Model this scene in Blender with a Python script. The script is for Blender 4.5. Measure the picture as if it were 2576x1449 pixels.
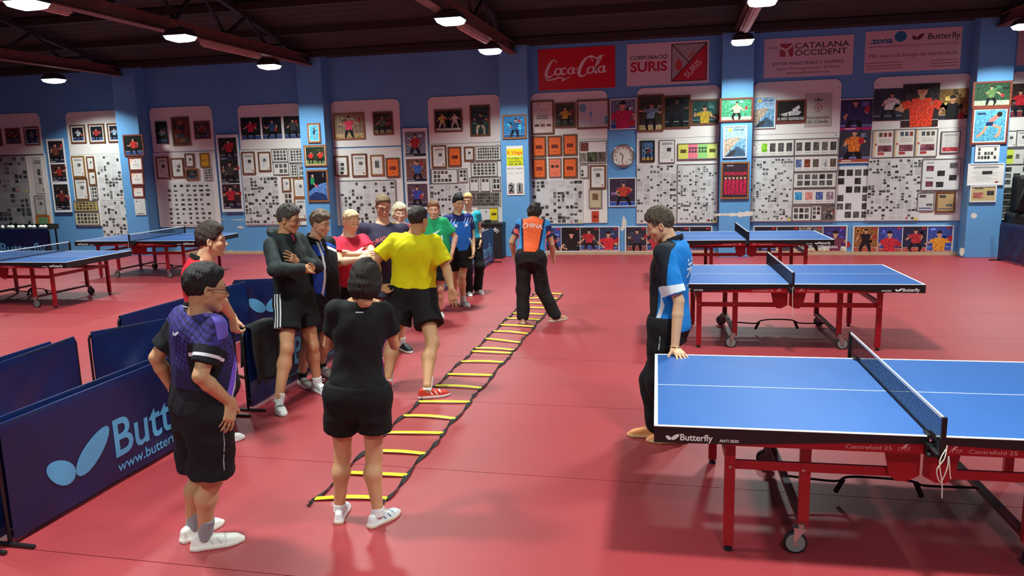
import bpy, bmesh, math, random
import numpy as np
from mathutils import Vector, Matrix
from mathutils.bvhtree import BVHTree

for o in list(bpy.data.objects):
    bpy.data.objects.remove(o, do_unlink=True)
SC = bpy.context.scene
COL = SC.collection
R = math.radians
rnd = random.Random(7)

# ------------------------------------------------------------------ camera
IW, IH = 2576, 1449
FPX, CH, YAW, PITCH, ROLL = 1916.094, 2.1914, -0.2205, 0.1683, 0.0259
_f = np.array([math.sin(YAW) * math.cos(PITCH), math.cos(YAW) * math.cos(PITCH), -math.sin(PITCH)])
_r = np.array([math.cos(YAW), -math.sin(YAW), 0.0])
_d = np.cross(_f, _r)
_c, _s = math.cos(ROLL), math.sin(ROLL)
CAMR = np.array([_c * _r + _s * _d, -_s * _r + _c * _d, _f])      # right, down, forward
CAMP = np.array([0, 0, CH])
cam_data = bpy.data.cameras.new('camera')
cam = bpy.data.objects.new('camera', cam_data)
COL.objects.link(cam)
cam_data.sensor_width = 36.0
cam_data.lens = 36.0 * FPX / IW
cam_data.clip_end = 200
r_, d_, f_ = CAMR
cam.matrix_world = Matrix(((r_[0], -d_[0], -f_[0], 0), (r_[1], -d_[1], -f_[1], 0), (r_[2], -d_[2], -f_[2], CH), (0, 0, 0, 1)))
SC.camera = cam

# ------------------------------------------------------------------ world, exposure, lamps' light
SC.view_settings.view_transform = 'Standard'
SC.view_settings.look = 'None'
SC.view_settings.gamma = 1
SC.view_settings.use_curve_mapping = False
SC.view_settings.exposure = -.6
wd = bpy.data.worlds.new('world')
SC.world = wd
wd.use_nodes = True
wd.node_tree.nodes['Background'].inputs[0].default_value = (.75, .85, 1, 1)
wd.node_tree.nodes['Background'].inputs[1].default_value = 0.006
LAMP_W = 175.0
LAMP_Z = 4.28
YWALL = 17.16
LAMPS = [(-14.3, 15.6), (-8.6, 15.3), (-7.95, 11.4), (-8.05, 8.5), (-3.65, 14.9), (-3.42, 11.5), (1.1, 15.6), (1.08, 11.6),
         (5.9, 15.6), (5.9, 11.6), (-13.6, 11.5), (-13.6, 7.5), (-3.4, 7.6), (1.08, 7.6), (5.9, 7.6),
         (-8.1, 4.6), (-3.4, 3.8), (1.08, 3.8), (5.9, 3.8), (-3.4, 0.0), (1.08, 0.0), (5.9, 0.0), (-8.1, 0.4)]

# ------------------------------------------------------------------ pixel helpers: a pixel gives a direction, the plane it touches the distance
def ray(px, py):
    return np.array([(px - IW / 2) / FPX, (py - IH / 2) / FPX, 1.0]) @ CAMR
def fl(px, py, z=0.0):
    d = ray(px, py)
    return CAMP + (z - CH) / d[2] * d
def wl(px, py, Y=YWALL):
    d = ray(px, py)
    return CAMP + Y / d[1] * d

# ------------------------------------------------------------------ colours and materials
def lin(c):
    c = c / 255.0
    return c / 12.92 if c <= .04045 else ((c + .055) / 1.055) ** 2.4
def C(r, g, b):
    return (lin(r), lin(g), lin(b))
MATS = {}
def mat(name, rgb, rough=.5, metal=0.0, var=0.0, vscale=8.0, bump=0.0, bscale=60.0, spec=.5, coat=0.0, stretch=None, sheen=0.0):
    if name in MATS:
        return MATS[name]
    m = bpy.data.materials.new(name)
    m.use_nodes = True
    nt = m.node_tree
    b = nt.nodes['Principled BSDF']
    b.inputs['Base Color'].default_value = (*rgb, 1)
    b.inputs['Roughness'].default_value = rough
    b.inputs['Metallic'].default_value = metal
    b.inputs['Specular IOR Level'].default_value = spec
    b.inputs['Coat Weight'].default_value = coat
    if sheen:
        b.inputs['Sheen Weight'].default_value = sheen
    tc = None
    if var or bump:
        tc = nt.nodes.new('ShaderNodeTexCoord')
        mp = nt.nodes.new('ShaderNodeMapping')
        nt.links.new(tc.outputs['Object'], mp.inputs[0])
        if stretch:
            mp.inputs['Scale'].default_value = stretch
    if var:
        n = nt.nodes.new('ShaderNodeTexNoise')
        n.inputs['Scale'].default_value = vscale
        n.inputs['Detail'].default_value = 6
        nt.links.new(mp.outputs[0], n.inputs['Vector'])
        mr = nt.nodes.new('ShaderNodeMapRange')
        mr.inputs['From Min'].default_value = .3
        mr.inputs['From Max'].default_value = .7
        mr.inputs['To Min'].default_value = 1 - var
        mr.inputs['To Max'].default_value = 1 + var
        nt.links.new(n.outputs['Fac'], mr.inputs[0])
        mx = nt.nodes.new('ShaderNodeVectorMath')
        mx.operation = 'SCALE'
        mx.inputs[0].default_value = rgb
        nt.links.new(mr.outputs[0], mx.inputs['Scale'])
        nt.links.new(mx.outputs[0], b.inputs['Base Color'])
    if bump:
        n = nt.nodes.new('ShaderNodeTexNoise')
        n.inputs['Scale'].default_value = bscale
        n.inputs['Detail'].default_value = 4
        nt.links.new(mp.outputs[0], n.inputs['Vector'])
        bp = nt.nodes.new('ShaderNodeBump')
        bp.inputs['Strength'].default_value = bump
        bp.inputs['Distance'].default_value = .02
        nt.links.new(n.outputs['Fac'], bp.inputs['Height'])
        nt.links.new(bp.outputs[0], b.inputs['Normal'])
    MATS[name] = m
    return m
def emis(name, rgb, strength):
    m = bpy.data.materials.new(name)
    m.use_nodes = True
    b = m.node_tree.nodes['Principled BSDF']
    b.inputs['Base Color'].default_value = (*rgb, 1)
    b.inputs['Emission Color'].default_value = (*rgb, 1)
    b.inputs['Emission Strength'].default_value = strength
    MATS[name] = m
    return m
def attr_mat(name, rough=.45, noise=0.0, nscale=30.0):
    m = bpy.data.materials.new(name)
    m.use_nodes = True
    nt = m.node_tree
    b = nt.nodes['Principled BSDF']
    b.inputs['Roughness'].default_value = rough
    a = nt.nodes.new('ShaderNodeAttribute')
    a.attribute_name = 'Col'
    out = a.outputs['Color']
    if noise:
        tc = nt.nodes.new('ShaderNodeTexCoord')
        n = nt.nodes.new('ShaderNodeTexNoise')
        n.inputs['Scale'].default_value = nscale
        n.inputs['Detail'].default_value = 3
        nt.links.new(tc.outputs['Object'], n.inputs['Vector'])
        mr = nt.nodes.new('ShaderNodeMapRange')
        mr.inputs['From Min'].default_value = .35
        mr.inputs['From Max'].default_value = .65
        mr.inputs['To Min'].default_value = 1 - noise
        mr.inputs['To Max'].default_value = 1 + noise
        nt.links.new(n.outputs['Fac'], mr.inputs[0])
        v = nt.nodes.new('ShaderNodeVectorMath')
        v.operation = 'SCALE'
        nt.links.new(out, v.inputs[0])
        nt.links.new(mr.outputs[0], v.inputs['Scale'])
        out = v.outputs[0]
    nt.links.new(out, b.inputs['Base Color'])
    MATS[name] = m
    return m

WHITE = mat('white_paint', C(235, 235, 232), .5)
BLACKM = mat('black_metal', C(22, 22, 24), .4)
REDM = mat('red_painted_metal', C(150, 12, 24), .35)
CHROME = mat('zinc_metal', C(170, 168, 165), .3, .9)
PRINT = attr_mat('printed_sheet', .4)
PHOTO = attr_mat('printed_photo', .35, .45, 26)
WHITETXT = mat('white_lettering', C(225, 225, 222), .5)

# ------------------------------------------------------------------ mesh building
class MB:
    def __init__(s):
        s.v, s.f, s.c = [], [], []
    def add(s, vs, fs, col=None):
        n = len(s.v)
        s.v += [tuple(map(float, p)) for p in vs]
        s.f += [tuple(n + i for i in f) for f in fs]
        s.c += [col] * len(fs)
        return s
    def box(s, x0, x1, y0, y1, z0, z1, col=None):
        return s.add([(x, y, z) for z in (z0, z1) for y in (y0, y1) for x in (x0, x1)],
                     [(0, 2, 3, 1), (4, 5, 7, 6), (0, 1, 5, 4), (2, 6, 7, 3), (0, 4, 6, 2), (1, 3, 7, 5)], col)
    def bar(s, a, b, w, h, up=(0, 0, 1), col=None):
        a, b = Vector(a), Vector(b)
        d = (b - a).normalized()
        u = Vector(up)
        if abs(d.dot(u)) > .98:
            u = Vector((0, 1, 0))
        sd = d.cross(u).normalized() * w / 2
        u = sd.cross(d).normalized() * h / 2
        vs = [p + i * sd + j * u for p in (a, b) for j in (-1, 1) for i in (-1, 1)]
        return s.add(vs, [(0, 1, 3, 2), (4, 6, 7, 5), (0, 4, 5, 1), (2, 3, 7, 6), (0, 2, 6, 4), (1, 5, 7, 3)], col)
    def tube(s, pts, r, n=10, cap=True, col=None):
        pts = [Vector(p) for p in pts]
        rr = r if isinstance(r, (list, tuple)) else [r] * len(pts)
        rings = []
        u = None
        for i, p in enumerate(pts):
            d = (pts[min(i + 1, len(pts) - 1)] - pts[max(i - 1, 0)]).normalized()
            if u is None:
                u = d.orthogonal().normalized()
            u = (u - d * u.dot(d)).normalized()
            w = d.cross(u)
            rings.append([p + (u * math.cos(2 * math.pi * k / n) + w * math.sin(2 * math.pi * k / n)) * rr[i] for k in range(n)])
        vs = [q for ring in rings for q in ring]
        fs = [(i * n + k, i * n + (k + 1) % n, (i + 1) * n + (k + 1) % n, (i + 1) * n + k) for i in range(len(pts) - 1) for k in range(n)]
        if cap:
            fs += [tuple(range(n - 1, -1, -1)), tuple(len(vs) - n + k for k in range(n))]
        return s.add(vs, fs, col)
    def cyl(s, a, b, r, n=16, r2=None, col=None):
        return s.tube([a, b], [r, r if r2 is None else r2], n, True, col)
    def prism(s, pts, y0, y1, col=None):                    # polygon in x,z extruded along y
        n = len(pts)
        vs = [(x, y0, z) for x, z in pts] + [(x, y1, z) for x, z in pts]
        fs = [tuple(range(n)), tuple(range(2 * n - 1, n - 1, -1))] + [(i, i + n, (i + 1) % n + n, (i + 1) % n) for i in range(n)]
        return s.add(vs, fs, col)
    def flat(s, pts, y, col=None):
        return s.add([(x, y, z) for x, z in pts], [tuple(range(len(pts)))], col)
    def sphere(s, c, r, n=12, m=8, sc=(1, 1, 1), col=None):
        vs, fs = [], []
        for j in range(m + 1):
            t = math.pi * j / m
            for i in range(n):
                a = 2 * math.pi * i / n
                vs.append((c[0] + r * sc[0] * math.sin(t) * math.cos(a), c[1] + r * sc[1] * math.sin(t) * math.sin(a), c[2] + r * sc[2] * math.cos(t)))
        for j in range(m):
            for i in range(n):
                fs.append((j * n + i, (j + 1) * n + i, (j + 1) * n + (i + 1) % n, j * n + (i + 1) % n))
        return s.add(vs, fs, col)
    def mesh(s, name):
        me = bpy.data.meshes.new(name)
        me.from_pydata(s.v, [], s.f)
        if any(c is not None for c in s.c):
            at = me.color_attributes.new('Col', 'FLOAT_COLOR', 'CORNER')
            buf = []
            for f, c in zip(s.f, s.c):
                buf += [*(c or (1, 1, 1)), 1.0] * len(f)
            at.data.foreach_set('color', buf)
        me.update()
        return me
    def build(s, name, m=None, parent=None, smooth=False, bevel=0.0, fix=False):
        me = s.mesh(name)
        if fix:
            bm = bmesh.new()
            bm.from_mesh(me)
            bmesh.ops.recalc_face_normals(bm, faces=bm.faces)
            bm.to_mesh(me)
            bm.free()
        if smooth:
            me.polygons.foreach_set('use_smooth', [True] * len(me.polygons))
        o = bpy.data.objects.new(name, me)
        COL.objects.link(o)
        if m:
            me.materials.append(m)
        if parent:
            o.parent = parent
        if bevel:
            bv = o.modifiers.new('bevel', 'BEVEL')
            bv.width = bevel
            bv.segments = 2
            bv.limit_method = 'ANGLE'
        return o
LABELS = {}
def tag(o, label=None, cat=None, group=None, kind=None):
    if label:
        o['label'] = label
        if label in LABELS and not group:
            print('DUPLICATE LABEL', label)
        LABELS[label] = 1
    if cat:
        o['category'] = cat
    if group:
        o['group'] = group
    if kind:
        o['kind'] = kind
    return o
def empty(name, loc, rz=0.0, label=None, cat=None, group=None, kind=None):
    o = bpy.data.objects.new(name, None)
    COL.objects.link(o)
    o.location = loc
    o.rotation_euler = (0, 0, rz)
    o.empty_display_size = .1
    return tag(o, label, cat, group, kind)
def copy_tree(o, parent=None):
    c = o.copy()
    COL.objects.link(c)
    c.parent = parent
    for ch in o.children:
        copy_tree(ch, c)
    return c
def struct(o):
    o['kind'] = 'structure'
    return o

# ------------------------------------------------------------------ lettering (built-in font) and marks as flat polygons
_tc = {}
def text2d(body, size=1.0, bold=0.0, shear=0.0, width=None, align='CENTER', spacing=1.0):
    key = (body, bold, shear, spacing)
    if key not in _tc:
        cu = bpy.data.curves.new('lettering', 'FONT')
        cu.body = body
        cu.size = 1.0
        cu.offset = bold
        cu.shear = shear
        cu.space_character = spacing
        cu.resolution_u = 4
        o = bpy.data.objects.new('lettering', cu)
        COL.objects.link(o)
        dg = bpy.context.evaluated_depsgraph_get()
        me = o.evaluated_get(dg).to_mesh()
        v = [(p.co.x, p.co.y) for p in me.vertices]
        f = [tuple(p.vertices) for p in me.polygons]
        o.evaluated_get(dg).to_mesh_clear()
        bpy.data.objects.remove(o)
        _tc[key] = (np.array(v), f)
    v, f = _tc[key]
    v = v * size
    x0, x1 = v[:, 0].min(), v[:, 0].max()
    if width:
        v = v.copy()
        v[:, 0] = (v[:, 0] - x0) * width / (x1 - x0)
        x0, x1 = 0, width
    v = v.copy()
    v[:, 0] -= {'CENTER': (x0 + x1) / 2, 'LEFT': x0, 'RIGHT': x1}[align]
    return v, f
def ell(cx, cz, a, b, rot=0, n=20, p=1.0):
    out = []
    for i in range(n):
        t = 2 * math.pi * i / n
        x, y = a * math.cos(t), b * math.sin(t) * (1 - .25 * p * math.cos(t))
        out.append((cx + x * math.cos(rot) - y * math.sin(rot), cz + x * math.sin(rot) + y * math.cos(rot)))
    return out
def stroke(pts, w, closed=False):
    """thick polyline -> list of quads (2-D); w may be a list"""
    ws = w if isinstance(w, (list, tuple)) else [w] * len(pts)
    L, Rr = [], []
    for i, p in enumerate(pts):
        a = pts[max(i - 1, 0)]
        b = pts[min(i + 1, len(pts) - 1)]
        dx, dy = b[0] - a[0], b[1] - a[1]
        n = math.hypot(dx, dy) or 1
        L.append((p[0] - dy / n * ws[i] / 2, p[1] + dx / n * ws[i] / 2))
        Rr.append((p[0] + dy / n * ws[i] / 2, p[1] - dx / n * ws[i] / 2))
    return [[Rr[i], Rr[i + 1], L[i + 1], L[i]] for i in range(len(pts) - 1)]
def spl(pts, n=6):
    """Catmull-Rom through 2-D/3-D points"""
    P = [np.array(p, float) for p in pts]
    out = []
    for i in range(len(P) - 1):
        p0, p1, p2, p3 = P[max(i - 1, 0)], P[i], P[i + 1], P[min(i + 2, len(P) - 1)]
        for k in range(n):
            t = k / n
            out.append(tuple(.5 * (2 * p1 + (p2 - p0) * t + (2 * p0 - 5 * p1 + 4 * p2 - p3) * t * t + (3 * p1 - p0 - 3 * p2 + p3) * t ** 3)))
    out.append(tuple(P[-1]))
    return out
def put_text(mb, body, x, z, y, size, col=None, flip=1, rot=0.0, **kw):
    """lettering in the x,z plane at depth y; flip=-1 for the far face"""
    v, f = text2d(body, size, **kw)
    c, s = math.cos(rot), math.sin(rot)
    mb.add([(x + flip * (a * c - b * s), y, z + a * s + b * c) for a, b in v], f, col)
WINGS = [ell(.42, .36, .44, .26, R(-36), p=-.5), ell(1.38, .5, .66, .28, R(36), p=.6)]
def put_wings(mb, x, z, y, h, col=None, flip=1):
    for w in WINGS:
        mb.flat([(x + flip * a * h, z + b * h) for a, b in w], y, col)
def put_logo(mb, x, z, y, h, col=None, flip=1, bold=.02):
    """wings + the word, x = left end, h = cap height"""
    put_wings(mb, x, z - .05 * h, y, h * 1.05, col, flip)
    v, f = text2d('Butterfly', h * 1.4, bold=bold, align='LEFT', width=h * 4.7)
    mb.add([(x + flip * (a + 2.15 * h), y, z + b) for a, b in v], f, col)
# ================================================================== THE ROOM
XL, XR, YB, ZC = -19.5, 9.5, -5.0, 4.62
WALLBLUE = mat('blue_wall_paint', C(98, 160, 214), .55, var=.06, vscale=1.2, bump=.12, bscale=14)
CEILM = mat('dark_roof_sheet', C(46, 41, 38), .8, var=.35, vscale=2.0, stretch=(.3, 3, 1))
BEAMM = mat('red_oxide_beam', C(112, 66, 60), .6, var=.2, vscale=5)
DARKST = mat('dark_steel', C(40, 38, 38), .6)
FLOORM = mat('red_vinyl_floor', C(154, 45, 52), .46, var=.05, vscale=.9, bump=.02, bscale=220, spec=.85)
SEAM = mat('floor_seam_dark', C(70, 18, 24), .8)
PLASTER = mat('bare_plaster', C(222, 218, 205), .8, var=.1)

fo = MB().box(XL, XR, YB, YWALL, -.12, -.006).build('floor', SEAM)
struct(fo)
edges = [YB, -2.6, -1.07, .41, 1.93, 3.44, 4.94, 6.47, 8.04, 9.57, 11.1, 12.63, 14.16, 15.69, YWALL]
for i in range(len(edges) - 1):
    MB().box(XL, XR, edges[i] + .003, edges[i + 1] - .003, -.006, 0).build('floor_sheet', FLOORM, fo)
struct(MB().box(XL, XR, YWALL, YWALL + .2, -.12, ZC + .25).build('wall_back', WALLBLUE))
struct(MB().box(XL - .2, XL, YB, YWALL, -.12, 7).build('wall_left', WALLBLUE))
struct(MB().box(XR, XR + .2, YB, YWALL, -.12, 7).build('wall_right', WALLBLUE))
struct(MB().box(XL, XR, YB - .2, YB, -.12, 7).build('wall_front', WALLBLUE))
# roof: corrugated sheet rising from the back wall to a ridge, then down
RIDGE_Y, RIDGE_Z = 6.0, 6.9
def roofz(y):
    return ZC + (RIDGE_Z - ZC) * ((YWALL - y) / (YWALL - RIDGE_Y) if y > RIDGE_Y else max(0, 1 - (RIDGE_Y - y) / 11.0 * .9))
m = MB()
ys = np.arange(YB, YWALL + .01, .06)
vs, fs = [], []
for i, y in enumerate(ys):
    z = roofz(y) + .02 * (1 if (i // 2) % 2 else 0)
    vs += [(XL, y, z), (XR, y, z)]
    if i:
        fs.append((2 * i - 2, 2 * i - 1, 2 * i + 1, 2 * i))
m.add(vs, fs)
m.box(XL, XR, YB, YWALL, 7.1, 7.2)
ceil = struct(m.build('ceiling', CEILM))
for y in np.arange(16.6, -4, -1.35):                                     # purlins under the sheet
    MB().box(XL, XR, y - .04, y + .04, roofz(y) - .15, roofz(y) - .01).build('purlin', mat('dark_purlin', C(50, 42, 38), .7), ceil)
struct(MB().box(XL, XR, YWALL - .025, YWALL, 0, .07).build('baseboard_back', mat('tan_skirting', C(196, 170, 138), .6, var=.08)))

# pillars with the roof trusses that land on them
PW, PD = .63, .40
PR = [-13.08, -8.13, -3.30, 1.42, 6.18]
YP = YWALL - PD
for i, xr in enumerate(PR):
    struct(MB().box(xr - PW, xr, YP, YWALL, 0, ZC + .1).build('trim_%d' % (i + 1), WALLBLUE, bevel=.008))
BEAMX = [-13.45, -8.42, -3.6, 1.1, 5.9]
BZ = 4.42
plabel = ['leftmost reddish roof beam landing on the left blue pillar', 'reddish roof beam running over the left tables to second pillar',
          'reddish roof beam landing on the scoreboard pillar', 'reddish roof beam above the man at the table', 'reddish roof beam at the far right above last pillar']
for i, x in enumerate(BEAMX):
    t = empty('roof_truss', (x, YP, BZ), 0, plabel[i], 'roof beam', 'roof trusses on the pillars')
    L = YP - YB - .1
    b = MB().box(-.09, .09, -L, 0, 0, .018).box(-.007, .007, -L, 0, .018, .2).box(-.09, .09, -L, 0, .2, .218)
    b.build('bottom_chord', BEAMM, t)
    b = MB()
    k = 0
    y = -.3
    while -y < L - 1.6:
        z0 = roofz(YP + y) - BZ - .16
        z1 = roofz(YP + y - 1.5) - BZ - .16
        b.bar((0, y, .21), (0, y - .75, max((z0 + z1) / 2, .26)), .05, .05)
        b.bar((0, y - .75, max((z0 + z1) / 2, .26)), (0, y - 1.5, .21), .05, .05)
        y -= 1.5
    b.build('web_member', DARKST, t)
    b = MB()
    b.bar((0, -.02, roofz(YP) - BZ - .12), (0, RIDGE_Y - YP, RIDGE_Z - BZ - .1), .09, .12)
    b.bar((0, RIDGE_Y - YP, RIDGE_Z - BZ - .1), (0, -L, roofz(YB + .1) - BZ - .1), .09, .12)
    b.build('top_chord', DARKST, t)
# pale strips added under the beams, their colour imitates lit stretches of beam
BEAMLIGHT = mat('painted_beam_light', C(190, 150, 140), .5, var=.15)
for (x, ya, yb, lab) in [(-8.42, 7.6, 9.6, 'added pale pinkish strip imitating a lit beam, nearest the camera'),
                         (-8.42, 12.7, 14.6, 'added pale pinkish strip imitating the lit second beam between two lamps'),
                         (-3.6, 12.6, 14.4, 'added pale strip imitating the lit beam above the scoreboard pillar'),
                         (1.1, 12.4, 14.9, 'added pale strip imitating the lit beam above the man at the table')]:
    o = MB().box(-.06, .06, 0, yb - ya, -.07, 0).box(-.03, .03, .02, yb - ya - .02, -.1, -.07).build('beam_light_strip', BEAMLIGHT)
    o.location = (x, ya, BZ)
    tag(o, lab, 'batten', 'added strips imitating lit roof beams')

# lamps: housing, refractor that glows, the light itself
LHOUS = mat('lamp_housing', C(60, 60, 62), .5)
LGLOW = emis('lamp_glass_lit', C(235, 246, 255), 6.0)
lamp_labels = {0: 'lit floodlight over leftmost tables, lowest one at far left', 1: 'lit floodlight hanging just left of the second pillar', 2: 'lit floodlight under the second beam, middle of its row',
               3: 'lit floodlight at the top left corner of view', 4: 'lit floodlight closest to the scoreboard pillar', 5: 'lit floodlight above the group, nearer of the pair on that beam',
               6: 'lit floodlight hanging between the two right banners', 7: 'lit floodlight cut by the top edge right of centre', 8: 'lit floodlight beyond the right edge near back wall'}
for i, (x, y) in enumerate(LAMPS):
    t = empty('ceiling_floodlight', (x, y, LAMP_Z), 0, lamp_labels.get(i, 'lit floodlight above, outside the view'), 'lamp', 'ceiling floodlights')
    m = MB()
    ring = lambda r, z: [(r * sx, r * .8 * sy, z) for sx, sy in ((-1, -1), (1, -1), (1, 1), (-1, 1))]
    vs = ring(.21, 0) + ring(.16, .1) + ring(.09, .13)
    m.add(vs, [(0, 1, 5, 4), (1, 2, 6, 5), (2, 3, 7, 6), (3, 0, 4, 7), (4, 5, 9, 8), (5, 6, 10, 9), (6, 7, 11, 10), (7, 4, 8, 11), (8, 9, 10, 11)])
    m.build('housing', LHOUS, t)
    m = MB()
    vs = ring(.2, -.002) + ring(.17, -.06) + ring(.1, -.085)
    m.add(vs, [(1, 0, 4, 5), (2, 1, 5, 6), (3, 2, 6, 7), (0, 3, 7, 4), (5, 4, 8, 9), (6, 5, 9, 10), (7, 6, 10, 11), (4, 7, 11, 8), (11, 10, 9, 8)])
    m.build('refractor', LGLOW, t)
    MB().cyl((0, 0, .12), (0, 0, max(.2, BZ - LAMP_Z + .03)), .012, 8).build('hanger', LHOUS, t)
    ld = bpy.data.lights.new('floodlight_light', 'AREA')
    ld.shape = 'RECTANGLE'
    ld.size, ld.size_y = .38, .3
    ld.energy = LAMP_W
    ld.color = (.9, 1.0, .96)
    ld.spread = R(132)
    lo = bpy.data.objects.new('lamp_light', ld)
    COL.objects.link(lo)
    lo.parent = t
    lo.location = (0, 0, -.095)
# worn patches where paint is gone
m = MB()
for cx, cz, w, h in [(1.02, .905, .22, .06), (1.22, .9, .06, .1), (1.36, .92, .14, .09), (.8, .9, .12, .05)]:
    m.flat([(cx + w * math.cos(t) * (.8 + .4 * rnd.random()), cz + h * math.sin(t) * (.6 + .7 * rnd.random()) * .6) for t in np.linspace(0, 2 * math.pi, 18)[:-1]], YP - .0012 - .0006 * len(m.f))
struct(m.build('wall_wear', PLASTER))
m = MB()
for px, py, a, b in [(1570, 560, .06, .14), (1566, 575, .05, .05), (740, 552, .16, .012), (600, 553, .2, .012), (605, 572, .1, .03), (580, 632, .06, .03), (610, 633, .08, .02), (358, 553, .06, .03), (1273, 550, .12, .01), (560, 552, .1, .01)]:
    q = wl(px, py, YWALL)
    m.flat([(q[0] + a * math.cos(t) * (.7 + .5 * rnd.random()), q[2] + b * math.sin(t) * (.7 + .5 * rnd.random())) for t in np.linspace(0, 2 * math.pi, 12)[:-1]], YWALL - .0012 - .0004 * len(m.f))
for px, py, a, b in [(2450, 543, .06, .06), (2420, 632, .05, .1)]:
    q = wl(px, py, YP)
    m.flat([(q[0] + a * math.cos(t), q[2] + b * math.sin(t) * (.7 + .5 * rnd.random())) for t in np.linspace(0, 2 * math.pi, 9)[:-1]], YP - .0015)
struct(m.build('wall_wear', PLASTER))
# ================================================================== WHAT HANGS ON THE WALL
BOARDM = mat('white_board_panel', C(232, 228, 222), .45, var=.02, vscale=2)
FRM = {'brown': mat('brown_wood_frame', C(112, 72, 44), .45, var=.15, vscale=20), 'wood': mat('light_wood_frame', C(150, 98, 58), .45, var=.15, vscale=20),
       'gold': mat('gilt_frame', C(160, 120, 62), .35, .3), 'silver': mat('silver_frame', C(150, 150, 148), .35, .6), 'white': mat('white_frame', C(225, 228, 230), .4),
       'black': mat('black_frame', C(30, 28, 28), .4), 'orange': mat('orange_frame', C(196, 110, 40), .5), 'redwood': mat('red_wood_frame', C(120, 56, 40), .45, var=.15, vscale=20)}
CROPS = {4: (0, 240, .34507), 5: (370, 240, .27606), 6: (820, 220, .27601), 7: (1320, 200, .31756), 8: (1800, 200, .31746), 9: (2176, 180, .33113),
         1: (860, 0, .33385), 2: (1716, 0, .33385), 0: (0, 0, 1.0)}
def rect(cr, x0, y0, x1, y1, Y):
    ox, oy, s = CROPS[cr]
    a = wl(ox + x0 * s, oy + y0 * s, Y)
    b = wl(ox + x1 * s, oy + y1 * s, Y)
    return a[0], b[0], b[2], a[2]                       # x0, x1, z0, z1

GREY = lambda v: C(v, v, v - 2)
SKIN = C(205, 150, 118)
class Pr:
    """flat print in unit coordinates (0..1, 0..1), three thin ink layers"""
    def __init__(s, w, h):
        s.w, s.h, s.mb, s.ph, s.tx = w, h, MB(), MB(), []
    def poly(s, pts, col, lay=0, photo=False):
        (s.ph if photo else s.mb).flat([((u - .5) * s.w, (v - .5) * s.h) for u, v in pts], -.0006 * (lay + 1), col)
    def rect(s, u0, v0, u1, v1, col, lay=0, photo=False):
        s.poly([(u0, v0), (u1, v0), (u1, v1), (u0, v1)], col, lay, photo)
    def el(s, u, v, a, b, col, lay=0, photo=False, rot=0, n=14):
        k = s.w / s.h
        s.poly([(u + x, v + y) for x, y in ell(0, 0, a, b, rot, n, 0)], col, lay, photo)
    def line(s, pts, w, col, lay=0, photo=False):
        asp = s.h / s.w
        P = [(u, v * asp) for u, v in pts]
        for q in stroke(P, w):
            s.poly([(a, b / asp) for a, b in q], col, lay, photo)
    def text(s, body, u, v, size, col, lay=1, **kw):
        vv, f = text2d(body, size * s.h, **kw)
        s.tx.append(MB().add([((u - .5) * s.w + a, -.0006 * (lay + 1), (v - .5) * s.h + b) for a, b in vv], f, col))
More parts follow.
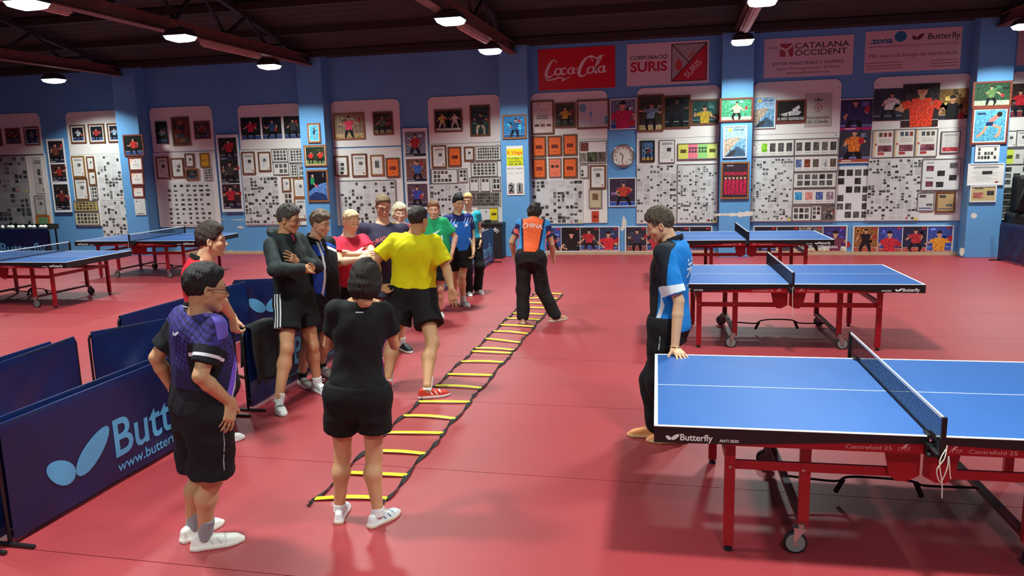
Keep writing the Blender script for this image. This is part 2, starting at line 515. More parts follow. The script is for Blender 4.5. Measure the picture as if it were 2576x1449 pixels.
def player(p, g, box=(0, 0, 1, 1), bg=(30, 34, 40), shirt=(190, 40, 50), floor=(60, 80, 130), skin=SKIN, hair=(30, 24, 22), lean=0.0, size=1.0, racket=True, table=True, legs=(25, 25, 30), lay=0, portrait=False):
    u0, v0, u1, v1 = box
    W, H = u1 - u0, v1 - v0
    X = lambda u: u0 + u * W
    Y = lambda v: v0 + v * H
    p.rect(u0, v0, u1, v1, C(*bg), lay, True)
    for k in range(7):
        a, b = g.random() * .8, .35 + g.random() * .5
        t = g.uniform(.5, 2.1)
        p.rect(X(a), Y(b), X(min(1, a + g.uniform(.05, .25))), Y(min(1, b + g.uniform(.05, .14))), C(*[min(255, c * t + 6) for c in bg]), lay + .2, True)
    if table:
        hh = g.uniform(.12, .22)
        p.rect(X(0), Y(0), X(1), Y(hh), C(*floor), lay + .3, True)
        p.rect(X(0), Y(hh), X(1), Y(hh + .012), GREY(215), lay + .4)
    asp = (W * p.w) / (H * p.h)
    q = p.h * H                                    # panel height in metres sets the figure's size
    k = size * .8 * q * min(1.0, asp * 1.25)
    if portrait:
        k *= 1.45
    cx = (.5 + lean * .1 + g.uniform(-.05, .05)) * W * p.w
    cz = (.0 if portrait else .34) * q
    lx = .35 * lean * k
    def M(x, z):
        return (u0 + (cx + x * k) / p.w, v0 + max(0.0, min(q * .99, cz + z * k)) / p.h)
    jit = lambda a: g.uniform(-a, a)
    def limb(pts, w, col, l):
        for sg in stroke(pts, w):
            p.poly([M(*c) for c in sg], col, lay + l, True)
    if not portrait:
        for sd in (-1, 1):
            kx = sd * (.16 + g.random() * .1)
            limb([(sd * .08, .05), (kx, -.24), (kx + jit(.08), -.52)], [.2, .14, .09], C(*legs) if sd < 0 else tuple(c * .8 for c in C(*legs)), .5 + .02 * sd)
    hw = .19
    p.poly([M(-hw * .85, 0), M(hw * .85, 0), M(hw + lx, .36), M(.14 + lx, .46), M(-.14 + lx, .46), M(-hw - lx * 0 + lx, .36)], C(*shirt), lay + .7, True)
    for sd in (-1, 1):
        e = (sd * g.uniform(.26, .4) + lx, g.uniform(.08, .34))
        h = (sd * g.uniform(.1, .6) + lx * 1.4, g.uniform(.02, .5))
        sh = (sd * .17 + lx, .38)
        mid = (sh[0] * .45 + e[0] * .55, sh[1] * .45 + e[1] * .55)
        limb([mid, e, h], [.085, .08, .05], skin, .78)
        limb([sh, mid], [.13, .13], C(*shirt), .84)
        if racket and sd > 0:
            p.poly([M(h[0] + .09 * math.cos(t), h[1] + .05 + .1 * math.sin(t)) for t in np.linspace(0, 6.28, 11)[:-1]], C(180, 40, 50), lay + .9)
    hx, hz = lx * 1.15, .58
    p.poly([M(hx - .04, .44), M(hx + .04, .44), M(hx + .04, .54), M(hx - .04, .54)], skin, lay + .86)
    p.poly([M(hx + .078 * math.cos(t), hz + .1 * math.sin(t)) for t in np.linspace(0, 6.28, 13)[:-1]], skin, lay + .9, True)
    p.poly([M(hx + .085 * math.cos(t), hz + .03 + .085 * math.sin(t)) for t in np.linspace(-.15, math.pi + .15, 9)], C(*hair), lay + 1.0, True)
def minipic(p, g, u0, v0, u1, v1, tone=None, lay=1):
    base = tone or GREY(g.randint(45, 105))
    p.rect(u0, v0, u1, v1, base, lay, True)
    for k in range(3):
        a, b = g.random() * .7, g.random() * .6
        t = g.uniform(.25, 2.4)
        p.rect(u0 + (u1 - u0) * a, v0 + (v1 - v0) * b, u0 + (u1 - u0) * min(1, a + g.uniform(.15, .4)), v0 + (v1 - v0) * min(1, b + g.uniform(.2, .5)),
               tuple(min(.8, c * t) for c in base), lay + .3 + .3 * k, True)
def news(p, g, n=60, cols=6, tone=214, pic=.09, marks=True):
    p.rect(0, 0, 1, 1, GREY(tone))
    asp = p.w / p.h
    for i in range(cols):
        u = (i + .08) / cols
        v = .97
        while v > .05:
            h = g.uniform(.04, .16)
            if g.random() < .75:
                p.rect(u, max(.02, v - h), u + .82 / cols, v, GREY(tone - g.randint(8, 26)), .4)
            v -= h + .02
    nx = cols * 2
    ny = max(4, int(nx / asp * 1.25))
    slots = [(i, j) for i in range(nx) for j in range(ny)]
    for (i, j) in g.sample(slots, min(n, len(slots))):
        w = g.uniform(.55, .95) / nx
        h = g.uniform(.55, .92) / ny
        u, v = .01 + i * .98 / nx, .02 + j * .96 / ny
        minipic(p, g, u, v, u + w, v + h, None, .9)
    if marks:
        p.rect(.9, .012, .97, .04, C(225, 210, 60), 2.6)
        p.poly([(.74, .04), (.78, .06), (.79, .03), (.75, .02)], C(200, 50, 50), 2.6)
def grid(p, g, nx, ny, bg=(222, 220, 212), tone=None, m=.06, gap=.25, skip=0.0):
    p.rect(0, 0, 1, 1, C(*bg))
    for i in range(nx):
        for j in range(ny):
            if g.random() < skip:
                continue
            cw, ch = (1 - 2 * m) / nx, (1 - 2 * m) / ny
            u, v = m + i * cw, m + j * ch
            minipic(p, g, u + cw * gap / 2, v + ch * gap / 2, u + cw * (1 - gap / 2), v + ch * (1 - gap / 2), tone)
def doc(p, g, bg=(228, 226, 220), pics=1, ink=90, title=True, seal=True):
    p.rect(0, 0, 1, 1, C(*bg))
    if title:
        p.rect(.16, .88, .84, .905, GREY(ink), 1)
        p.rect(.12, .82, .88, .855, GREY(ink), 1)
    v = .76
    while v > .12:
        a = g.uniform(.08, .25)
        p.rect(a, v, g.uniform(.6, .92), v + .012, GREY(g.randint(130, 180)), 1)
        v -= g.uniform(.045, .08)
    for k in range(pics):
        u = g.uniform(.35, .5)
        v = .5 - .24 * k
        minipic(p, g, u, v, u + .3, v + .17, None, 1.4)
    if seal:
        p.el(.84, .1, .06, .045, C(160, 70, 60), 1.5)
def cert(p, g):
    p.rect(0, 0, 1, 1, C(236, 230, 222))
    p.poly([(0, .5), (0, 1), (.5, 1)], C(238, 200, 180), .4)
    p.el(.5, .72, .05, .07, C(200, 120, 110), 1)
    p.rect(.25, .42, .75, .47, GREY(150), 1)
    p.rect(.32, .3, .68, .33, GREY(170), 1)
def orange(p, g, bg=(238, 112, 52), dark=(120, 50, 34), two=False):
    p.rect(0, 0, 1, 1, C(*bg))
    for v in (.85, .78, .2, .14):
        p.rect(.2, v, .8, v + .012, C(200, 80, 40), 1)
    if two:
        minipic(p, g, .15, .5, .45, .66, C(80, 60, 50))
        minipic(p, g, .55, .5, .85, .66, C(80, 60, 50))
    else:
        minipic(p, g, .2, .36, .8, .58, C(*dark))
    p.el(.5, .2, .05, .035, C(120, 60, 40), 1.2)
def strip(p, g, n, cols=None, bg=(226, 222, 212)):
    p.rect(0, 0, 1, 1, C(*bg))
    for i in range(n):
        u0, u1 = (i + .16) / n, (i + .84) / n
        minipic(p, g, u0, .25, u1, .8, C(*cols[i]) if cols and cols[i] else None)
        p.rect(u0, .1, u1, .14, GREY(170), 1)
def coast(p, g, logo=True):
    p.rect(0, 0, 1, 1, C(120, 170, 205), 0, True)
    p.rect(0, .6, 1, 1, C(160, 200, 228), .2, True)
    p.poly([(0, 0), (.75, .62), (.55, .66), (.2, .62), (0, .55)], C(190, 170, 150), .5, True)
    p.poly([(0, 0), (1, 0), (.95, .2), (.6, .35), (.2, .1)], C(70, 95, 120), .6, True)
    p.poly([(.1, .0), (.4, .05), (.6, .22), (.3, .2)], C(60, 60, 60), .7, True)
    if logo:
        p.el(.28, .9, .08, .05, C(240, 215, 60), 1)
        p.text('Calella', .66, .875, .085, C(40, 60, 110), 1.2, bold=.02, width=.5 * p.w)

ITEMN = [0]
def item(cr, x0, y0, x1, y1, kind, frame, label, name, cat, group=None, Y=None, mat_w=0.0, seed=None, draw=None, dep=None, **kw):
    """one picture/notice/board print: frame, sheet and ink"""
    ITEMN[0] += 1
    g = random.Random(ITEMN[0] * 31 + 5 if seed is None else seed)
    Yp = (YWALL - .022) if Y is None else Y
    a, b, z0, z1 = rect(cr, x0, y0, x1, y1, Yp)
    w, h = b - a, z1 - z0
    lift = .001 + .0009 * (ITEMN[0] % 7) if dep is None else dep
    t = empty(name, ((a + b) / 2, Yp - lift, (z0 + z1) / 2), 0, label, cat, group)
    fw = {None: 0, 'white': .022, 'silver': .016}.get(frame, .036)
    th = .008 if frame is None else .014
    if frame:
        m = MB()
        X, Z = w / 2, h / 2
        for (p0, p1, q0, q1) in ((-X, X, Z - fw, Z), (-X, X, -Z, -Z + fw), (-X, -X + fw, -Z + fw, Z - fw), (X - fw, X, -Z + fw, Z - fw)):
            m.box(p0, p1, -th - .008, 0, q0, q1)
        m.build('frame', FRM[frame], t)
    MB().box(-w / 2 + fw * .9, w / 2 - fw * .9, -th, 0, -h / 2 + fw * .9, h / 2 - fw * .9).build('sheet', mat('paper_sheet', C(228, 226, 220), .5), t)
    pw, ph = w - 2 * fw - 2 * mat_w, h - 2 * fw - 2 * mat_w
    p = Pr(pw, ph)
    if draw:
        draw(p, g)
    elif kind == 'player':
        player(p, g, **kw)
    else:
        {'news': news, 'grid': grid, 'doc': doc, 'cert': cert, 'orange': orange, 'strip': strip, 'coast': coast}[kind](p, g, **kw)
    for mbx, mt, nm in [(p.mb, PRINT, 'print'), (p.ph, PHOTO, 'photo_print')] + [(q, PRINT, 'lettering') for q in p.tx]:
        if mbx.f:
            o = mbx.build(nm, mt, t)
            o.location = (0, -th, 0)
            if kind in ('news', 'grid', 'strip') or nm == 'photo_print':
                o['kind'] = 'stuff'
    return t

# ---- white boards: upper ones with rounded top corners, lower ones plain
def board(cr, x0, y0, x1, y1, top, label):
    a, b, z0, z1 = rect(cr, x0, y0, x1, y1, YWALL)
    cx, w = (a + b) / 2, b - a
    h = z1 - z0
    pts = [(-w / 2, 0), (w / 2, 0)]
    if top:
        r = .13
        pts += [(w / 2 - r + r * math.cos(t), h - r + r * math.sin(t)) for t in np.linspace(0, math.pi / 2, 7)]
        pts += [(-w / 2 + r + r * math.cos(t), h - r + r * math.sin(t)) for t in np.linspace(math.pi / 2, math.pi, 7)]
    else:
        pts += [(w / 2, h), (-w / 2, h)]
    t = empty('notice_board', (cx, YWALL - .003, z0), 0, label, 'notice board', 'white notice boards on the back wall')
    MB().prism(pts, -.02, 0).build('panel', BOARDM, t, fix=True)
    for px in (-w / 2 + .06, w / 2 - .06):
        MB().cyl((px, -.024, h - (.16 if top else .05)), (px, -.019, h - (.16 if top else .05)), .012, 8).build('screw', CHROME, t)
BN = ['at the left photo edge', 'just left of the leftmost pillar', 'just right of the leftmost pillar', 'just left of the second pillar', 'just right of the second pillar',
      'left of the scoreboard pillar', 'under the red script banner', 'right of the wall clock', 'under the insurance banner', 'under the rightmost wide banner', 'at the right photo edge']
BD = [((4, -250, 150, 322, 434), (4, -230, 444, 395, 950)), ((4, 478, 125, 905, 422), (4, 512, 436, 955, 950)), ((5, 22, 118, 622, 500), (5, 55, 524, 680, 1195)),
      ((5, 825, 95, 1420, 482), (5, 850, 496, 1470, 1180)), ((6, 45, 130, 688, 528), (6, 60, 560, 722, 1255)), ((6, 928, 92, 1595, 496), (6, 945, 520, 1612, 1235)),
      ((7, 50, 112, 655, 470), (7, 55, 486, 655, 1135)), ((7, 890, 72, 1540, 450), (7, 888, 472, 1525, 1140)), ((8, 303, 26, 980, 418), (8, 285, 442, 945, 1125)),
      ((9, 70, 46, 785, 425), (9, 45, 446, 735, 1130)), ((9, 1105, 5, 1500, 428), (9, 1065, 440, 1500, 1130))]
for i, (u, l) in enumerate(BD):
    board(*u, True, 'upper white rounded board ' + BN[i])
    board(*l, False, 'lower white board ' + BN[i])
P = 'framed_picture', 'framed picture'
N = 'framed_notice', 'notice'
NW = 'newspaper_board', 'clippings board'
PC = 'photo_collage', 'photo board'
PO = 'player_poster', 'poster'
I = item
# ---- board A (left photo edge)
I(4, -40, 242, 25, 370, 'player', 'brown', 'brown framed picture cut by the left photo edge', *P, shirt=(120, 60, 60))
I(4, 38, 242, 158, 352, 'player', 'redwood', 'small dark red framed picture, second from left photo edge', *P, bg=(70, 40, 36), shirt=(130, 40, 40))
I(4, 172, 232, 298, 362, 'player', 'brown', 'brown framed player photo with pale mount, third from left edge', *P, mat_w=.02, shirt=(90, 110, 130))
I(4, -200, 450, 225, 705, 'news', None, 'upper newspaper sheet at left photo edge', *NW, n=26, tone=176)
I(4, -200, 715, 250, 950, 'news', None, 'lower newspaper sheet at left photo edge', *NW, n=34, tone=176)
I(4, 235, 450, 335, 715, 'doc', None, 'narrow cream page with prints beside leftmost newspaper sheet', *N, pics=2, bg=(205, 200, 190))
I(4, 252, 730, 345, 870, 'doc', 'silver', 'silver framed page above the orange framed green picture', *N, bg=(205, 200, 190))
def _og(p, g):
    p.rect(0, 0, 1, 1, C(190, 150, 70))
    p.rect(.08, .1, .92, .9, C(110, 160, 110), .6, True)
I(4, 265, 872, 372, 955, None, 'orange', 'orange framed green picture above the ball stand', *P, draw=_og)
def tall(cols, vs):
    def d(p, g):
        p.rect(0, 0, 1, 1, C(228, 228, 228))
        for (v0, v1), (bg, sh) in zip(vs, cols):
            player(p, g, (.05, v0, .95, v1), bg=bg, shirt=sh, floor=(70, 60, 90), lay=.5, size=1.05)
            p.rect(.05, v0 + .005, .95, v0 + .03, C(40, 40, 50), 1.7)
            p.rect(.1, v0 + .012, .4, v0 + .02, GREY(220), 1.9)
    return d
I(4, 340, 318, 532, 850, None, 'white', 'tall white bordered poster of red players at far left', *PO, draw=tall([((44, 36, 36), (120, 44, 40)), ((60, 40, 36), (150, 50, 40)), ((40, 34, 34), (120, 60, 50))], [(.02, .38), (.42, .66), (.68, .98)]), dep=.012)
# ---- board B
for k, (x0, y0, x1, y1, lab, sh) in enumerate([(508, 217, 635, 347, 'first of three mounted brown frames left of leftmost pillar', (180, 190, 200)), (642, 210, 775, 345, 'middle of three mounted brown frames left of leftmost pillar', (170, 50, 60)), (780, 205, 900, 340, 'third mounted brown frame, touching the leftmost pillar', (150, 180, 210))]):
    I(4, x0, y0, x1, y1, 'player', 'brown', lab, *P, mat_w=.03, shirt=sh)
I(4, 520, 443, 632, 595, 'doc', 'gold', 'gilt framed page, topmost of two, beside the tall far left poster', *N)
I(4, 628, 445, 697, 545, 'doc', 'brown', 'small brown frame with one photo, upper of two near leftmost pillar', *N, title=False)
I(4, 540, 605, 655, 762, 'doc', 'brown', 'brown framed page below the gilt framed page', *N)
I(4, 642, 550, 712, 655, 'doc', 'brown', 'small brown frame with portrait, lower of two near leftmost pillar', *N, title=False)
I(4, 662, 660, 722, 755, 'grid', 'silver', 'small silver frame of six tiny photos left of leftmost pillar', *PC, nx=2, ny=3)
I(4, 698, 432, 935, 762, 'news', None, 'newspaper sheet touching leftmost pillar, upper of two', *NW, n=34, cols=4, pic=.12)
I(4, 728, 768, 960, 1030, 'news', None, 'newspaper sheet with pink corner hanging below its board', *NW, n=30, cols=4, pic=.12, dep=.0)
I(4, 538, 768, 722, 843, 'grid', 'silver', 'yellowish photo grid with gold middle, left of leftmost pillar', *PC, nx=6, ny=3, bg=(198, 168, 92))
I(4, 545, 850, 735, 945, 'grid', 'silver', 'cream photo grid at the bottom left of leftmost pillar', *PC, nx=6, ny=3, bg=(208, 200, 168))
# ---- leftmost pillar
I(4, 895, 288, 1058, 440, 'player', 'redwood', 'framed player in red and yellow on leftmost pillar', *P, Y=YP, bg=(24, 26, 22), shirt=(190, 50, 46))
for (x0, y0, x1, y1, lab) in [(935, 450, 1050, 548, 'top framed certificate on the leftmost pillar'), (948, 555, 1058, 655, 'middle framed certificate on the leftmost pillar'), (965, 662, 1060, 745, 'bottom framed certificate on the leftmost pillar')]:
    I(4, x0, y0, x1, y1, 'cert', 'redwood', lab, 'framed_certificate', 'certificate', Y=YP)
def _sk(p, g):
    p.rect(0, 0, 1, 1, C(216, 220, 216))
    p.line([(.3, .8), (.6, .85), (.75, .5), (.5, .3)], .02, GREY(150), 1)
    p.el(.2, .8, .06, .05, GREY(60), 1)
    p.rect(.15, .06, .85, .1, GREY(90), 1)
I(4, 978, 748, 1070, 872, None, None, 'white unframed sketch sheet at the bottom of leftmost pillar', 'paper_sheet', 'paper', Y=YP, draw=_sk)
# ---- board C
I(5, 75, 242, 198, 438, 'player', 'black', 'black framed dark photo right of leftmost pillar', *P, bg=(24, 30, 32), shirt=(110, 120, 120))
def _team(p, g):
    p.rect(0, 0, 1, 1, C(96, 58, 44), 0, True)
    for j in range(5):
        for i in range(5):
            c = rnd.choice([(60, 90, 90), (130, 70, 50), (150, 120, 90), (40, 40, 40), (140, 50, 46)])
            p.rect(.08 + i * .17, .08 + j * .17, .22 + i * .17, .22 + j * .17, C(*c), .8, True)
I(5, 218, 200, 405, 455, None, 'brown', 'large brown framed team collage right of leftmost pillar', *P, draw=_team)
I(5, 425, 238, 585, 395, 'player', 'redwood', 'brown framed picture at the right of the large team collage', *P, bg=(70, 66, 70), shirt=(140, 50, 50))
I(5, 78, 562, 215, 760, 'doc', 'brown', 'brown framed announcement right of leftmost pillar, first in row', *N)
I(5, 215, 572, 348, 748, 'doc', 'brown', 'brown frame with two stacked photos right of leftmost pillar', *N, pics=2, title=False, seal=False)
I(5, 342, 530, 438, 655, 'doc', 'brown', 'small brown frame with one photo beside yellow frame', *N, title=False, seal=False)
I(5, 480, 525, 580, 655, 'orange', 'gold', 'yellow framed sheet on board right of leftmost pillar', *N, bg=(222, 168, 40), dark=(150, 110, 30))
I(5, 350, 668, 480, 770, 'player', 'wood', 'small wood framed dark landscape photo under one-photo frame', *P, bg=(40, 44, 46), shirt=(70, 90, 100))
I(5, 520, 660, 598, 775, 'grid', 'silver', 'small silver photo grid under the yellow frame', *PC, nx=2, ny=4)
def _nc(p, g):
    p.rect(0, 0, 1, 1, GREY(214))
    for j in range(9):
        for i in range(8):
            if g.random() < .85 and not (i == 0 and j < 9):
                u, v = .02 + i * .122 + g.uniform(0, .02), .03 + j * .107
                minipic(p, g, u, v, u + g.uniform(.04, .08), v + g.uniform(.04, .06))
    for i in range(4):
        p.rect(.03 + i * .03, .05, .05 + i * .03, .9, GREY(196), .5)
    p.rect(.92, .01, .97, .04, C(225, 210, 60), 1.8)
I(5, 110, 795, 625, 1180, None, None, 'large newspaper sheet behind the far left table net', *NW, draw=_nc)
I(5, 630, 360, 888, 1060, None, 'white', 'tall white bordered poster of two red players left of second pillar', *PO, draw=tall([((46, 40, 40), (170, 40, 50)), ((50, 46, 44), (70, 64, 60)), ((60, 40, 44), (190, 40, 56))], [(.68, .97), (.37, .68), (.03, .36)]), dep=.012)
# ---- board D
for (x0, y0, x1, y1, lab, sh, bg) in [(850, 205, 1042, 397, 'unframed photo of red player, first of three left of second pillar', (200, 40, 70), (26, 30, 34)), (1045, 200, 1235, 390, 'unframed photo of dark blue player, middle of three left of second pillar', (44, 70, 100), (30, 32, 34)), (1243, 192, 1412, 385, 'unframed dark photo, third of three, touching second pillar', (60, 66, 66), (34, 38, 38))]:
    I(5, x0, y0, x1, y1, 'player', None, lab, *PO, shirt=sh, bg=bg)
I(5, 862, 515, 998, 718, 'doc', 'brown', 'large brown framed announcement beside the two red players poster', *N)
I(5, 1010, 515, 1138, 692, 'doc', 'brown', 'brown frame with page and dark photo band, left of second pillar', *N, pics=1, title=False)
I(5, 1135, 490, 1288, 605, 'grid', 'silver', 'silver photo grid of nine, upper left in cluster beside second pillar', *PC, nx=4, ny=3)
I(5, 1290, 490, 1432, 612, 'grid', 'silver', 'silver photo grid, upper right in cluster touching second pillar', *PC, nx=4, ny=4)
I(5, 1148, 608, 1300, 722, 'grid', 'silver', 'silver frame with three larger photos in cluster beside second pillar', *PC, nx=3, ny=2, skip=.35)
I(5, 1305, 622, 1380, 745, 'grid', 'silver', 'narrow silver photo grid in cluster beside second pillar', *PC, nx=2, ny=4, skip=.2)
I(5, 1382, 628, 1440, 742, 'grid', 'silver', 'silver photo grid half behind the second pillar', *PC, nx=2, ny=2)
I(5, 875, 740, 1225, 1170, 'news', None, 'large newspaper sheet behind the man in the dark hooded jacket', *NW, n=60, cols=5)
I(5, 1225, 745, 1318, 878, 'doc', 'brown', 'small brown frame with one photo above man in hooded jacket', *N, title=False)
I(5, 1330, 752, 1450, 930, 'doc', 'wood', 'wood framed page with small photo touching second pillar', *N, title=False, seal=False)
I(5, 1248, 885, 1330, 1000, 'grid', None, 'unframed cream page of photos above man in hooded jacket', *PC, nx=2, ny=2, bg=(214, 206, 190))
I(5, 1340, 932, 1470, 1130, 'doc', 'wood', 'wood framed announcement behind the smiling blue polo man', *N)
# ---- second pillar
def _dive(p, g):
    p.rect(0, 0, 1, 1, C(90, 180, 220), 0, True)
    p.poly([(.4, .35), (.6, .4), (.65, .7), (.5, .75), (.4, .6)], C(40, 50, 80), .8, True)
    p.line([(.6, .7), (.8, .88)], .08, SKIN, .9)
    p.line([(.5, .4), (.7, .15)], .09, SKIN, .9)
    p.el(.52, .8, .08, .06, C(60, 40, 34), 1)
I(5, 1460, 255, 1588, 430, None, 'wood', 'small framed sky blue player photo at top of second pillar', *P, Y=YP, draw=_dive, mat_w=.015)
def _two(p, g):
    player(p, g, (0, 0, .5, 1), bg=(40, 50, 36), shirt=(200, 46, 40), floor=(110, 130, 60))
    player(p, g, (.5, 0, 1, 1), bg=(44, 54, 36), shirt=(206, 50, 44), floor=(110, 130, 60))
I(5, 1428, 455, 1645, 642, None, 'wood', 'framed photo of two red shirted players on second pillar', *P, Y=YP, draw=_two, mat_w=.012)
def _globe(p, g):
    p.rect(0, 0, 1, 1, C(22, 22, 30), 0, True)
    p.poly([(0, .02), (1, .02), (1, .62), (.7, .58), (.4, .5), (.1, .35), (0, .3)], C(90, 130, 190), .5, True)
    p.poly([(0, .02), (1, .02), (.9, .2), (.4, .3), (0, .15)], C(40, 60, 110), .6, True)
    p.poly([(.12, .55), (.32, .55), (.34, .78), (.14, .78)], C(40, 140, 90), .9, True)
    p.el(.25, .84, .07, .05, SKIN, 1)
    p.line([(.3, .6), (.42, .46)], .06, SKIN, 1)
    p.el(.46, .5, .05, .05, C(200, 50, 60), 1.1)
    for k in range(4):
        p.rect(.8, .8 + k * .04, .84, .82 + k * .04, GREY(200), 1)
I(5, 1452, 680, 1665, 968, None, 'wood', 'wood framed poster of green player above a blue globe', *P, Y=YP, draw=_globe)
# ---- board E
I(6, 62, 238, 362, 470, 'player', 'wood', 'wood framed wide photo of pink shirted player right of second pillar', *P, bg=(150, 130, 104), shirt=(232, 70, 100), floor=(190, 160, 110), size=1.1)
I(6, 425, 225, 617, 428, 'player', 'brown', 'brown framed dark table scene beside the pink player photo', *P, bg=(56, 50, 40), shirt=(90, 110, 90), floor=(150, 130, 80))
I(6, 75, 625, 212, 808, 'doc', 'brown', 'brown frame with column of four photos right of second pillar', *N, pics=3, title=False, seal=False)
I(6, 232, 605, 382, 812, 'doc', 'brown', 'brown framed announcement left of the white mounted portrait', *N)
def _mp(p, g):
    p.rect(0, 0, 1, 1, C(226, 224, 214))
    minipic(p, g, .3, .35, .7, .75)
I(6, 403, 615, 535, 802, None, 'wood', 'wood frame with pale mounted portrait beside orange sheet', *N, draw=_mp)
I(6, 545, 642, 678, 818, 'orange', 'brown', 'single framed orange sheet above the man with glasses', *N)
I(6, 118, 850, 655, 1250, 'news', 'silver', 'silver framed newspaper sheet behind the red shirt man', *NW, n=44, cols=7, pic=.075)
I(6, 700, 375, 955, 1110, None, 'white', 'tall white bordered poster of three players above blond woman', *PO, draw=tall([((120, 124, 140), (170, 40, 56)), ((120, 80, 70), (60, 100, 170)), ((90, 66, 80), (60, 74, 160))], [(.66, .97), (.345, .63), (.02, .315)]), dep=.012)
# ---- board F
def _dbl(p, g):
    player(p, g, (0, .12, .55, 1), bg=(28, 30, 26), shirt=(206, 190, 90), table=False, legs=(200, 196, 180))
    player(p, g, (.5, .12, 1, 1), bg=(28, 30, 26), shirt=(214, 208, 196), table=False, legs=(200, 196, 180))
    p.rect(0, 0, 1, .12, GREY(200), 1.5)
I(6, 985, 205, 1248, 402, None, 'brown', 'brown framed photo of two pale shirted players left of scoreboard pillar', *P, draw=_dbl)
I(6, 1310, 165, 1502, 440, 'player', 'brown', 'tall brown framed dark green photo left of scoreboard pillar', *P, bg=(40, 66, 66), shirt=(40, 48, 50), floor=(64, 96, 90), table=False, legs=(190, 180, 160))
I(6, 962, 528, 1105, 732, 'doc', 'brown', 'brown framed announcement left of a framed orange sheet', *N)
I(6, 1112, 542, 1240, 720, 'orange', 'brown', 'framed orange sheet above the blue polo youth', *N)
I(6, 1260, 540, 1358, 670, 'doc', 'brown', 'small brown framed page right of an orange sheet', *N, title=False)
I(6, 1362, 535, 1600, 662, 'grid', 'silver', 'wide silver photo grid, top one left of scoreboard pillar', *PC, nx=9, ny=4)
I(6, 1320, 680, 1568, 810, 'grid', 'silver', 'wide silver photo grid, second one left of scoreboard pillar', *PC, nx=6, ny=4)
I(6, 958, 745, 1205, 875, 'grid', 'silver', 'silver page with staggered photos above the green shirt woman', *PC, nx=6, ny=3, skip=.45)
I(6, 1207, 738, 1295, 865, 'grid', 'silver', 'narrow silver frame of six photos above blue polo youth', *PC, nx=2, ny=3, skip=.15)
I(6, 1308, 822, 1398, 948, 'grid', 'silver', 'first of three small silver frames above the teal shirt woman', *PC, nx=2, ny=3, skip=.4)
I(6, 1408, 818, 1500, 948, 'grid', 'silver', 'middle of three small silver frames above the teal shirt woman', *PC, nx=2, ny=3, skip=.2)
I(6, 1512, 815, 1598, 940, 'grid', 'silver', 'third small silver frame, touching the scoreboard pillar', *PC, nx=2, ny=2)
I(6, 948, 885, 1290, 1235, 'news', None, 'newspaper sheet behind the green shirt woman and youth', *NW, n=40, cols=5)
I(6, 1300, 955, 1600, 1085, 'grid', None, 'wide unframed strip of tiny photos beside teal woman head', *PC, nx=13, ny=4, gap=.1, bg=(170, 164, 150))
def _yw(p, g):
    p.rect(0, 0, 1, 1, GREY(220))
    p.rect(.6, 0, 1, 1, C(240, 214, 40), .5)
    minipic(p, g, .68, .4, .94, .62, C(120, 100, 30))
    p.el(.4, .7, .05, .08, GREY(120), 1)
    p.rect(.0, .55, .1, .8, GREY(90), 1)
I(6, 1385, 1095, 1572, 1215, None, 'silver', 'silver framed white and yellow sheet above the black bin', *N, draw=_yw)
# ---- scoreboard pillar
I(6, 1605, 250, 1832, 465, 'player', 'wood', 'wood framed photo of blue player on the scoreboard pillar', *P, Y=YP, bg=(50, 130, 190), shirt=(40, 100, 150), floor=(40, 90, 150), lean=.4, hair=(60, 36, 28))
def _ad(p, g):
    p.rect(0, 0, 1, 1, C(232, 232, 226))
    p.rect(0, .5, 1, .86, C(250, 222, 40), .5)
    p.text('A. Villegas', .5, .58, .26, C(215, 60, 40), 1.2, bold=.01, width=.96 * p.w)
    p.rect(0, 0, 1, .46, C(225, 235, 40), .5)
    p.text('FUSTERIA', .5, .32, .13, C(40, 50, 40), 1.2, bold=.02, width=.62 * p.w)
    p.text('T', .1, .31, .16, C(40, 50, 40), 1.2, bold=.02)
    p.text('T', .9, .31, .16, C(40, 50, 40), 1.2, bold=.02)
    p.text('INDUSTRIAL', .5, .17, .13, C(40, 50, 40), 1.2, bold=.02, width=.8 * p.w)
    p.text('769 29 99', .5, .025, .15, C(40, 50, 40), 1.2, bold=.02, width=.82 * p.w)
I(6, 1645, 535, 1798, 712, None, None, 'yellow carpentry advertisement above the score flip cards', 'advert_sign', 'sign', Y=YP, draw=_ad)
def _sb(p, g):
    p.rect(0, 0, 1, 1, C(232, 232, 228))
    p.text('RESULTAT  GENERAL', .5, .88, .075, GREY(60), 1.2, bold=.01, width=.92 * p.w)
    p.text('LOCAL    VISITANT', .5, .73, .05, GREY(110), 1.2, width=.82 * p.w)
sb = I(6, 1645, 716, 1812, 980, None, None, 'white score board with flip digits two and one', 'score_board', 'scoreboard', Y=YP, draw=_sb)
a, b, z0, z1 = rect(6, 1645, 716, 1812, 980, YP)
for k, (cx, dg) in enumerate(((.26, '2'), (.74, '1'))):
    w, h = (b - a), (z1 - z0)
    c0 = MB().box((cx - .5 - .17) * w, (cx - .5 + .17) * w, -.03, -.008, -.4 * h, -.1 * h).build('digit_card', mat('grey_card', C(150, 150, 148), .5), sb)
    m = MB()
    put_text(m, dg, (cx - .5) * w, -.37 * h, -.031, .33 * h, bold=.02)
    m.build('digit', BLACKM, c0)
    MB().tube([((cx - .5 - .06) * w, -.02, -.1 * h), ((cx - .5 - .06) * w, -.02, -.07 * h), ((cx - .5 + .06) * w, -.02, -.07 * h), ((cx - .5 + .06) * w, -.02, -.1 * h)], .004, 6).build('ring', CHROME, c0)
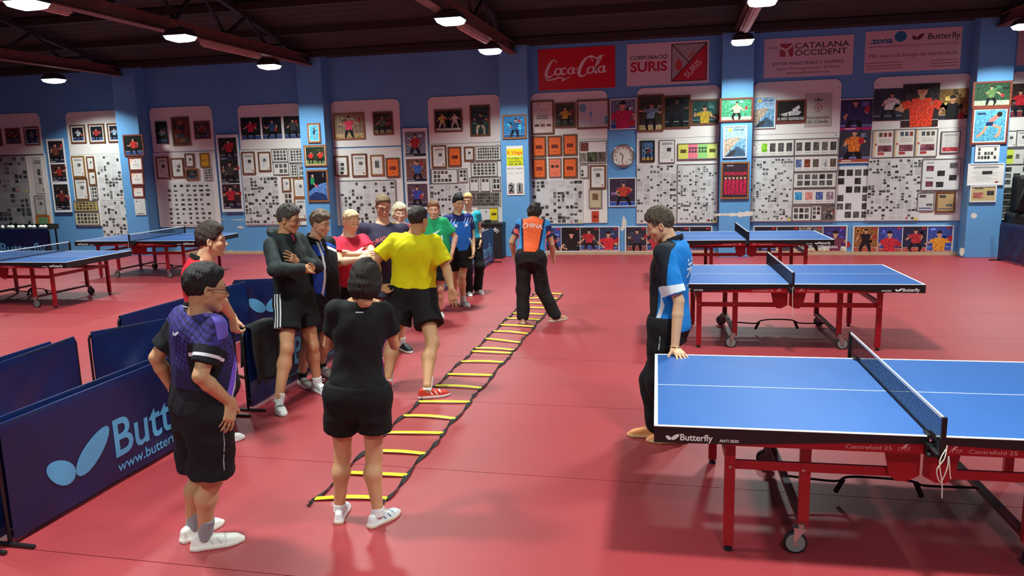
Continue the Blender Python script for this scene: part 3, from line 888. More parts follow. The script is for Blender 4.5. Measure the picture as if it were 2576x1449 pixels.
# ---- board G
def _fr(p, g):
    doc(p, g, (226, 206, 196), 0, 90, False, False)
    p.poly([(.28, .93), (.33, .9), (.42, .98), (.34, .945)], GREY(30), 1.3)
    for v in (.55, .5, .45):
        p.rect(.2, v, .8, v + .025, GREY(90), 1.3)
    for i in range(3):
        minipic(p, g, .1 + .3 * i, .2, .32 + .3 * i, .28, C(110, 60, 50))
I(7, 48, 170, 235, 432, None, 'brown', 'large brown framed programme sheet under the red script banner', *N, draw=_fr)
I(7, 238, 188, 405, 380, 'player', 'brown', 'brown framed photo of yellow player under red banner', *P, bg=(56, 58, 44), shirt=(200, 168, 60), floor=(60, 66, 50))
def _cb(p, g):
    p.rect(0, 0, 1, 1, C(206, 196, 192))
    p.el(.15, .75, .13, .17, C(110, 160, 180), .6)
    for i in range(3):
        for j in range(3):
            p.rect(.03 + i * .33, .08 + j * .3, .3 + i * .33, .3 + j * .3, C(188 + 6 * j, 196, 204), .5)
    p.rect(.42, .0, .44, 1, C(150, 170, 190), .8)
    p.rect(.9, .1, 1, .4, C(80, 170, 180), .9)
    p.rect(.4, .4, .46, .6, C(80, 150, 190), .9)
I(7, 412, 165, 670, 385, None, 'brown', 'wide brown framed pale blue certificate left of pink player poster', 'framed_certificate', 'certificate', draw=_cb, dep=.006)
for k, (x0, y0, x1, y1, lab) in enumerate([(58, 450, 172, 612, 'top left of six framed orange sheets'), (180, 447, 296, 605, 'top middle of six framed orange sheets'), (303, 435, 417, 600, 'top right of six framed orange sheets'),
                                         (60, 625, 173, 783, 'bottom left of six framed orange sheets'), (190, 625, 290, 773, 'bottom middle of six framed orange sheets, with two photos'), (303, 620, 418, 778, 'bottom right of six framed orange sheets')]):
    I(7, x0, y0, x1, y1, 'orange', 'silver' if k == 4 else 'brown', lab, *N, group='six framed orange sheets', bg=(240, 128, 96) if k == 4 else (236, 108, 52), two=(k == 4))
def _col(p, g):
    p.rect(0, 0, 1, 1, C(226, 224, 220))
    for (u0, v0, u1, v1, c) in [(.02, .55, .33, .97, (120, 64, 54)), (.0, .02, .27, .48, (150, 144, 132)), (.28, .02, .67, .5, (70, 72, 52)), (.68, .02, .99, .5, (96, 84, 70))]:
        minipic(p, g, u0, v0, u1, v1, C(*c))
I(7, 432, 490, 650, 660, None, 'silver', 'silver framed colour collage left of the wall clock', *PC, draw=_col)
I(7, 435, 675, 505, 780, 'grid', 'silver', 'small silver page with two photos under the colour collage', *PC, nx=2, ny=3, skip=.6)
I(7, 515, 678, 645, 865, 'doc', 'brown', 'brown framed announcement left below the wall clock', *N)
def _cr(p, g):
    p.rect(0, 0, 1, 1, C(200, 184, 152))
    minipic(p, g, .25, .42, .75, .8, C(120, 96, 70))
I(7, 508, 870, 612, 1018, None, 'silver', 'cream framed page with brown picture left of lower poster', *N, draw=_cr)
I(7, 530, 1042, 588, 1128, 'orange', None, 'small red booklet cover pinned low left of man at table', *N, bg=(196, 70, 50), dark=(120, 30, 30))
I(7, 58, 795, 465, 1140, 'news', None, 'large newspaper sheet behind the orange shirt man', *NW, n=50, cols=6)
# ---- between G and H
I(7, 675, 155, 885, 392, 'player', 'white', 'white bordered poster of pink shirted player above the clock', *PO, Y=YWALL, bg=(110, 120, 140), shirt=(200, 40, 90), floor=(50, 80, 150), size=1.2, portrait=True)
I(7, 665, 780, 882, 1005, 'player', 'white', 'white bordered poster of crouching player below the clock', *PO, Y=YWALL, bg=(60, 50, 70), shirt=(190, 70, 50), floor=(50, 90, 180))
cc = wl(1320 + 780 * .31756, 200 + 605 * .31756, YWALL)
ck = empty('wall_clock', tuple(cc), 0, 'round white wall clock with chrome rim showing half past ten', 'clock')
rad = .245
ring = [(math.cos(t), math.sin(t)) for t in np.linspace(0, 2 * math.pi, 49)[:-1]]
MB().tube([(x * rad * .95, -.03, z * rad * .95) for x, z in ring + ring[:2]], .022, 8, False).build('rim', CHROME, ck, True)
MB().prism([(x * rad * .95, z * rad * .95) for x, z in ring], -.02, 0).build('dial', mat('clock_dial', C(224, 220, 206), .5), ck, fix=True)
m = MB()
for h in range(1, 13):
    t = math.pi / 2 - h * math.pi / 6
    put_text(m, str(h), .165 * math.cos(t), .165 * math.sin(t) - .02, -.0215, .06, bold=.01)
m.build('numerals', BLACKM, ck)
for ln, wd_, t in ((.10, .014, R(90 - 10.5 * 30)), (.15, .01, R(90 - 190))):
    MB().bar((0, -.025, 0), (ln * math.cos(t), -.025, ln * math.sin(t)), .003, wd_, up=(0, 0, 1) if abs(math.sin(t)) < .7 else (1, 0, 0)).build('hand', BLACKM, ck)
MB().prism([(x * rad * .9, z * rad * .9) for x, z in ring[32:41]], -.026, -.0235).build('red_mark', mat('clock_red', C(190, 90, 80), .5), ck, fix=True)
# ---- board H
I(7, 893, 125, 1098, 410, 'player', 'brown', 'tall brown framed photo of kneeling player right of clock, leftmost', *P, bg=(60, 56, 46), shirt=(120, 150, 170), floor=(190, 170, 120), lean=.3)
I(7, 1100, 132, 1312, 385, 'player', 'brown', 'brown framed very dark player photo right of the clock', *P, bg=(28, 40, 40), shirt=(36, 40, 44), floor=(30, 40, 40), hair=(16, 16, 16), skin=C(110, 84, 66), size=1.2)
I(7, 1318, 160, 1535, 355, 'player', 'brown', 'brown framed photo of yellow player with raised arm by pillar', *P, bg=(40, 76, 70), shirt=(190, 160, 50), floor=(30, 60, 56), portrait=True)
I(7, 915, 485, 1030, 652, 'player', 'black', 'small dark framed blue and orange picture right of clock', *P, bg=(70, 110, 150), shirt=(60, 60, 66), floor=(190, 150, 60))
I(7, 1065, 480, 1190, 660, 'doc', 'silver', 'silver framed announcement right of the wall clock', *N)
def _cs(p, g):
    for i, c in enumerate([(222, 222, 100), (240, 130, 150), (160, 220, 130), (214, 226, 130)]):
        p.rect(i / 4, 0, (i + 1) / 4, 1, C(*c))
        if i in (1, 2):
            for k in range(6):
                minipic(p, g, i / 4 + .02 + (k % 3) * .075, .4 + (k // 3) * .22, i / 4 + .075 + (k % 3) * .075, .56 + (k // 3) * .22, C(90, 60, 70) if i == 1 else C(70, 90, 70))
        else:
            minipic(p, g, i / 4 + .05, .4, i / 4 + .2, .64, C(90, 84, 40))
I(7, 1212, 508, 1530, 628, None, 'silver', 'strip of yellow, pink and green sheets left of fourth pillar', *N, draw=_cs)
I(7, 890, 672, 1202, 1138, 'news', None, 'newspaper sheet just left of the man at the table', *NW, n=56, cols=6)
I(7, 1208, 672, 1528, 1138, 'news', 'silver', 'newspaper sheet above the head of the man at the table', *NW, n=84, cols=7)
# ---- fourth pillar
I(8, 35, 150, 295, 330, 'player', 'redwood', 'red wood framed green match photo on fourth pillar', *P, Y=YP, bg=(70, 150, 110), shirt=(220, 180, 150), floor=(200, 200, 170))
I(8, 62, 370, 245, 618, 'coast', 'white', 'framed blue coast poster on fourth pillar', *PO, Y=YP)
def _rteam(p, g):
    p.rect(0, 0, 1, 1, C(60, 44, 52), 0, True)
    p.text('Butterfly', .3, .93, .05, GREY(210), 1.2, bold=.02)
    for i in range(6):
        u = .06 + .155 * i
        p.rect(u, .08, u + .13, .52, C(186, 36, 70), .6, True)
        p.el(u + .065, .58, .05, .05, SKIN, .8)
        p.el(u + .065, .63, .05, .03, C(40, 30, 26), .9)
        p.rect(u, .64, u + .13, .76, C(170, 46, 60), .4, True)
I(8, 45, 655, 262, 945, None, 'wood', 'wood framed photo of a team in red on fourth pillar', *P, Y=YP, draw=_rteam)
# ---- board I
I(8, 298, 140, 470, 385, 'coast', 'white', 'coast and beach poster right of fourth pillar', *PO)
def _bw(p, g):
    p.rect(0, 0, 1, 1, GREY(36), 0, True)
    p.poly([(.05, .35), (.5, .5), (.7, .6), (.9, .45), (.8, .3), (.3, .25)], GREY(190), .6, True)
    p.poly([(.55, .6), (.8, .8), (.85, .65), (.65, .5)], GREY(210), .8, True)
    p.rect(0, .05, 1, .2, GREY(150), .7, True)
    p.rect(.1, .05, .14, .4, GREY(20), .9)
    p.rect(.38, .05, .42, .4, GREY(20), .9)
I(8, 478, 165, 712, 340, None, 'redwood', 'framed black and white action photo beside the town plaque', *P, draw=_bw)
def _aj(p, g):
    p.rect(0, 0, 1, 1, C(188, 182, 172))
    p.poly([(.36, .77), (.33, .86), (.41, .82), (.5, .88), (.59, .82), (.67, .86), (.64, .77)], GREY(110), 1)
    p.poly([(.5, .74), (.68, .58), (.5, .42), (.32, .58)], C(150, 110, 96), 1)
    p.poly([(.5, .7), (.64, .58), (.5, .46), (.36, .58)], C(200, 190, 180), 1.3)
    p.line([(.4, .6), (.5, .55), (.6, .62)], .03, C(150, 80, 66), 1.6)
    p.line([(.5, .5), (.5, .66)], .03, C(150, 80, 66), 1.6)
    p.text('Ajuntament', .5, .24, .13, GREY(70), 1.2, bold=.01, width=.86 * p.w)
    p.text('de Calella', .5, .11, .13, GREY(70), 1.2, bold=.01, width=.76 * p.w)
I(8, 710, 115, 915, 370, None, None, 'grey town hall plaque with crown and diamond crest', 'town_plaque', 'plaque', draw=_aj)
I(8, 285, 480, 620, 605, 'strip', 'silver', 'photo strip with one bright green picture under insurance banner', *PC, n=5, cols=[(222, 220, 212), (120, 190, 50), None, None, None])
I(8, 625, 470, 970, 595, 'strip', 'silver', 'top photo strip of right column under insurance banner', *PC, n=5)
I(8, 620, 605, 968, 725, 'strip', 'silver', 'second photo strip with red brown picture, right column', *PC, n=5, cols=[(90, 110, 150), (120, 60, 44), (100, 90, 80), (200, 204, 200), (90, 80, 70)])
I(8, 615, 735, 955, 855, 'grid', 'silver', 'third photo strip of ten black and white pictures', *PC, nx=5, ny=2)
I(8, 610, 865, 950, 985, 'strip', 'silver', 'fourth strip with cyan and pink drawings', *PC, n=4, cols=[(70, 160, 210), (226, 150, 140), (80, 100, 150), (150, 130, 140)])
I(8, 602, 1000, 755, 1120, 'grid', 'silver', 'lowest left photo sheet behind the far right table', *PC, nx=3, ny=2)
I(8, 757, 995, 838, 1118, 'grid', 'silver', 'lowest middle photo sheet behind the far right table', *PC, nx=2, ny=3, skip=.3)
I(8, 848, 990, 942, 1115, 'player', 'silver', 'lowest right grey photo behind the far right table', *P, bg=(110, 104, 100), shirt=(80, 76, 74), table=False)
I(8, 272, 615, 608, 1125, 'news', 'silver', 'newspaper sheet right of the red team photo', *NW, n=80, cols=7)
# ---- between I and J
def _ij(p, g):
    player(p, g, (.0, .5, 1, 1), bg=(56, 50, 90), shirt=(60, 50, 100), floor=(90, 60, 140), size=1.2)
    player(p, g, (.0, .0, 1, .5), bg=(60, 60, 70), shirt=(226, 120, 50), floor=(90, 90, 170), size=1.3)
    p.rect(0, .52, 1, .555, C(190, 40, 90), 1.6)
    p.rect(.15, .53, .5, .542, GREY(230), 1.8)
    p.rect(0, .0, 1, .05, C(180, 80, 50), 1.6)
    p.rect(.1, .015, .4, .03, GREY(230), 1.8)
I(8, 985, 155, 1232, 660, None, 'white', 'white bordered double player poster left of rightmost wide board', *PO, Y=YWALL, draw=_ij)
I(8, 955, 690, 1220, 1120, 'grid', None, 'white sheet of many photos below the double player poster', *PC, Y=YWALL, nx=4, ny=6, bg=(232, 232, 232), skip=.12, m=.04)
# ---- board J
I(9, 68, 135, 275, 370, 'player', None, 'unframed photo of leaning white shirted player, first of three', *PO, bg=(54, 60, 72), shirt=(226, 220, 214), floor=(40, 44, 60), lean=.6)
I(9, 290, 98, 550, 415, 'player', None, 'large unframed photo of cheering orange shirted player', *PO, bg=(50, 44, 42), shirt=(226, 70, 44), floor=(60, 40, 40), size=1.25, portrait=True, racket=False)
I(9, 562, 135, 775, 358, 'player', None, 'unframed photo of black shirted player by last pillar', *PO, bg=(150, 116, 60), shirt=(30, 28, 30), floor=(50, 50, 56), portrait=True)
def _pg(p, g):
    p.rect(0, 0, 1, 1, C(226, 222, 210))
    p.rect(.03, .02, .12, .98, C(220, 190, 150), .5)
    for i in range(3):
        minipic(p, g, .28 + .22 * i, .76, .44 + .22 * i, .92, C(*g.choice([(150, 70, 60), (70, 80, 90), (90, 80, 70)])))
    for v in (.66, .6, .55):
        p.rect(.3, v, .85, v + .02, GREY(170), 1)
    p.rect(.1, .44, .2, .52, C(190, 90, 80), 1)
    minipic(p, g, .25, .2, .9, .44, C(120, 70, 80))
    minipic(p, g, .25, .08, .55, .18, C(170, 60, 60))
for k, (x0, y0, x1, y1, lab) in enumerate([(58, 445, 217, 655, 'first of three matching competition sheets'), (219, 438, 378, 650, 'middle of three matching competition sheets'), (380, 435, 542, 645, 'third of three matching competition sheets')]):
    I(9, x0, y0, x1, y1, None, 'silver', lab + ' under rightmost wide banner', *N, group='three matching competition sheets', draw=_pg)
def _st(p, g):
    doc(p, g, (214, 212, 206), 0, 140, True, False)
    minipic(p, g, .05, .05, .95, .25, C(180, 60, 70))
I(9, 580, 455, 715, 618, None, 'silver', 'silver framed page with red photo near last pillar', *N, draw=_st)
I(9, 30, 662, 408, 1130, 'news', None, 'large newspaper sheet with green corner photo, rightmost one', *NW, n=84, cols=7)
def _sc(p, g):
    p.rect(0, 0, 1, 1, C(222, 222, 220))
    for (u, v) in [(.1, .62), (.1, .1), (.4, .45), (.72, .7), (.72, .3), (.38, .08)]:
        minipic(p, g, u, v, u + .2, v + .18, C(110, 60, 80) if u < .3 else None)
    for v in (.88, .38):
        p.rect(.1, v, .3, v + .03, GREY(120), 1)
I(9, 435, 665, 715, 900, None, 'silver', 'large silver framed page with scattered colour photos near last pillar', *PC, draw=_sc)
def _lt(p, g, bg=(208, 206, 204)):
    p.rect(0, 0, 1, 1, C(*bg))
    minipic(p, g, .1, .74, .5, .9)
    minipic(p, g, .55, .25, .95, .38)
    p.rect(.08, .08, .92, .15, C(80, 80, 130) if bg[0] > 200 and bg[2] > 190 else GREY(100), 1)
I(9, 398, 918, 520, 1058, None, 'silver', 'dark framed grey letter, left of the pair low near last pillar', *N, draw=_lt)
I(9, 540, 912, 680, 1070, None, 'brown', 'brown framed tan letter, right of the pair low near last pillar', *N, draw=lambda p, g: _lt(p, g, (190, 160, 112)))
# ---- last pillar
I(9, 822, 80, 1105, 265, 'player', 'redwood', 'red wood framed dark green photo at top of last pillar', *P, Y=YP, bg=(44, 74, 50), shirt=(90, 120, 70), floor=(170, 190, 150))
def _run(p, g):
    p.rect(0, 0, 1, 1, C(90, 160, 190), 0, True)
    p.poly([(.45, .62), (.6, .6), (.8, .78), (.7, .86), (.5, .72)], C(220, 120, 110), .8, True)
    p.poly([(.35, .5), (.6, .5), (.6, .62), (.4, .62)], C(30, 50, 90), .85, True)
    p.line([(.4, .5), (.3, .3), (.1, .15)], .09, SKIN, .8)
    p.line([(.58, .52), (.85, .42), (.8, .2), (.68, .14)], .09, SKIN, .8)
    p.el(.8, .86, .09, .08, C(40, 30, 30), 1)
    p.rect(.08, .86, .35, .92, C(40, 60, 90), 1)
I(9, 815, 275, 1075, 548, None, 'redwood', 'red wood framed pale blue runner poster on last pillar', *P, Y=YP, draw=_run, mat_w=.02)
I(9, 838, 562, 1012, 682, 'grid', 'white', 'white sheet with row of small photos on last pillar', *PC, Y=YP, nx=6, ny=3, skip=.45)
I(9, 782, 700, 1045, 862, 'doc', 'white', 'wide white double page with red photos on last pillar', *N, Y=YP, pics=1, seal=True)
def _ta(p, g):
    p.rect(0, 0, 1, 1, C(196, 176, 128))
    p.rect(.12, .84, .5, .92, GREY(80), 1)
    minipic(p, g, .1, .2, .5, .6, C(170, 100, 90))
    minipic(p, g, .66, .4, .95, .7)
I(9, 798, 868, 990, 990, None, 'white', 'yellowed newspaper page, lowest on last pillar', *N, Y=YP, draw=_ta)
# ---- board K (right photo edge)
I(9, 1090, 95, 1260, 340, 'player', None, 'unframed photo of red player at the right photo edge', *PO, bg=(60, 44, 40), shirt=(190, 40, 50), floor=(120, 60, 60))
I(9, 1065, 450, 1145, 575, 'doc', 'silver', 'silver framed page with orange print by right photo edge', *N, title=False)
I(9, 1152, 445, 1235, 572, 'doc', 'silver', 'silver framed page cut by right photo edge', *N)
def _yl(p, g):
    p.rect(0, 0, 1, 1, C(216, 214, 204))
    p.rect(0, 0, .48, 1, C(210, 220, 80), .5)
    minipic(p, g, .04, .35, .44, .6, C(90, 96, 40))
    minipic(p, g, .6, .35, .78, .65)
I(9, 1050, 585, 1205, 705, None, 'silver', 'silver frame with lime yellow half by right photo edge', *N, draw=_yl)
I(9, 1040, 712, 1260, 870, 'grid', None, 'pale page with grey photos by right photo edge', *PC, nx=3, ny=3, skip=.3)
I(9, 1025, 872, 1108, 1125, 'grid', None, 'column of dark photos above the right barrier', *PC, nx=1, ny=5, gap=.08, m=.03)
# ---- low posters along the floor
def low(ps):
    def d(p, g):
        n = len(ps)
        for i, (bg, sh, flr) in enumerate(ps):
            player(p, g, (i / n + .004, .0, (i + 1) / n - .004, 1), bg=bg, shirt=sh, floor=flr, size=1.05, portrait=(i % 2 == 1))
            if flr[2] > 120:
                p.rect(i / n, .0, (i + 1) / n, .06, C(190, 120, 110), 1.2, True)
            p.rect((i + 1) / n - .06, .9, (i + 1) / n - .02, .96, C(200, 40, 50), 1.8)
    return d
I(0, 1362, 570, 1559, 633, None, 'white', 'low strip poster of four players behind the orange shirt man', *PO, Y=YWALL, draw=low([((60, 80, 150), (40, 40, 60), (180, 110, 110)), ((26, 24, 28), (36, 30, 34), (26, 24, 28)), ((40, 40, 44), (190, 50, 60), (60, 90, 160)), ((50, 60, 90), (220, 50, 60), (50, 90, 170))]))
I(0, 1572, 569, 1791, 634, None, 'white', 'low strip poster of players behind the man at the table', *PO, Y=YWALL, draw=low([((50, 50, 60), (60, 60, 90), (150, 80, 70)), ((40, 44, 60), (190, 60, 70), (60, 80, 150)), ((44, 44, 56), (200, 60, 70), (60, 80, 150)), ((40, 40, 50), (60, 70, 100), (60, 80, 150))]))
def _dod(p, g):
    low([((40, 40, 56), (180, 50, 60), (60, 80, 150)), ((50, 50, 60), (70, 70, 80), (200, 190, 150)), ((110, 106, 100), (210, 60, 60), (210, 200, 170)), ((60, 56, 120), (120, 60, 80), (220, 214, 190))])(p, g)
    p.text('DANIELA', .78, .3, .13, C(226, 226, 226), 2, bold=.03, width=.2 * p.w)
    p.text('DODEAN', .81, .16, .13, C(226, 226, 226), 2, bold=.03, width=.2 * p.w)
    p.text('ANA', .6, .2, .12, C(226, 226, 226), 2, bold=.03)
I(0, 1895, 568, 2129, 637, None, 'white', 'low strip poster with player name lettering behind far right table', *PO, Y=YWALL, draw=_dod)
I(0, 2146, 568, 2395, 636, None, 'white', 'low strip poster of four players at far right', *PO, Y=YWALL, draw=low([((150, 96, 50), (26, 26, 32), (180, 90, 70)), ((60, 70, 150), (206, 50, 60), (180, 80, 70)), ((40, 44, 70), (190, 50, 60), (190, 90, 80)), ((60, 80, 160), (226, 150, 50), (70, 90, 170))]))

# ---- sponsor banners above the boards
def banner(x0, y0, x1, y1, label, draw, name='sponsor_banner'):
    return item(0, x0, y0, x1, y1, None, None, label, name, 'banner', 'sponsor banners above the boards', Y=YWALL, draw=draw, dep=.002)
def _cola(p, g):
    p.rect(0, 0, 1, 1, C(206, 14, 44))
    c = C(236, 226, 226)
    k = p.h / p.w
    cnt = [0]
    def S(pts, ws, dx=0, dy=0, sc=1.0):
        q = spl([(x * sc + dx, y * sc + dy) for x, y in pts], 8)
        n = len(q)
        wv = [np.interp(i / (n - 1), np.linspace(0, 1, len(ws)), ws) for i in range(n)]
        cnt[0] += 1
        for j, qd in enumerate(stroke(q, wv)):
            p.poly([(a / 4.0, b / (4.0 * k)) for a, b in qd], c, 1 + cnt[0] * .5)
    # units: banner is 4 wide, 4k (about 2.1) high
    S([(1.0, 1.38), (.86, 1.5), (.7, 1.42), (.5, 1.1), (.42, .8), (.52, .66), (.72, .72), (.86, .86)], [.05, .05, .1, .15, .15, .1, .05, .04])
    o = [(.0, .3), (-.13, .22), (-.15, .06), (-.02, -.02), (.13, .08), (.15, .24), (.02, .31)]
    S(o, [.07, .1, .1, .06, .1, .1, .06], 1.05, .78)
    S([(1.48, 1.02), (1.36, 1.1), (1.24, .98), (1.24, .82), (1.34, .76), (1.48, .86)], [.06, .06, .1, .1, .07, .03])
    S(o, [.06, .09, .09, .05, .07, .07, .05], 1.72, .8, .95)
    S([(1.88, 1.1), (1.82, .92), (1.86, .8), (1.98, .86)], [.1, .1, .08, .03])
    S([(1.96, 1.02), (2.06, 1.04)], [.05, .05])
    S([(2.86, 1.34), (2.76, 1.56), (2.54, 1.54), (2.3, 1.26), (2.14, .88), (2.18, .68), (2.38, .66), (2.62, .84)], [.05, .05, .1, .16, .17, .13, .06, .04])
    S([(2.5, 1.5), (2.75, 1.62), (3.1, 1.5), (3.45, 1.66)], [.04, .08, .08, .03])
    S(o, [.07, .1, .1, .06, .1, .1, .06], 2.74, .78)
    S([(2.92, .86), (3.1, 1.16), (3.28, 1.5), (3.26, 1.62), (3.16, 1.5), (3.02, 1.1), (2.98, .84), (3.06, .78), (3.16, .84)], [.04, .05, .06, .06, .08, .11, .11, .07, .03])
    S(o, [.06, .09, .09, .05, .07, .07, .05], 3.3, .8, .95)
    S([(3.46, 1.12), (3.4, .92), (3.44, .8), (3.58, .86)], [.1, .1, .08, .03])
    S([(.36, .62), (.5, .52), (.8, .54), (1.1, .62), (1.36, .56), (1.26, .52), (1.3, .46), (1.5, .58), (1.7, .62)], [.02, .06, .08, .06, .04, .05, .06, .05, .02])
banner(1353, 125, 1548, 220, 'red banner with white script lettering, leftmost of the banners', _cola)
def _suris(p, g):
    p.rect(0, 0, 1, 1, C(226, 204, 208))
    p.text('CORPORACIÓ', .27, .62, .13, C(30, 26, 30), 1, bold=.012, width=.46 * p.w)
    p.text('SURIS', .27, .34, .32, C(190, 30, 50), 1, bold=.03, width=.45 * p.w)
    p.poly([(.545, .06), (.975, .06), (.975, .95), (.545, .95)], C(36, 28, 30), .5)
    p.poly([(.555, .08), (.965, .08), (.965, .93), (.555, .93)], C(176, 160, 160), 1)
    p.poly([(.56, .08), (.965, .08), (.965, .93)], C(200, 30, 50), 1.4)
    p.line([(.555, .93), (.76, .5)], .01, C(36, 28, 30), 1.6)
    p.line([(.555, .08), (.965, .93)], .01, C(36, 28, 30), 1.7)
    p.poly([(.60, .35), (.66, .3), (.68, .5), (.64, .6), (.6, .5)], C(200, 70, 70), 1.5)
    p.poly([(.74, .62), (.8, .6), (.86, .76), (.78, .74)], C(190, 120, 110), 1.5)
    v, f = text2d('SURIS', .2 * p.h, bold=.02)
    an = math.atan2(.85 * p.h, .41 * p.w)
    p.tx.append(MB().add([((.83 - .5) * p.w + a * math.cos(an) - b * math.sin(an), -.0016, (.3 - .5) * p.h + a * math.sin(an) + b * math.cos(an)) for a, b in v], f, C(226, 190, 195)))
banner(1577, 112, 1783, 208, 'pale banner with black and red lettering and a red triangle', _suris)
def _cat(p, g):
    p.rect(0, 0, 1, 1, C(222, 196, 202))
    d = C(70, 46, 56)
    p.text('Grup', .1, .74, .1, d, 1, shear=.3)
    p.rect(.18, .53, .33, .86, C(176, 70, 84), .6)
    p.poly([(.18, .8), (.25, .72), (.33, .86), (.33, .8), (.27, .68), (.29, .53), (.25, .53), (.24, .66), (.18, .73)], C(222, 196, 202), 1)
    p.text('CATALANA', .65, .72, .2, d, 1, bold=.008, width=.6 * p.w)
    p.text('OCCIDENT', .64, .54, .2, d, 1, bold=.008, width=.58 * p.w)
    p.text('ESTER MARTÍNEZ I TARRES', .5, .31, .115, d, 1, width=.8 * p.w)
    p.text("Agent d'Assegurances - 8/74316", .5, .19, .09, d, 1, width=.72 * p.w)
    p.text('estermt@wanadoo.es', .5, .08, .09, d, 1, width=.48 * p.w)
banner(1923, 99, 2144, 187, 'pale pink insurance banner with red square emblem', _cat)
def _zona(p, g):
    p.rect(0, 0, 1, 1, C(222, 192, 200))
    d = C(110, 40, 56)
    p.text('.zona', .17, .7, .2, C(40, 110, 150), 1, bold=.03, width=.24 * p.w)
    p.el(.37, .84, .065, .13, C(40, 120, 160), 1)
    w = MB()
    for q in WINGS:
        p.poly([(.485 + a * .065, .73 + b * .17) for a, b in q], d, 1)
    p.text('Butterfly', .82, .74, .2, C(70, 46, 56), 1, bold=.012, width=.33 * p.w)
    p.text('venta de productes de tot el món per a tennis de taula Calella', .5, .6, .075, d, 1, width=.92 * p.w)
    p.text('Més que una botiga de tennis taula', .5, .36, .13, d, 1, shear=.35, width=.92 * p.w)
    for k in range(3):
        p.rect(.02, .08 + .07 * k, .4, .1 + .07 * k, C(160, 110, 120), 1)
        p.rect(.7, .08 + .07 * k, .98, .1 + .07 * k, C(160, 110, 120), 1)
banner(2178, 80, 2414, 173, 'pale pink shop banner with blue round mark and script line', _zona)
banner(2564, 58, 2700, 158, 'pale banner cut by the right photo edge', lambda p, g: p.rect(0, 0, 1, 1, C(214, 170, 176)))
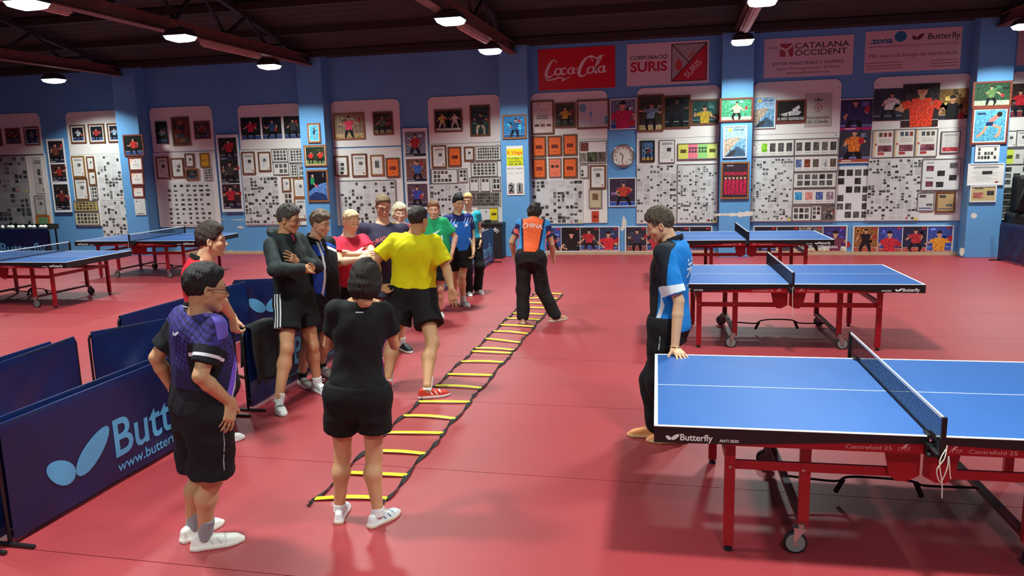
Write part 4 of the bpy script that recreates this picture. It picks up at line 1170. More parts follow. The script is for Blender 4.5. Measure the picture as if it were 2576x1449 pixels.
# ================================================================== TABLE TENNIS TABLES
TBLUE = mat('blue_table_top', C(46, 94, 162), .46, var=.03, vscale=3, bump=.02, bscale=250, spec=.5)
TBLACK = mat('black_table_apron', C(16, 16, 20), .4)
LINEM = mat('white_table_line', C(235, 238, 240), .5)
RUBBER = mat('grey_rubber_tyre', C(120, 120, 118), .6)
BLKRUB = mat('black_rubber', C(18, 18, 18), .7)
NETM = mat('dark_net_cord', C(14, 16, 24), .7)
CORDM = mat('white_cord', C(215, 212, 200), .7)
def make_table():
    L, Wd, HT = 1.37, .7625, .76
    t = empty('tennis_table', (0, 0, 0))
    for sx in (-1, 1):
        x0, x1 = sorted((sx * .006, sx * L))
        top = MB().box(min(x0, sx * (L - .003)) if sx > 0 else -L + .003, max(x1 - .003, x0) if sx > 0 else x1, -Wd + .003, Wd - .003, HT - .024, HT).build('tabletop', TBLUE, t)
        m = MB()
        e = HT + .0012
        m.box(min(sx * L, sx * (L - .02)), max(sx * L, sx * (L - .02)), -Wd, Wd, HT - .002, e)
        for sy in (-1, 1):
            m.box(x0, x1 - (.02 if sx > 0 else 0) if sx > 0 else x1, min(sy * Wd, sy * (Wd - .02)), max(sy * Wd, sy * (Wd - .02)), HT - .002, e)
        m.build('edge_line', LINEM, top)
        MB().box(x0, x1, -.0025, .0025, HT - .002, e).build('centre_line', LINEM, top)
        # aprons: black wedge above, red strip below
        for sy in (-1, 1):
            y0, y1 = sorted((sy * Wd, sy * (Wd - .02)))
            pts = [(sx * .008, HT - .0025), (sx * L, HT - .0025), (sx * L, HT - .092), (sx * .95, HT - .086), (sx * .4, HT - .052), (sx * .01, HT - .04)]
            MB().prism(pts if sx > 0 else pts[::-1], y0, y1).build('black_apron', TBLACK, t, fix=True)
            ya, yb = sorted((sy * (Wd - .006), sy * (Wd - .024)))
            pts = [(sx * .01, HT - .038), (sx * .4, HT - .05), (sx * .97, HT - .084), (sx * .97, HT - .096), (sx * .01, HT - .096)]
            MB().prism(pts if sx > 0 else pts[::-1], ya, yb).build('red_apron', REDM, t, fix=True)
            # lettering on the black end of the side and on the red strip (reads from its own side)
            fy = sy * (Wd + .0008)
            fl_ = -sy
            m = MB()
            xs = -fl_ * sx                           # -1: left end as read
            if xs * 1 > 0:
                put_logo(m, sx * 1.31, HT - .074, fy, .036, flip=fl_)
                m.build('lettering', WHITETXT, t)
                m = MB()
                put_text(m, 'ANTI SKID', sx * .98, HT - .076, fy, .022, flip=fl_, bold=.02, width=.1)
            else:
                put_logo(m, sx * 1.31 - fl_ * .245, HT - .074, fy, .036, flip=fl_)
                m.build('lettering', WHITETXT, t)
                m = MB()
                put_text(m, 'ANTI SKID', sx * .98, HT - .076, fy, .022, flip=fl_, bold=.02, width=.1)
            m.build('lettering', WHITETXT, t)
            m = MB()
            fy = sy * (Wd - .005)
            put_text(m, 'Centrefold 25', sx * .29, HT - .082, fy, .03, flip=fl_, width=.22)
            m.build('lettering', mat('pink_lettering', C(214, 150, 150), .5), t)
            m = MB()
            put_text(m, 'ITTF', sx * .12, HT - .083, fy, .028, flip=fl_, shear=.3, width=.06)
            m.flat(ell(sx * .115, HT - .056, .022, .006, R(50)), fy)
            m.build('lettering', mat('pink_lettering', C(214, 150, 150), .5), t)
        xa, xb = sorted((sx * L, sx * (L - .02)))
        MB().box(xa, xb, -Wd + .02, Wd - .02, HT - .092, HT - .0025).build('end_apron', TBLACK, t)
        # outer legs with adjustable feet, cross brace, wheel legs with floor bar and castors
        for sy in (-1, 1):
            lg = MB().box(sx * .96 - .028, sx * .96 + .028, sy * .62 - .02, sy * .62 + .02, .03, HT - .09).build('leg', REDM, t, bevel=.003)
            MB().cyl((sx * .96, sy * .62, 0), (sx * .96, sy * .62, .016), .024, 12).cyl((sx * .96, sy * .62, .016), (sx * .96, sy * .62, .035), .012, 8).build('foot', BLKRUB, lg)
            wl_ = MB().box(sx * .56 - .028, sx * .56 + .028, sy * .58 - .02, sy * .58 + .02, .135, HT - .06).build('wheel_leg', REDM, t, bevel=.003)
            rl = MB()
            rl.box(min(sx * .1, sx * .96), max(sx * .1, sx * .96), sy * .62 - sy * .022 - .012, sy * .62 - sy * .022 + .012, .475, .525)
            rl.build('side_rail', REDM, t, bevel=.002)
            for px in (.96, .58, .13):
                MB().cyl((sx * px, sy * .642, .5), (sx * px, sy * .648, .5), .009, 8).build('bolt', CHROME, t)
            # castor
            cx, cy = sx * .60, sy * .60
            ca = empty('castor', (0, 0, 0))
            ca.parent = t
            MB().cyl((cx, cy - .014, .062), (cx, cy + .014, .062), .062, 20).build('tyre', BLKRUB, ca, True)
            MB().cyl((cx, cy - .016, .062), (cx, cy + .016, .062), .052, 20).build('wheel', RUBBER, ca)
            m = MB()
            for s2 in (-1, 1):
                m.add([(cx - sx * .055, cy + s2 * .02, .15), (cx + sx * .01, cy + s2 * .02, .15), (cx + .014, cy + s2 * .02, .05), (cx - .014, cy + s2 * .02, .05)], [(0, 1, 2, 3)])
            m.box(cx - sx * .02 - .034, cx - sx * .02 + .034, cy - .024, cy + .024, .146, .153).cyl((cx - sx * .03, cy, .15), (cx - sx * .03, cy, .172), .022, 10)
            m.cyl((cx, cy - .026, .062), (cx, cy + .026, .062), .008, 8)
            m.build('fork', CHROME, ca)
            # hinge plate in the middle
            pts = [(sx * .008, HT - .096), (sx * .19, HT - .096), (sx * .155, .5), (sx * .12, .47), (sx * .07, .47), (sx * .008, .505)]
            MB().prism(pts if sx > 0 else pts[::-1], min(sy * .655, sy * .645), max(sy * .655, sy * .645)).build('hinge_plate', REDM, t, fix=True)
        MB().box(sx * .96 - .02, sx * .96 + .02, -.6, .6, .5, .545).build('cross_brace', REDM, t)
        MB().box(sx * .96 - .014, sx * .96 + .014, -.6, .6, HT - .13, HT - .095).build('cross_brace', REDM, t)
        MB().bar((sx * .56, -.6, .165), (sx * .56, .6, .165), .045, .03).build('floor_bar', mat('dark_red_bar', C(84, 20, 26), .4), t)
    m = MB()
    m.tube(spl([(-.54, .1, .15), (-.25, .1, .13), (-.18, .08, .17), (-.05, .02, .2), (.15, .0, .2), (.22, .02, .17), (.3, .05, .15), (.54, .06, .15)], 4), .008, 8)
    m.cyl((-.24, .1, .06), (-.2, .09, .15), .016, 8).cyl((.24, .03, .09), (.2, .02, .18), .016, 8)
    m.build('tension_rod', BLKRUB, t)
    # net
    n = MB()
    for i in range(125):
        y = -.91 + i * .01468
        n.box(-.0009, .0009, y - .0011, y + .0011, HT + .004, HT + .142)
    for j in range(11):
        z = HT + .006 + j * .0133
        n.box(-.0009, .0009, -.91, .91, z - .0011, z + .0011)
    ns = n.build('net', NETM, t)
    MB().box(-.004, .004, -.913, .913, HT + .138, HT + .1525).build('net_tape', LINEM, ns)
    MB().box(-.003, .003, -.91, -.885, HT + .004, HT + .14).box(-.003, .003, .885, .91, HT + .004, HT + .14).box(-.002, .002, -.91, .91, HT + .001, HT + .012).build('net_border', NETM, ns)
    for sy in (-1, 1):
        po = MB().box(-.012, .012, sy * .915 - .009, sy * .915 + .009, HT - .06, HT + .155).box(-.022, .022, min(sy * .915, sy * .74), max(sy * .915, sy * .74), HT - .055, HT - .035).box(-.03, .03, min(sy * .8, sy * .745), max(sy * .8, sy * .745), HT - .09, HT - .03)
        po.box(-.02, .02, min(sy * .77, sy * .70), max(sy * .77, sy * .70), HT + .001, HT + .012)
        po.build('net_post', TBLACK, t, bevel=.002)
        MB().cyl((-.035, sy * .82, HT - .075), (.035, sy * .82, HT - .075), .012, 8).build('clamp_screw', BLKRUB, t)
    return t
TBL = make_table()
TABS = [(1.2176, 4.7698, .0305, 'nearest blue tennis table with a man leaning on it'), (1.1461, 9.4263, .0414, 'middle blue tennis table of the right hand row'),
        (1.039, 13.8733, .0472, 'farthest right blue tennis table against the low posters'), (-10.83, 10.82, .02, 'left blue tennis table cut by the left photo edge'),
        (-10.66, 13.92, .03, 'far left blue tennis table in front of the newspaper boards')]
TABO = []
for i, (x, y, a, lab) in enumerate(TABS):
    t = TBL if i == 0 else copy_tree(TBL)
    t.location = (x, y, 0)
    t.rotation_euler = (0, 0, a)
    tag(t, lab, 'tennis table', 'blue tennis tables')
    TABO.append(t)
m = MB()
m.tube(spl([(.015, -.93, .78), (.0, -.95, .72), (-.03, -.95, .66), (-.01, -.95, .6), (.015, -.95, .67), (.02, -.945, .73), (.03, -.95, .64), (.035, -.95, .62)], 6), .0025, 6)
m.tube(spl([(.01, -.93, .76), (-.02, -.95, .7), (-.005, -.955, .6), (.0, -.955, .52)], 5), .0025, 6)
m.build('net_string', CORDM, TABO[0])
for k in (1, 4):
    MB().tube(spl([(.0, -.93, .76), (-.01, -.945, .7), (.0, -.945, .45)], 5), .0028, 6).build('net_string', CORDM, TABO[k])

# ================================================================== COURT BARRIERS
NAVY = mat('navy_vinyl', C(11, 30, 80), .36, var=.08, vscale=4, bump=.05, bscale=30, spec=.5)
SKY = mat('sky_blue_print', C(92, 172, 222), .5)
def barrier(x, y, ang, length, label, logo=(1, 0), h=.73, wav=.012, seed=1, sag=.0):
    """fabric on a tube frame with T feet, local x along the barrier, front = -y"""
    g = random.Random(seed)
    t = empty('court_barrier', (x, y, 0), ang, label, 'barrier', 'navy court barriers')
    fr = MB()
    r = .011
    fr.tube([(0, 0, .02), (0, 0, h - .05), (.015, 0, h - .015), (.05, 0, h), (length - .05, 0, h), (length - .015, 0, h - .015), (length, 0, h - .05), (length, 0, .02)], r, 8)
    fr.tube([(0, 0, .1), (length, 0, .1)], r * .8, 8)
    fr.build('tube_frame', BLACKM, t, True)
    for px in (0, length):
        MB().bar((px, -.17, .014), (px, .17, .014), .025, .02).build('foot', BLACKM, t, bevel=.004)
    nx, nz = 48, 20
    ph = [g.uniform(0, 6.28) for _ in range(6)]
    def off(u, v):
        return wav * ((1 - v) ** .7) * (math.sin(5.3 * u + ph[0] + 2.2 * v) + .7 * math.sin(9.1 * u + ph[1] - 3.1 * v) + .4 * math.sin(17 * u + ph[2] + 5 * v) + .3 * math.sin(26 * u - 11 * v + ph[3])) * (.35 + .65 * math.sin(math.pi * u) ** .5) - sag * math.sin(math.pi * u) * (1 - v) ** 2
    def P(u, v, s):
        z = .03 + v * (h + .015 - .03)
        return (.022 + u * (length - .044), s * .0135 * (1 if v < .985 else .6) + off(u, v), z)
    for s, nm in ((-1, 'front'), (1, 'back')):
        m = MB()
        vs = [P(i / nx, j / nz, s) for j in range(nz + 1) for i in range(nx + 1)]
        fs = [(j * (nx + 1) + i, j * (nx + 1) + i + 1, (j + 1) * (nx + 1) + i + 1, (j + 1) * (nx + 1) + i) for j in range(nz) for i in range(nx)]
        m.add(vs, fs if s < 0 else [f[::-1] for f in fs])
        if s > 0:
            vs = [P(i / nx, 1, q) for i in range(nx + 1) for q in (-1, 1)]
            m.add(vs, [(2 * i, 2 * i + 2, 2 * i + 3, 2 * i + 1) for i in range(nx)])
        fb = m.build('fabric', NAVY, t, True)
        if logo[0 if s < 0 else 1]:
            k = MB()
            fx = -s
            x0 = length * .5 - fx * (length * .5 - .29)
            if length < 2:
                put_logo(k, length * .5 - fx * (length * .5 - .2), .33, 0, .275, flip=fx, bold=.012) if False else put_wings(k, .16, .3, 0, .29, flip=fx)
                put_text(k, 'But', .16 + .95, .31, 0, .4, flip=fx, bold=.012)
                put_text(k, 'www.bu', .16 + 1.0, .2, 0, .11, flip=fx, bold=.012)
            else:
                put_logo(k, x0, .2, 0, .275, flip=fx, bold=.012)
                put_text(k, 'www.butterfly-world.com', x0 + fx * 1.22, .085, 0, .11, flip=fx, bold=.012, width=1.24)
            bm = bmesh.new()
            vv = [bm.verts.new(p) for p in k.v]
            for f in k.f:
                try:
                    bm.faces.new([vv[i] for i in f])
                except ValueError:
                    pass
            bmesh.ops.triangulate(bm, faces=bm.faces)
            for _ in range(3):
                long_e = [e for e in bm.edges if e.calc_length() > .05]
                if long_e:
                    bmesh.ops.subdivide_edges(bm, edges=long_e, cuts=1)
                    bmesh.ops.triangulate(bm, faces=bm.faces)
            for v in bm.verts:
                u = (v.co.x - .022) / (length - .044)
                w = (v.co.z - .03) / (h + .015 - .03)
                v.co.y = P(u, w, s)[1] + s * .003
            me = bpy.data.meshes.new('barrier_print')
            bm.to_mesh(me)
            bm.free()
            me.materials.append(SKY)
            o = bpy.data.objects.new('barrier_print', me)
            COL.objects.link(o)
            o.parent = fb
    return t
A90 = R(90)
# a barrier along +Y turned so that its local -y (front) faces +X : rotation 90 deg
barrier(-3.86, 3.45, R(90), 2.33, 'near barrier with large wings print beside man in purple polo', (1, 1), wav=.006, seed=3)
barrier(-3.97, 3.36, R(90), 2.33, 'plain barrier standing right behind the near printed barrier', (0, 0), wav=.004, seed=4)
barrier(-3.80, 5.93, R(90), 2.33, 'barrier with dark jacket on it behind the hooded jacket man', (1, 0), seed=6)
barrier(-3.84, 8.4, R(90), 2.33, 'barrier standing behind the man in navy shirt', (1, 0), seed=7)
barrier(-3.88, 10.95, R(90), 2.33, 'barrier standing behind the blue polo youth', (1, 0), seed=17)
barrier(-3.92, 13.43, R(90), 2.33, 'last barrier of the row near the black bin', (1, 0), seed=8)
barrier(-4.92, 3.27, R(97.5), 2.33, 'back row barrier at left, cut by photo edge', (0, 0), wav=.03, seed=9, sag=.05)
barrier(-5.16, 3.06, R(93), 2.33, 'barrier directly behind the back row at left', (0, 0), seed=10)
barrier(-5.21, 5.72, R(62), 1.4, 'slanted back row barrier with creased fabric', (0, 0), wav=.035, seed=11, sag=.1)
barrier(-5.46, 6.40, R(88), 2.2, 'back barrier with bent black tube end, plain side', (0, 0), wav=.02, seed=12)
barrier(-5.62, 8.66, R(18), 1.6, 'back barrier with wings print left of hooded jacket man', (1, 0), wav=.03, seed=14)
barrier(6.02, 16.35, R(-82), 1.4, 'plain navy barrier at the right photo edge', (0, 0), seed=15)
barrier(-17.2, 15.5, 0, 2.33, 'barrier with printed word under the white balls at far left', (1, 0), h=.8, seed=16)

# dark ball tray on the far left barrier and its balls
tr = empty('ball_tray', (-15.7, 15.72, .0), 0, 'dark tray stand holding white balls at far left', 'ball tray')
MB().box(-.7, .75, -.16, .16, .78, .8).box(-.7, .75, .14, .16, .8, .9).box(-.72, -.7, -.16, .16, .78, .9).box(.75, .77, -.16, .16, .78, .88).build('tray', BLKRUB, tr)
for px in (-.66, .7):
    for py in (-.12, .12):
        MB().box(px - .015, px + .015, py - .015, py + .015, 0, .78).build('leg', BLACKM, tr)
BALLM = mat('white_ball', C(238, 236, 228), .4)
for k, px in enumerate([-.62, -.48, -.34, -.19, -.03, .13, .3, .46, .62]):
    o = MB().sphere((0, 0, 0), .05, 14, 10, (1.15 if k % 3 else .7, 1, .8 if k % 2 else .95)).build('practice_ball', BALLM, None, True)
    o.location = (-15.7 + px, 15.62 + .05 * (k % 2), .848)
    tag(o, 'small white ball lying in the dark tray at far left', 'ball', 'white balls in the tray')

# jacket thrown over a barrier
JM = mat('black_jacket_cloth', C(20, 20, 24), .8, bump=.3, bscale=20)
jk = MB()
nx, nz = 20, 26
vs = []
for j in range(nz + 1):
    for i in range(nx + 1):
        u, v = i / nx, j / nz
        s = (v - .42) * .95
        yy = 5.99 + u * .42 + .02 * math.sin(7 * v + 3 * u)
        side = 1 if s > 0 else -1
        zz = .755 - max(0, abs(s) - .03) + .02 * math.sin(9 * u) * abs(s)
        xx = -3.80 + side * min(abs(s), .03) * 1.3 + side * (.012 + .02 * (math.sin(8 * u + 3 * v) + 1) * min(1, abs(s) * 2))
        vs.append((xx, yy, zz))
jk.add(vs, [(j * (nx + 1) + i, j * (nx + 1) + i + 1, (j + 1) * (nx + 1) + i + 1, (j + 1) * (nx + 1) + i) for j in range(nz) for i in range(nx)])
jo = jk.build('jacket', JM, None, True)
sm = jo.modifiers.new('thick', 'SOLIDIFY')
sm.thickness = .012
tag(jo, 'black jacket thrown over the barrier behind the hooded jacket man', 'jacket')

# black bin with white word by the scoreboard pillar
bn = empty('towel_bin', (-4.12, 16.55, 0), 0, 'black box bin with white printed word beside scoreboard pillar', 'bin')
MB().box(-.25, .25, -.18, .18, 0, .74).build('body', mat('black_box', C(26, 28, 34), .5), bn, bevel=.01)
MB().box(-.26, .26, -.19, .19, .74, .79).build('lid', mat('black_box', C(26, 28, 34), .5), bn, bevel=.008)
MB().box(-.16, -.06, -.1, .1, .79, .85).build('handle', BLKRUB, bn)
m = MB()
put_text(m, 'Butterfly.', .0, .6, -.1815, .13, bold=.02, width=.4)
m.build('lettering', WHITETXT, bn)
# dark bag beyond the right barrier
bg = empty('equipment_bag', (6.75, 16.7, 0), 0, 'black bag stack with shiny clasps beyond right barrier', 'bag')
MB().box(-.5, .5, -.25, .2, 0, .9).box(-.42, .45, -.22, .18, .9, 1.62).build('body', mat('black_nylon', C(22, 22, 24), .55, bump=.3, bscale=8), bg, bevel=.06)
MB().box(-.1, .0, -.26, -.22, 1.3, 1.34).box(.02, .1, -.26, -.22, .95, .99).build('clasp', CHROME, bg)
MB().tube(spl([(-.45, -.26, .95), (-.4, -.3, 1.2), (-.3, -.26, 1.5)], 5), .03, 8).build('strap', BLKRUB, bg, True)

# ================================================================== AGILITY LADDER
RUNGM = mat('yellow_plastic_rung', C(236, 226, 30), .4)
STRAP = mat('black_webbing', C(22, 20, 22), .8)
ld_ = empty('agility_ladder', (-2.1, 4.33, 0), 0, 'yellow and black agility ladder lying along the red floor', 'agility ladder')
rungs = [(795, 1258, 970, 1258), (880, 1193, 1025, 1199), (962, 1141, 1068, 1145), (967, 1091, 1108, 1092), (1007, 1048, 1138, 1056), (1050, 1013, 1179, 1014), (1097, 973, 1210, 979), (1128, 944, 1240, 947),
         (1159, 912, 1265, 914), (1190, 886, 1288, 891), (1198, 878, 1295, 883), (1221, 854, 1308, 864), (1243, 835, 1327, 842), (1262, 819, 1344, 824), (1278, 803, 1360, 807), (1293, 790, 1372, 793), (1310, 776, 1390, 778), (1323, 763, 1390, 766), (1333, 752, 1400, 753), (1342, 739, 1408, 741)]
Ls, Rs = [], []
for k, (a, b, c, d) in enumerate(rungs):
    ya, yb = fl(a, b)[1], fl(c, d)[1]
    if k == 2:
        ya = 5.16
    p0 = Vector((-.235, ya - 4.33, .014))
    p1 = Vector((.235, yb - 4.33, .014))
    Ls.append(p0)
    Rs.append(p1)
    q = [p0.lerp(p1, u) + Vector((0, .012 * math.sin(math.pi * u) * (-1) ** k, .008 * math.sin(math.pi * u))) for u in np.linspace(0, 1, 7)]
    m = MB()
    vs = []
    for pt in q:
        for (dy, dz) in ((-.021, -.004), (-.014, .004), (.014, .004), (.021, -.004)):
            vs.append((pt.x, pt.y + dy, pt.z + dz))
    fs = [(4 * i + e, 4 * i + (e + 1) % 4, 4 * i + 4 + (e + 1) % 4, 4 * i + 4 + e) for i in range(6) for e in range(4)] + [(0, 1, 2, 3), (27, 26, 25, 24)]
    m.add(vs, fs).build('rung', RUNGM, ld_, fix=True)
for side in (Ls, Rs):                                                  # twisted webbing
    pts = [Vector((side[0].x, side[0].y - .1, .006))] + side
    m = MB()
    ang = 0
    for i in range(len(pts) - 1):
        n = 8
        vs = []
        for k in range(n + 1):
            p = pts[i].lerp(pts[i + 1], k / n)
            a = math.pi * (k / n) * (1 if i % 3 else 2)
            lat = .02 * math.sin(math.pi * k / n) * (1 if i % 2 else -1) * .6
            for s in (-1, 1):
                vs.append((p.x + lat + s * .019 * math.cos(a), p.y, .004 + .009 + s * .009 * math.sin(a)))
        m.add(vs, [(2 * k, 2 * k + 1, 2 * k + 3, 2 * k + 2) for k in range(n)])
    o = m.build('side_strap', STRAP, ld_)
    sd = o.modifiers.new('thick', 'SOLIDIFY')
    sd.thickness = .003
# ================================================================== PEOPLE: signed-distance bodies meshed with surface nets
def smin(a, b, k):
    if k <= 0:
        return np.minimum(a, b)
    h = np.clip(.5 + .5 * (b - a) / k, 0, 1)
    return b * (1 - h) + a * h - k * h * (1 - h)
def smax(a, b, k):
    return -smin(-a, -b, k)
def rcone(P, a, b, r1, r2):
    a, b = np.asarray(a, float), np.asarray(b, float)
    ab = b - a
    t = np.clip(((P - a) @ ab) / max(ab @ ab, 1e-9), 0, 1)
    return np.linalg.norm(P - a - t[:, None] * ab, axis=1) - (r1 + (r2 - r1) * t)
def ellip(P, c, r, M=None):
    q = P - np.asarray(c, float)
    if M is not None:
        q = q @ M.T
    r = np.asarray(r, float)
    k0 = np.linalg.norm(q / r, axis=1)
    k1 = np.linalg.norm(q / (r * r), axis=1)
    return np.where(k1 > 1e-9, k0 * (k0 - 1) / np.maximum(k1, 1e-9), -r.min())
def surface(f, lo, hi, h):
    lo, hi = np.asarray(lo, float), np.asarray(hi, float)
    nb = np.maximum(np.ceil((hi - lo) / (4 * h)).astype(int) + 1, 2)
    I = np.stack(np.meshgrid(*[np.arange(n) for n in nb], indexing='ij'), -1).reshape(-1, 3)
    vc = f(lo + (I * 4 + 1.5) * h)
    act = np.abs(vc) < 6.5 * h
    V = np.repeat(np.repeat(np.repeat(vc.reshape(nb), 4, 0), 4, 1), 4, 2).astype(np.float32)
    A = I[act]
    off = np.stack(np.meshgrid(*[np.arange(4)] * 3, indexing='ij'), -1).reshape(-1, 3)
    idx = (A[:, None, :] * 4 + off[None]).reshape(-1, 3)
    if len(idx) == 0:
        return np.zeros((0, 3)), np.zeros((0, 4), int)
    V[idx[:, 0], idx[:, 1], idx[:, 2]] = f(lo + idx * h)
    S = V < 0
    c = [S[i:S.shape[0] - 1 + i, j:S.shape[1] - 1 + j, k:S.shape[2] - 1 + k] for i in (0, 1) for j in (0, 1) for k in (0, 1)]
    allin = np.logical_and.reduce(c)
    anyin = np.logical_or.reduce(c)
    cells = np.argwhere(anyin & ~allin)
    cid = -np.ones(anyin.shape, np.int32)
    cid[cells[:, 0], cells[:, 1], cells[:, 2]] = np.arange(len(cells))
    cv = np.stack([V[cells[:, 0] + i, cells[:, 1] + j, cells[:, 2] + k] for i in (0, 1) for j in (0, 1) for k in (0, 1)], 1)
    corner = np.array([(i, j, k) for i in (0, 1) for j in (0, 1) for k in (0, 1)], float)
    acc = np.zeros((len(cells), 3))
    cnt = np.zeros(len(cells))
    for a in range(8):
        for ax, b in ((0, a | 4), (1, a | 2), (2, a | 1)):
            if b == a:
                continue
            va, vb = cv[:, a], cv[:, b]
            m = (va < 0) != (vb < 0)
            t = np.where(m, va / np.where(m, va - vb, 1), 0)
            p = corner[a] + t[:, None] * (corner[b] - corner[a])
            acc += np.where(m[:, None], p, 0)
            cnt += m
    verts = lo + (cells + acc / np.maximum(cnt, 1)[:, None]) * h
    quads = []
    for ax in range(3):
        sl0 = [slice(None)] * 3
        sl1 = [slice(None)] * 3
        sl0[ax] = slice(0, -1)
        sl1[ax] = slice(1, None)
        s0, s1 = S[tuple(sl0)], S[tuple(sl1)]
        E = np.argwhere(s0 != s1)
        u, v = (ax + 1) % 3, (ax + 2) % 3
        E = E[(E[:, u] > 0) & (E[:, v] > 0) & (E[:, u] < S.shape[u] - 1) & (E[:, v] < S.shape[v] - 1)]
        if not len(E):
            continue
        flip = s0[E[:, 0], E[:, 1], E[:, 2]]
        def g(du, dv):
            q = E.copy()
            q[:, u] += du
            q[:, v] += dv
            return cid[q[:, 0], q[:, 1], q[:, 2]]
        Q = np.stack([g(-1, -1), g(0, -1), g(0, 0), g(-1, 0)], 1)
        Q[~flip] = Q[~flip][:, ::-1]
        quads.append(Q)
    Q = np.concatenate(quads)
    return verts, Q[(Q >= 0).all(1)]
def np_mesh(name, verts, quads, fields=None, m=None, parent=None, org=(0, 0, 0)):
    me = bpy.data.meshes.new(name)
    me.vertices.add(len(verts))
    me.vertices.foreach_set('co', (verts - np.asarray(org)).astype(np.float32).ravel())
    me.loops.add(len(quads) * 4)
    me.loops.foreach_set('vertex_index', quads.astype(np.int32).ravel())
    me.polygons.add(len(quads))
    me.polygons.foreach_set('loop_start', np.arange(0, len(quads) * 4, 4, dtype=np.int32))
    me.polygons.foreach_set('use_smooth', np.ones(len(quads), bool))
    me.update(calc_edges=True)
    for k, v in (fields or {}).items():
        a = me.attributes.new(k, 'FLOAT', 'POINT')
        a.data.foreach_set('value', np.asarray(v, np.float32))
    if m:
        me.materials.append(m)
    o = bpy.data.objects.new(name, me)
    COL.objects.link(o)
    if parent:
        o.parent = parent
    return o
_LM = {}
def layer_mat(base, cols, rough=.75, soft=.0012, var=.05, bump=.12, bscale=140, sss=0.0, hair=False, spec=.3):
    """base colour overlaid by colours wherever the mesh's signed fields f0, f1 ... are positive"""
    key = (base, tuple(cols), rough, var, bump, sss, hair, tuple() if np.isscalar(soft) else tuple(soft))
    if key in _LM:
        return _LM[key]
    m = bpy.data.materials.new('hair_strands' if hair else ('skin' if sss else 'cloth'))
    m.use_nodes = True
    nt = m.node_tree
    b = nt.nodes['Principled BSDF']
    b.inputs['Roughness'].default_value = rough
    b.inputs['Specular IOR Level'].default_value = spec
    tc = nt.nodes.new('ShaderNodeTexCoord')
    n = nt.nodes.new('ShaderNodeTexNoise')
    n.inputs['Scale'].default_value = 60 if hair else 9
    n.inputs['Detail'].default_value = 5
    nt.links.new(tc.outputs['Object'], n.inputs['Vector'])
    cur = nt.nodes.new('ShaderNodeRGB')
    cur.outputs[0].default_value = (*base, 1)
    out = cur.outputs[0]
    for i, c in enumerate(cols):
        a = nt.nodes.new('ShaderNodeAttribute')
        a.attribute_name = 'f%d' % i
        mr = nt.nodes.new('ShaderNodeMapRange')
        sf = soft if np.isscalar(soft) else soft[i]
        mr.inputs['From Min'].default_value = -sf
        mr.inputs['From Max'].default_value = sf
        nt.links.new(a.outputs['Fac'], mr.inputs[0])
        mx = nt.nodes.new('ShaderNodeMix')
        mx.data_type = 'RGBA'
        nt.links.new(mr.outputs[0], mx.inputs[0])
        nt.links.new(out, mx.inputs[6])
        if isinstance(c[0], tuple):
            c, al = c
            mu = nt.nodes.new('ShaderNodeMath')
            mu.operation = 'MULTIPLY'
            mu.inputs[1].default_value = al
            nt.links.new(mr.outputs[0], mu.inputs[0])
            nt.links.new(mu.outputs[0], mx.inputs[0])
        mx.inputs[7].default_value = (*c, 1)
        out = mx.outputs[2]
    mr = nt.nodes.new('ShaderNodeMapRange')
    mr.inputs['From Min'].default_value = .3
    mr.inputs['From Max'].default_value = .7
    mr.inputs['To Min'].default_value = 1 - var
    mr.inputs['To Max'].default_value = 1 + var
    nt.links.new(n.outputs['Fac'], mr.inputs[0])
    v = nt.nodes.new('ShaderNodeVectorMath')
    v.operation = 'SCALE'
    nt.links.new(out, v.inputs[0])
    nt.links.new(mr.outputs[0], v.inputs['Scale'])
    nt.links.new(v.outputs[0], b.inputs['Base Color'])
    if sss:
        b.inputs['Subsurface Weight'].default_value = sss
        b.inputs['Subsurface Radius'].default_value = (.01, .004, .002)
        b.inputs['Subsurface Scale'].default_value = .6
    n2 = nt.nodes.new('ShaderNodeTexNoise')
    n2.inputs['Scale'].default_value = bscale
    nt.links.new(tc.outputs['Object'], n2.inputs['Vector'])
    bp = nt.nodes.new('ShaderNodeBump')
    bp.inputs['Strength'].default_value = bump
    bp.inputs['Distance'].default_value = .01
    nt.links.new(n2.outputs['Fac'], bp.inputs['Height'])
    nt.links.new(bp.outputs[0], b.inputs['Normal'])
    _LM[key] = m
    return m

def unit(v):
    v = np.asarray(v, float)
    return v / max(np.linalg.norm(v), 1e-9)
def catmull(xs, ys, n=80):
    q = np.array(spl(list(zip(xs, ys)), 10))
    return q[:, 0], q[:, 1]
def on_ray(px, py, c, L, sgn):
    """point on the pixel's ray at distance L from c (sgn -1 nearer, +1 farther); the closest point when out of reach"""
    d = unit(ray(px, py))
    t0 = (c - CAMP) @ d
    q = CAMP + t0 * d
    dd = L * L - (q - c) @ (q - c)
    if dd < 0:
        return c + unit(q - c) * L
    return q + sgn * math.sqrt(dd) * d
def clampdist(a, b, L):
    return a + unit(b - a) * L

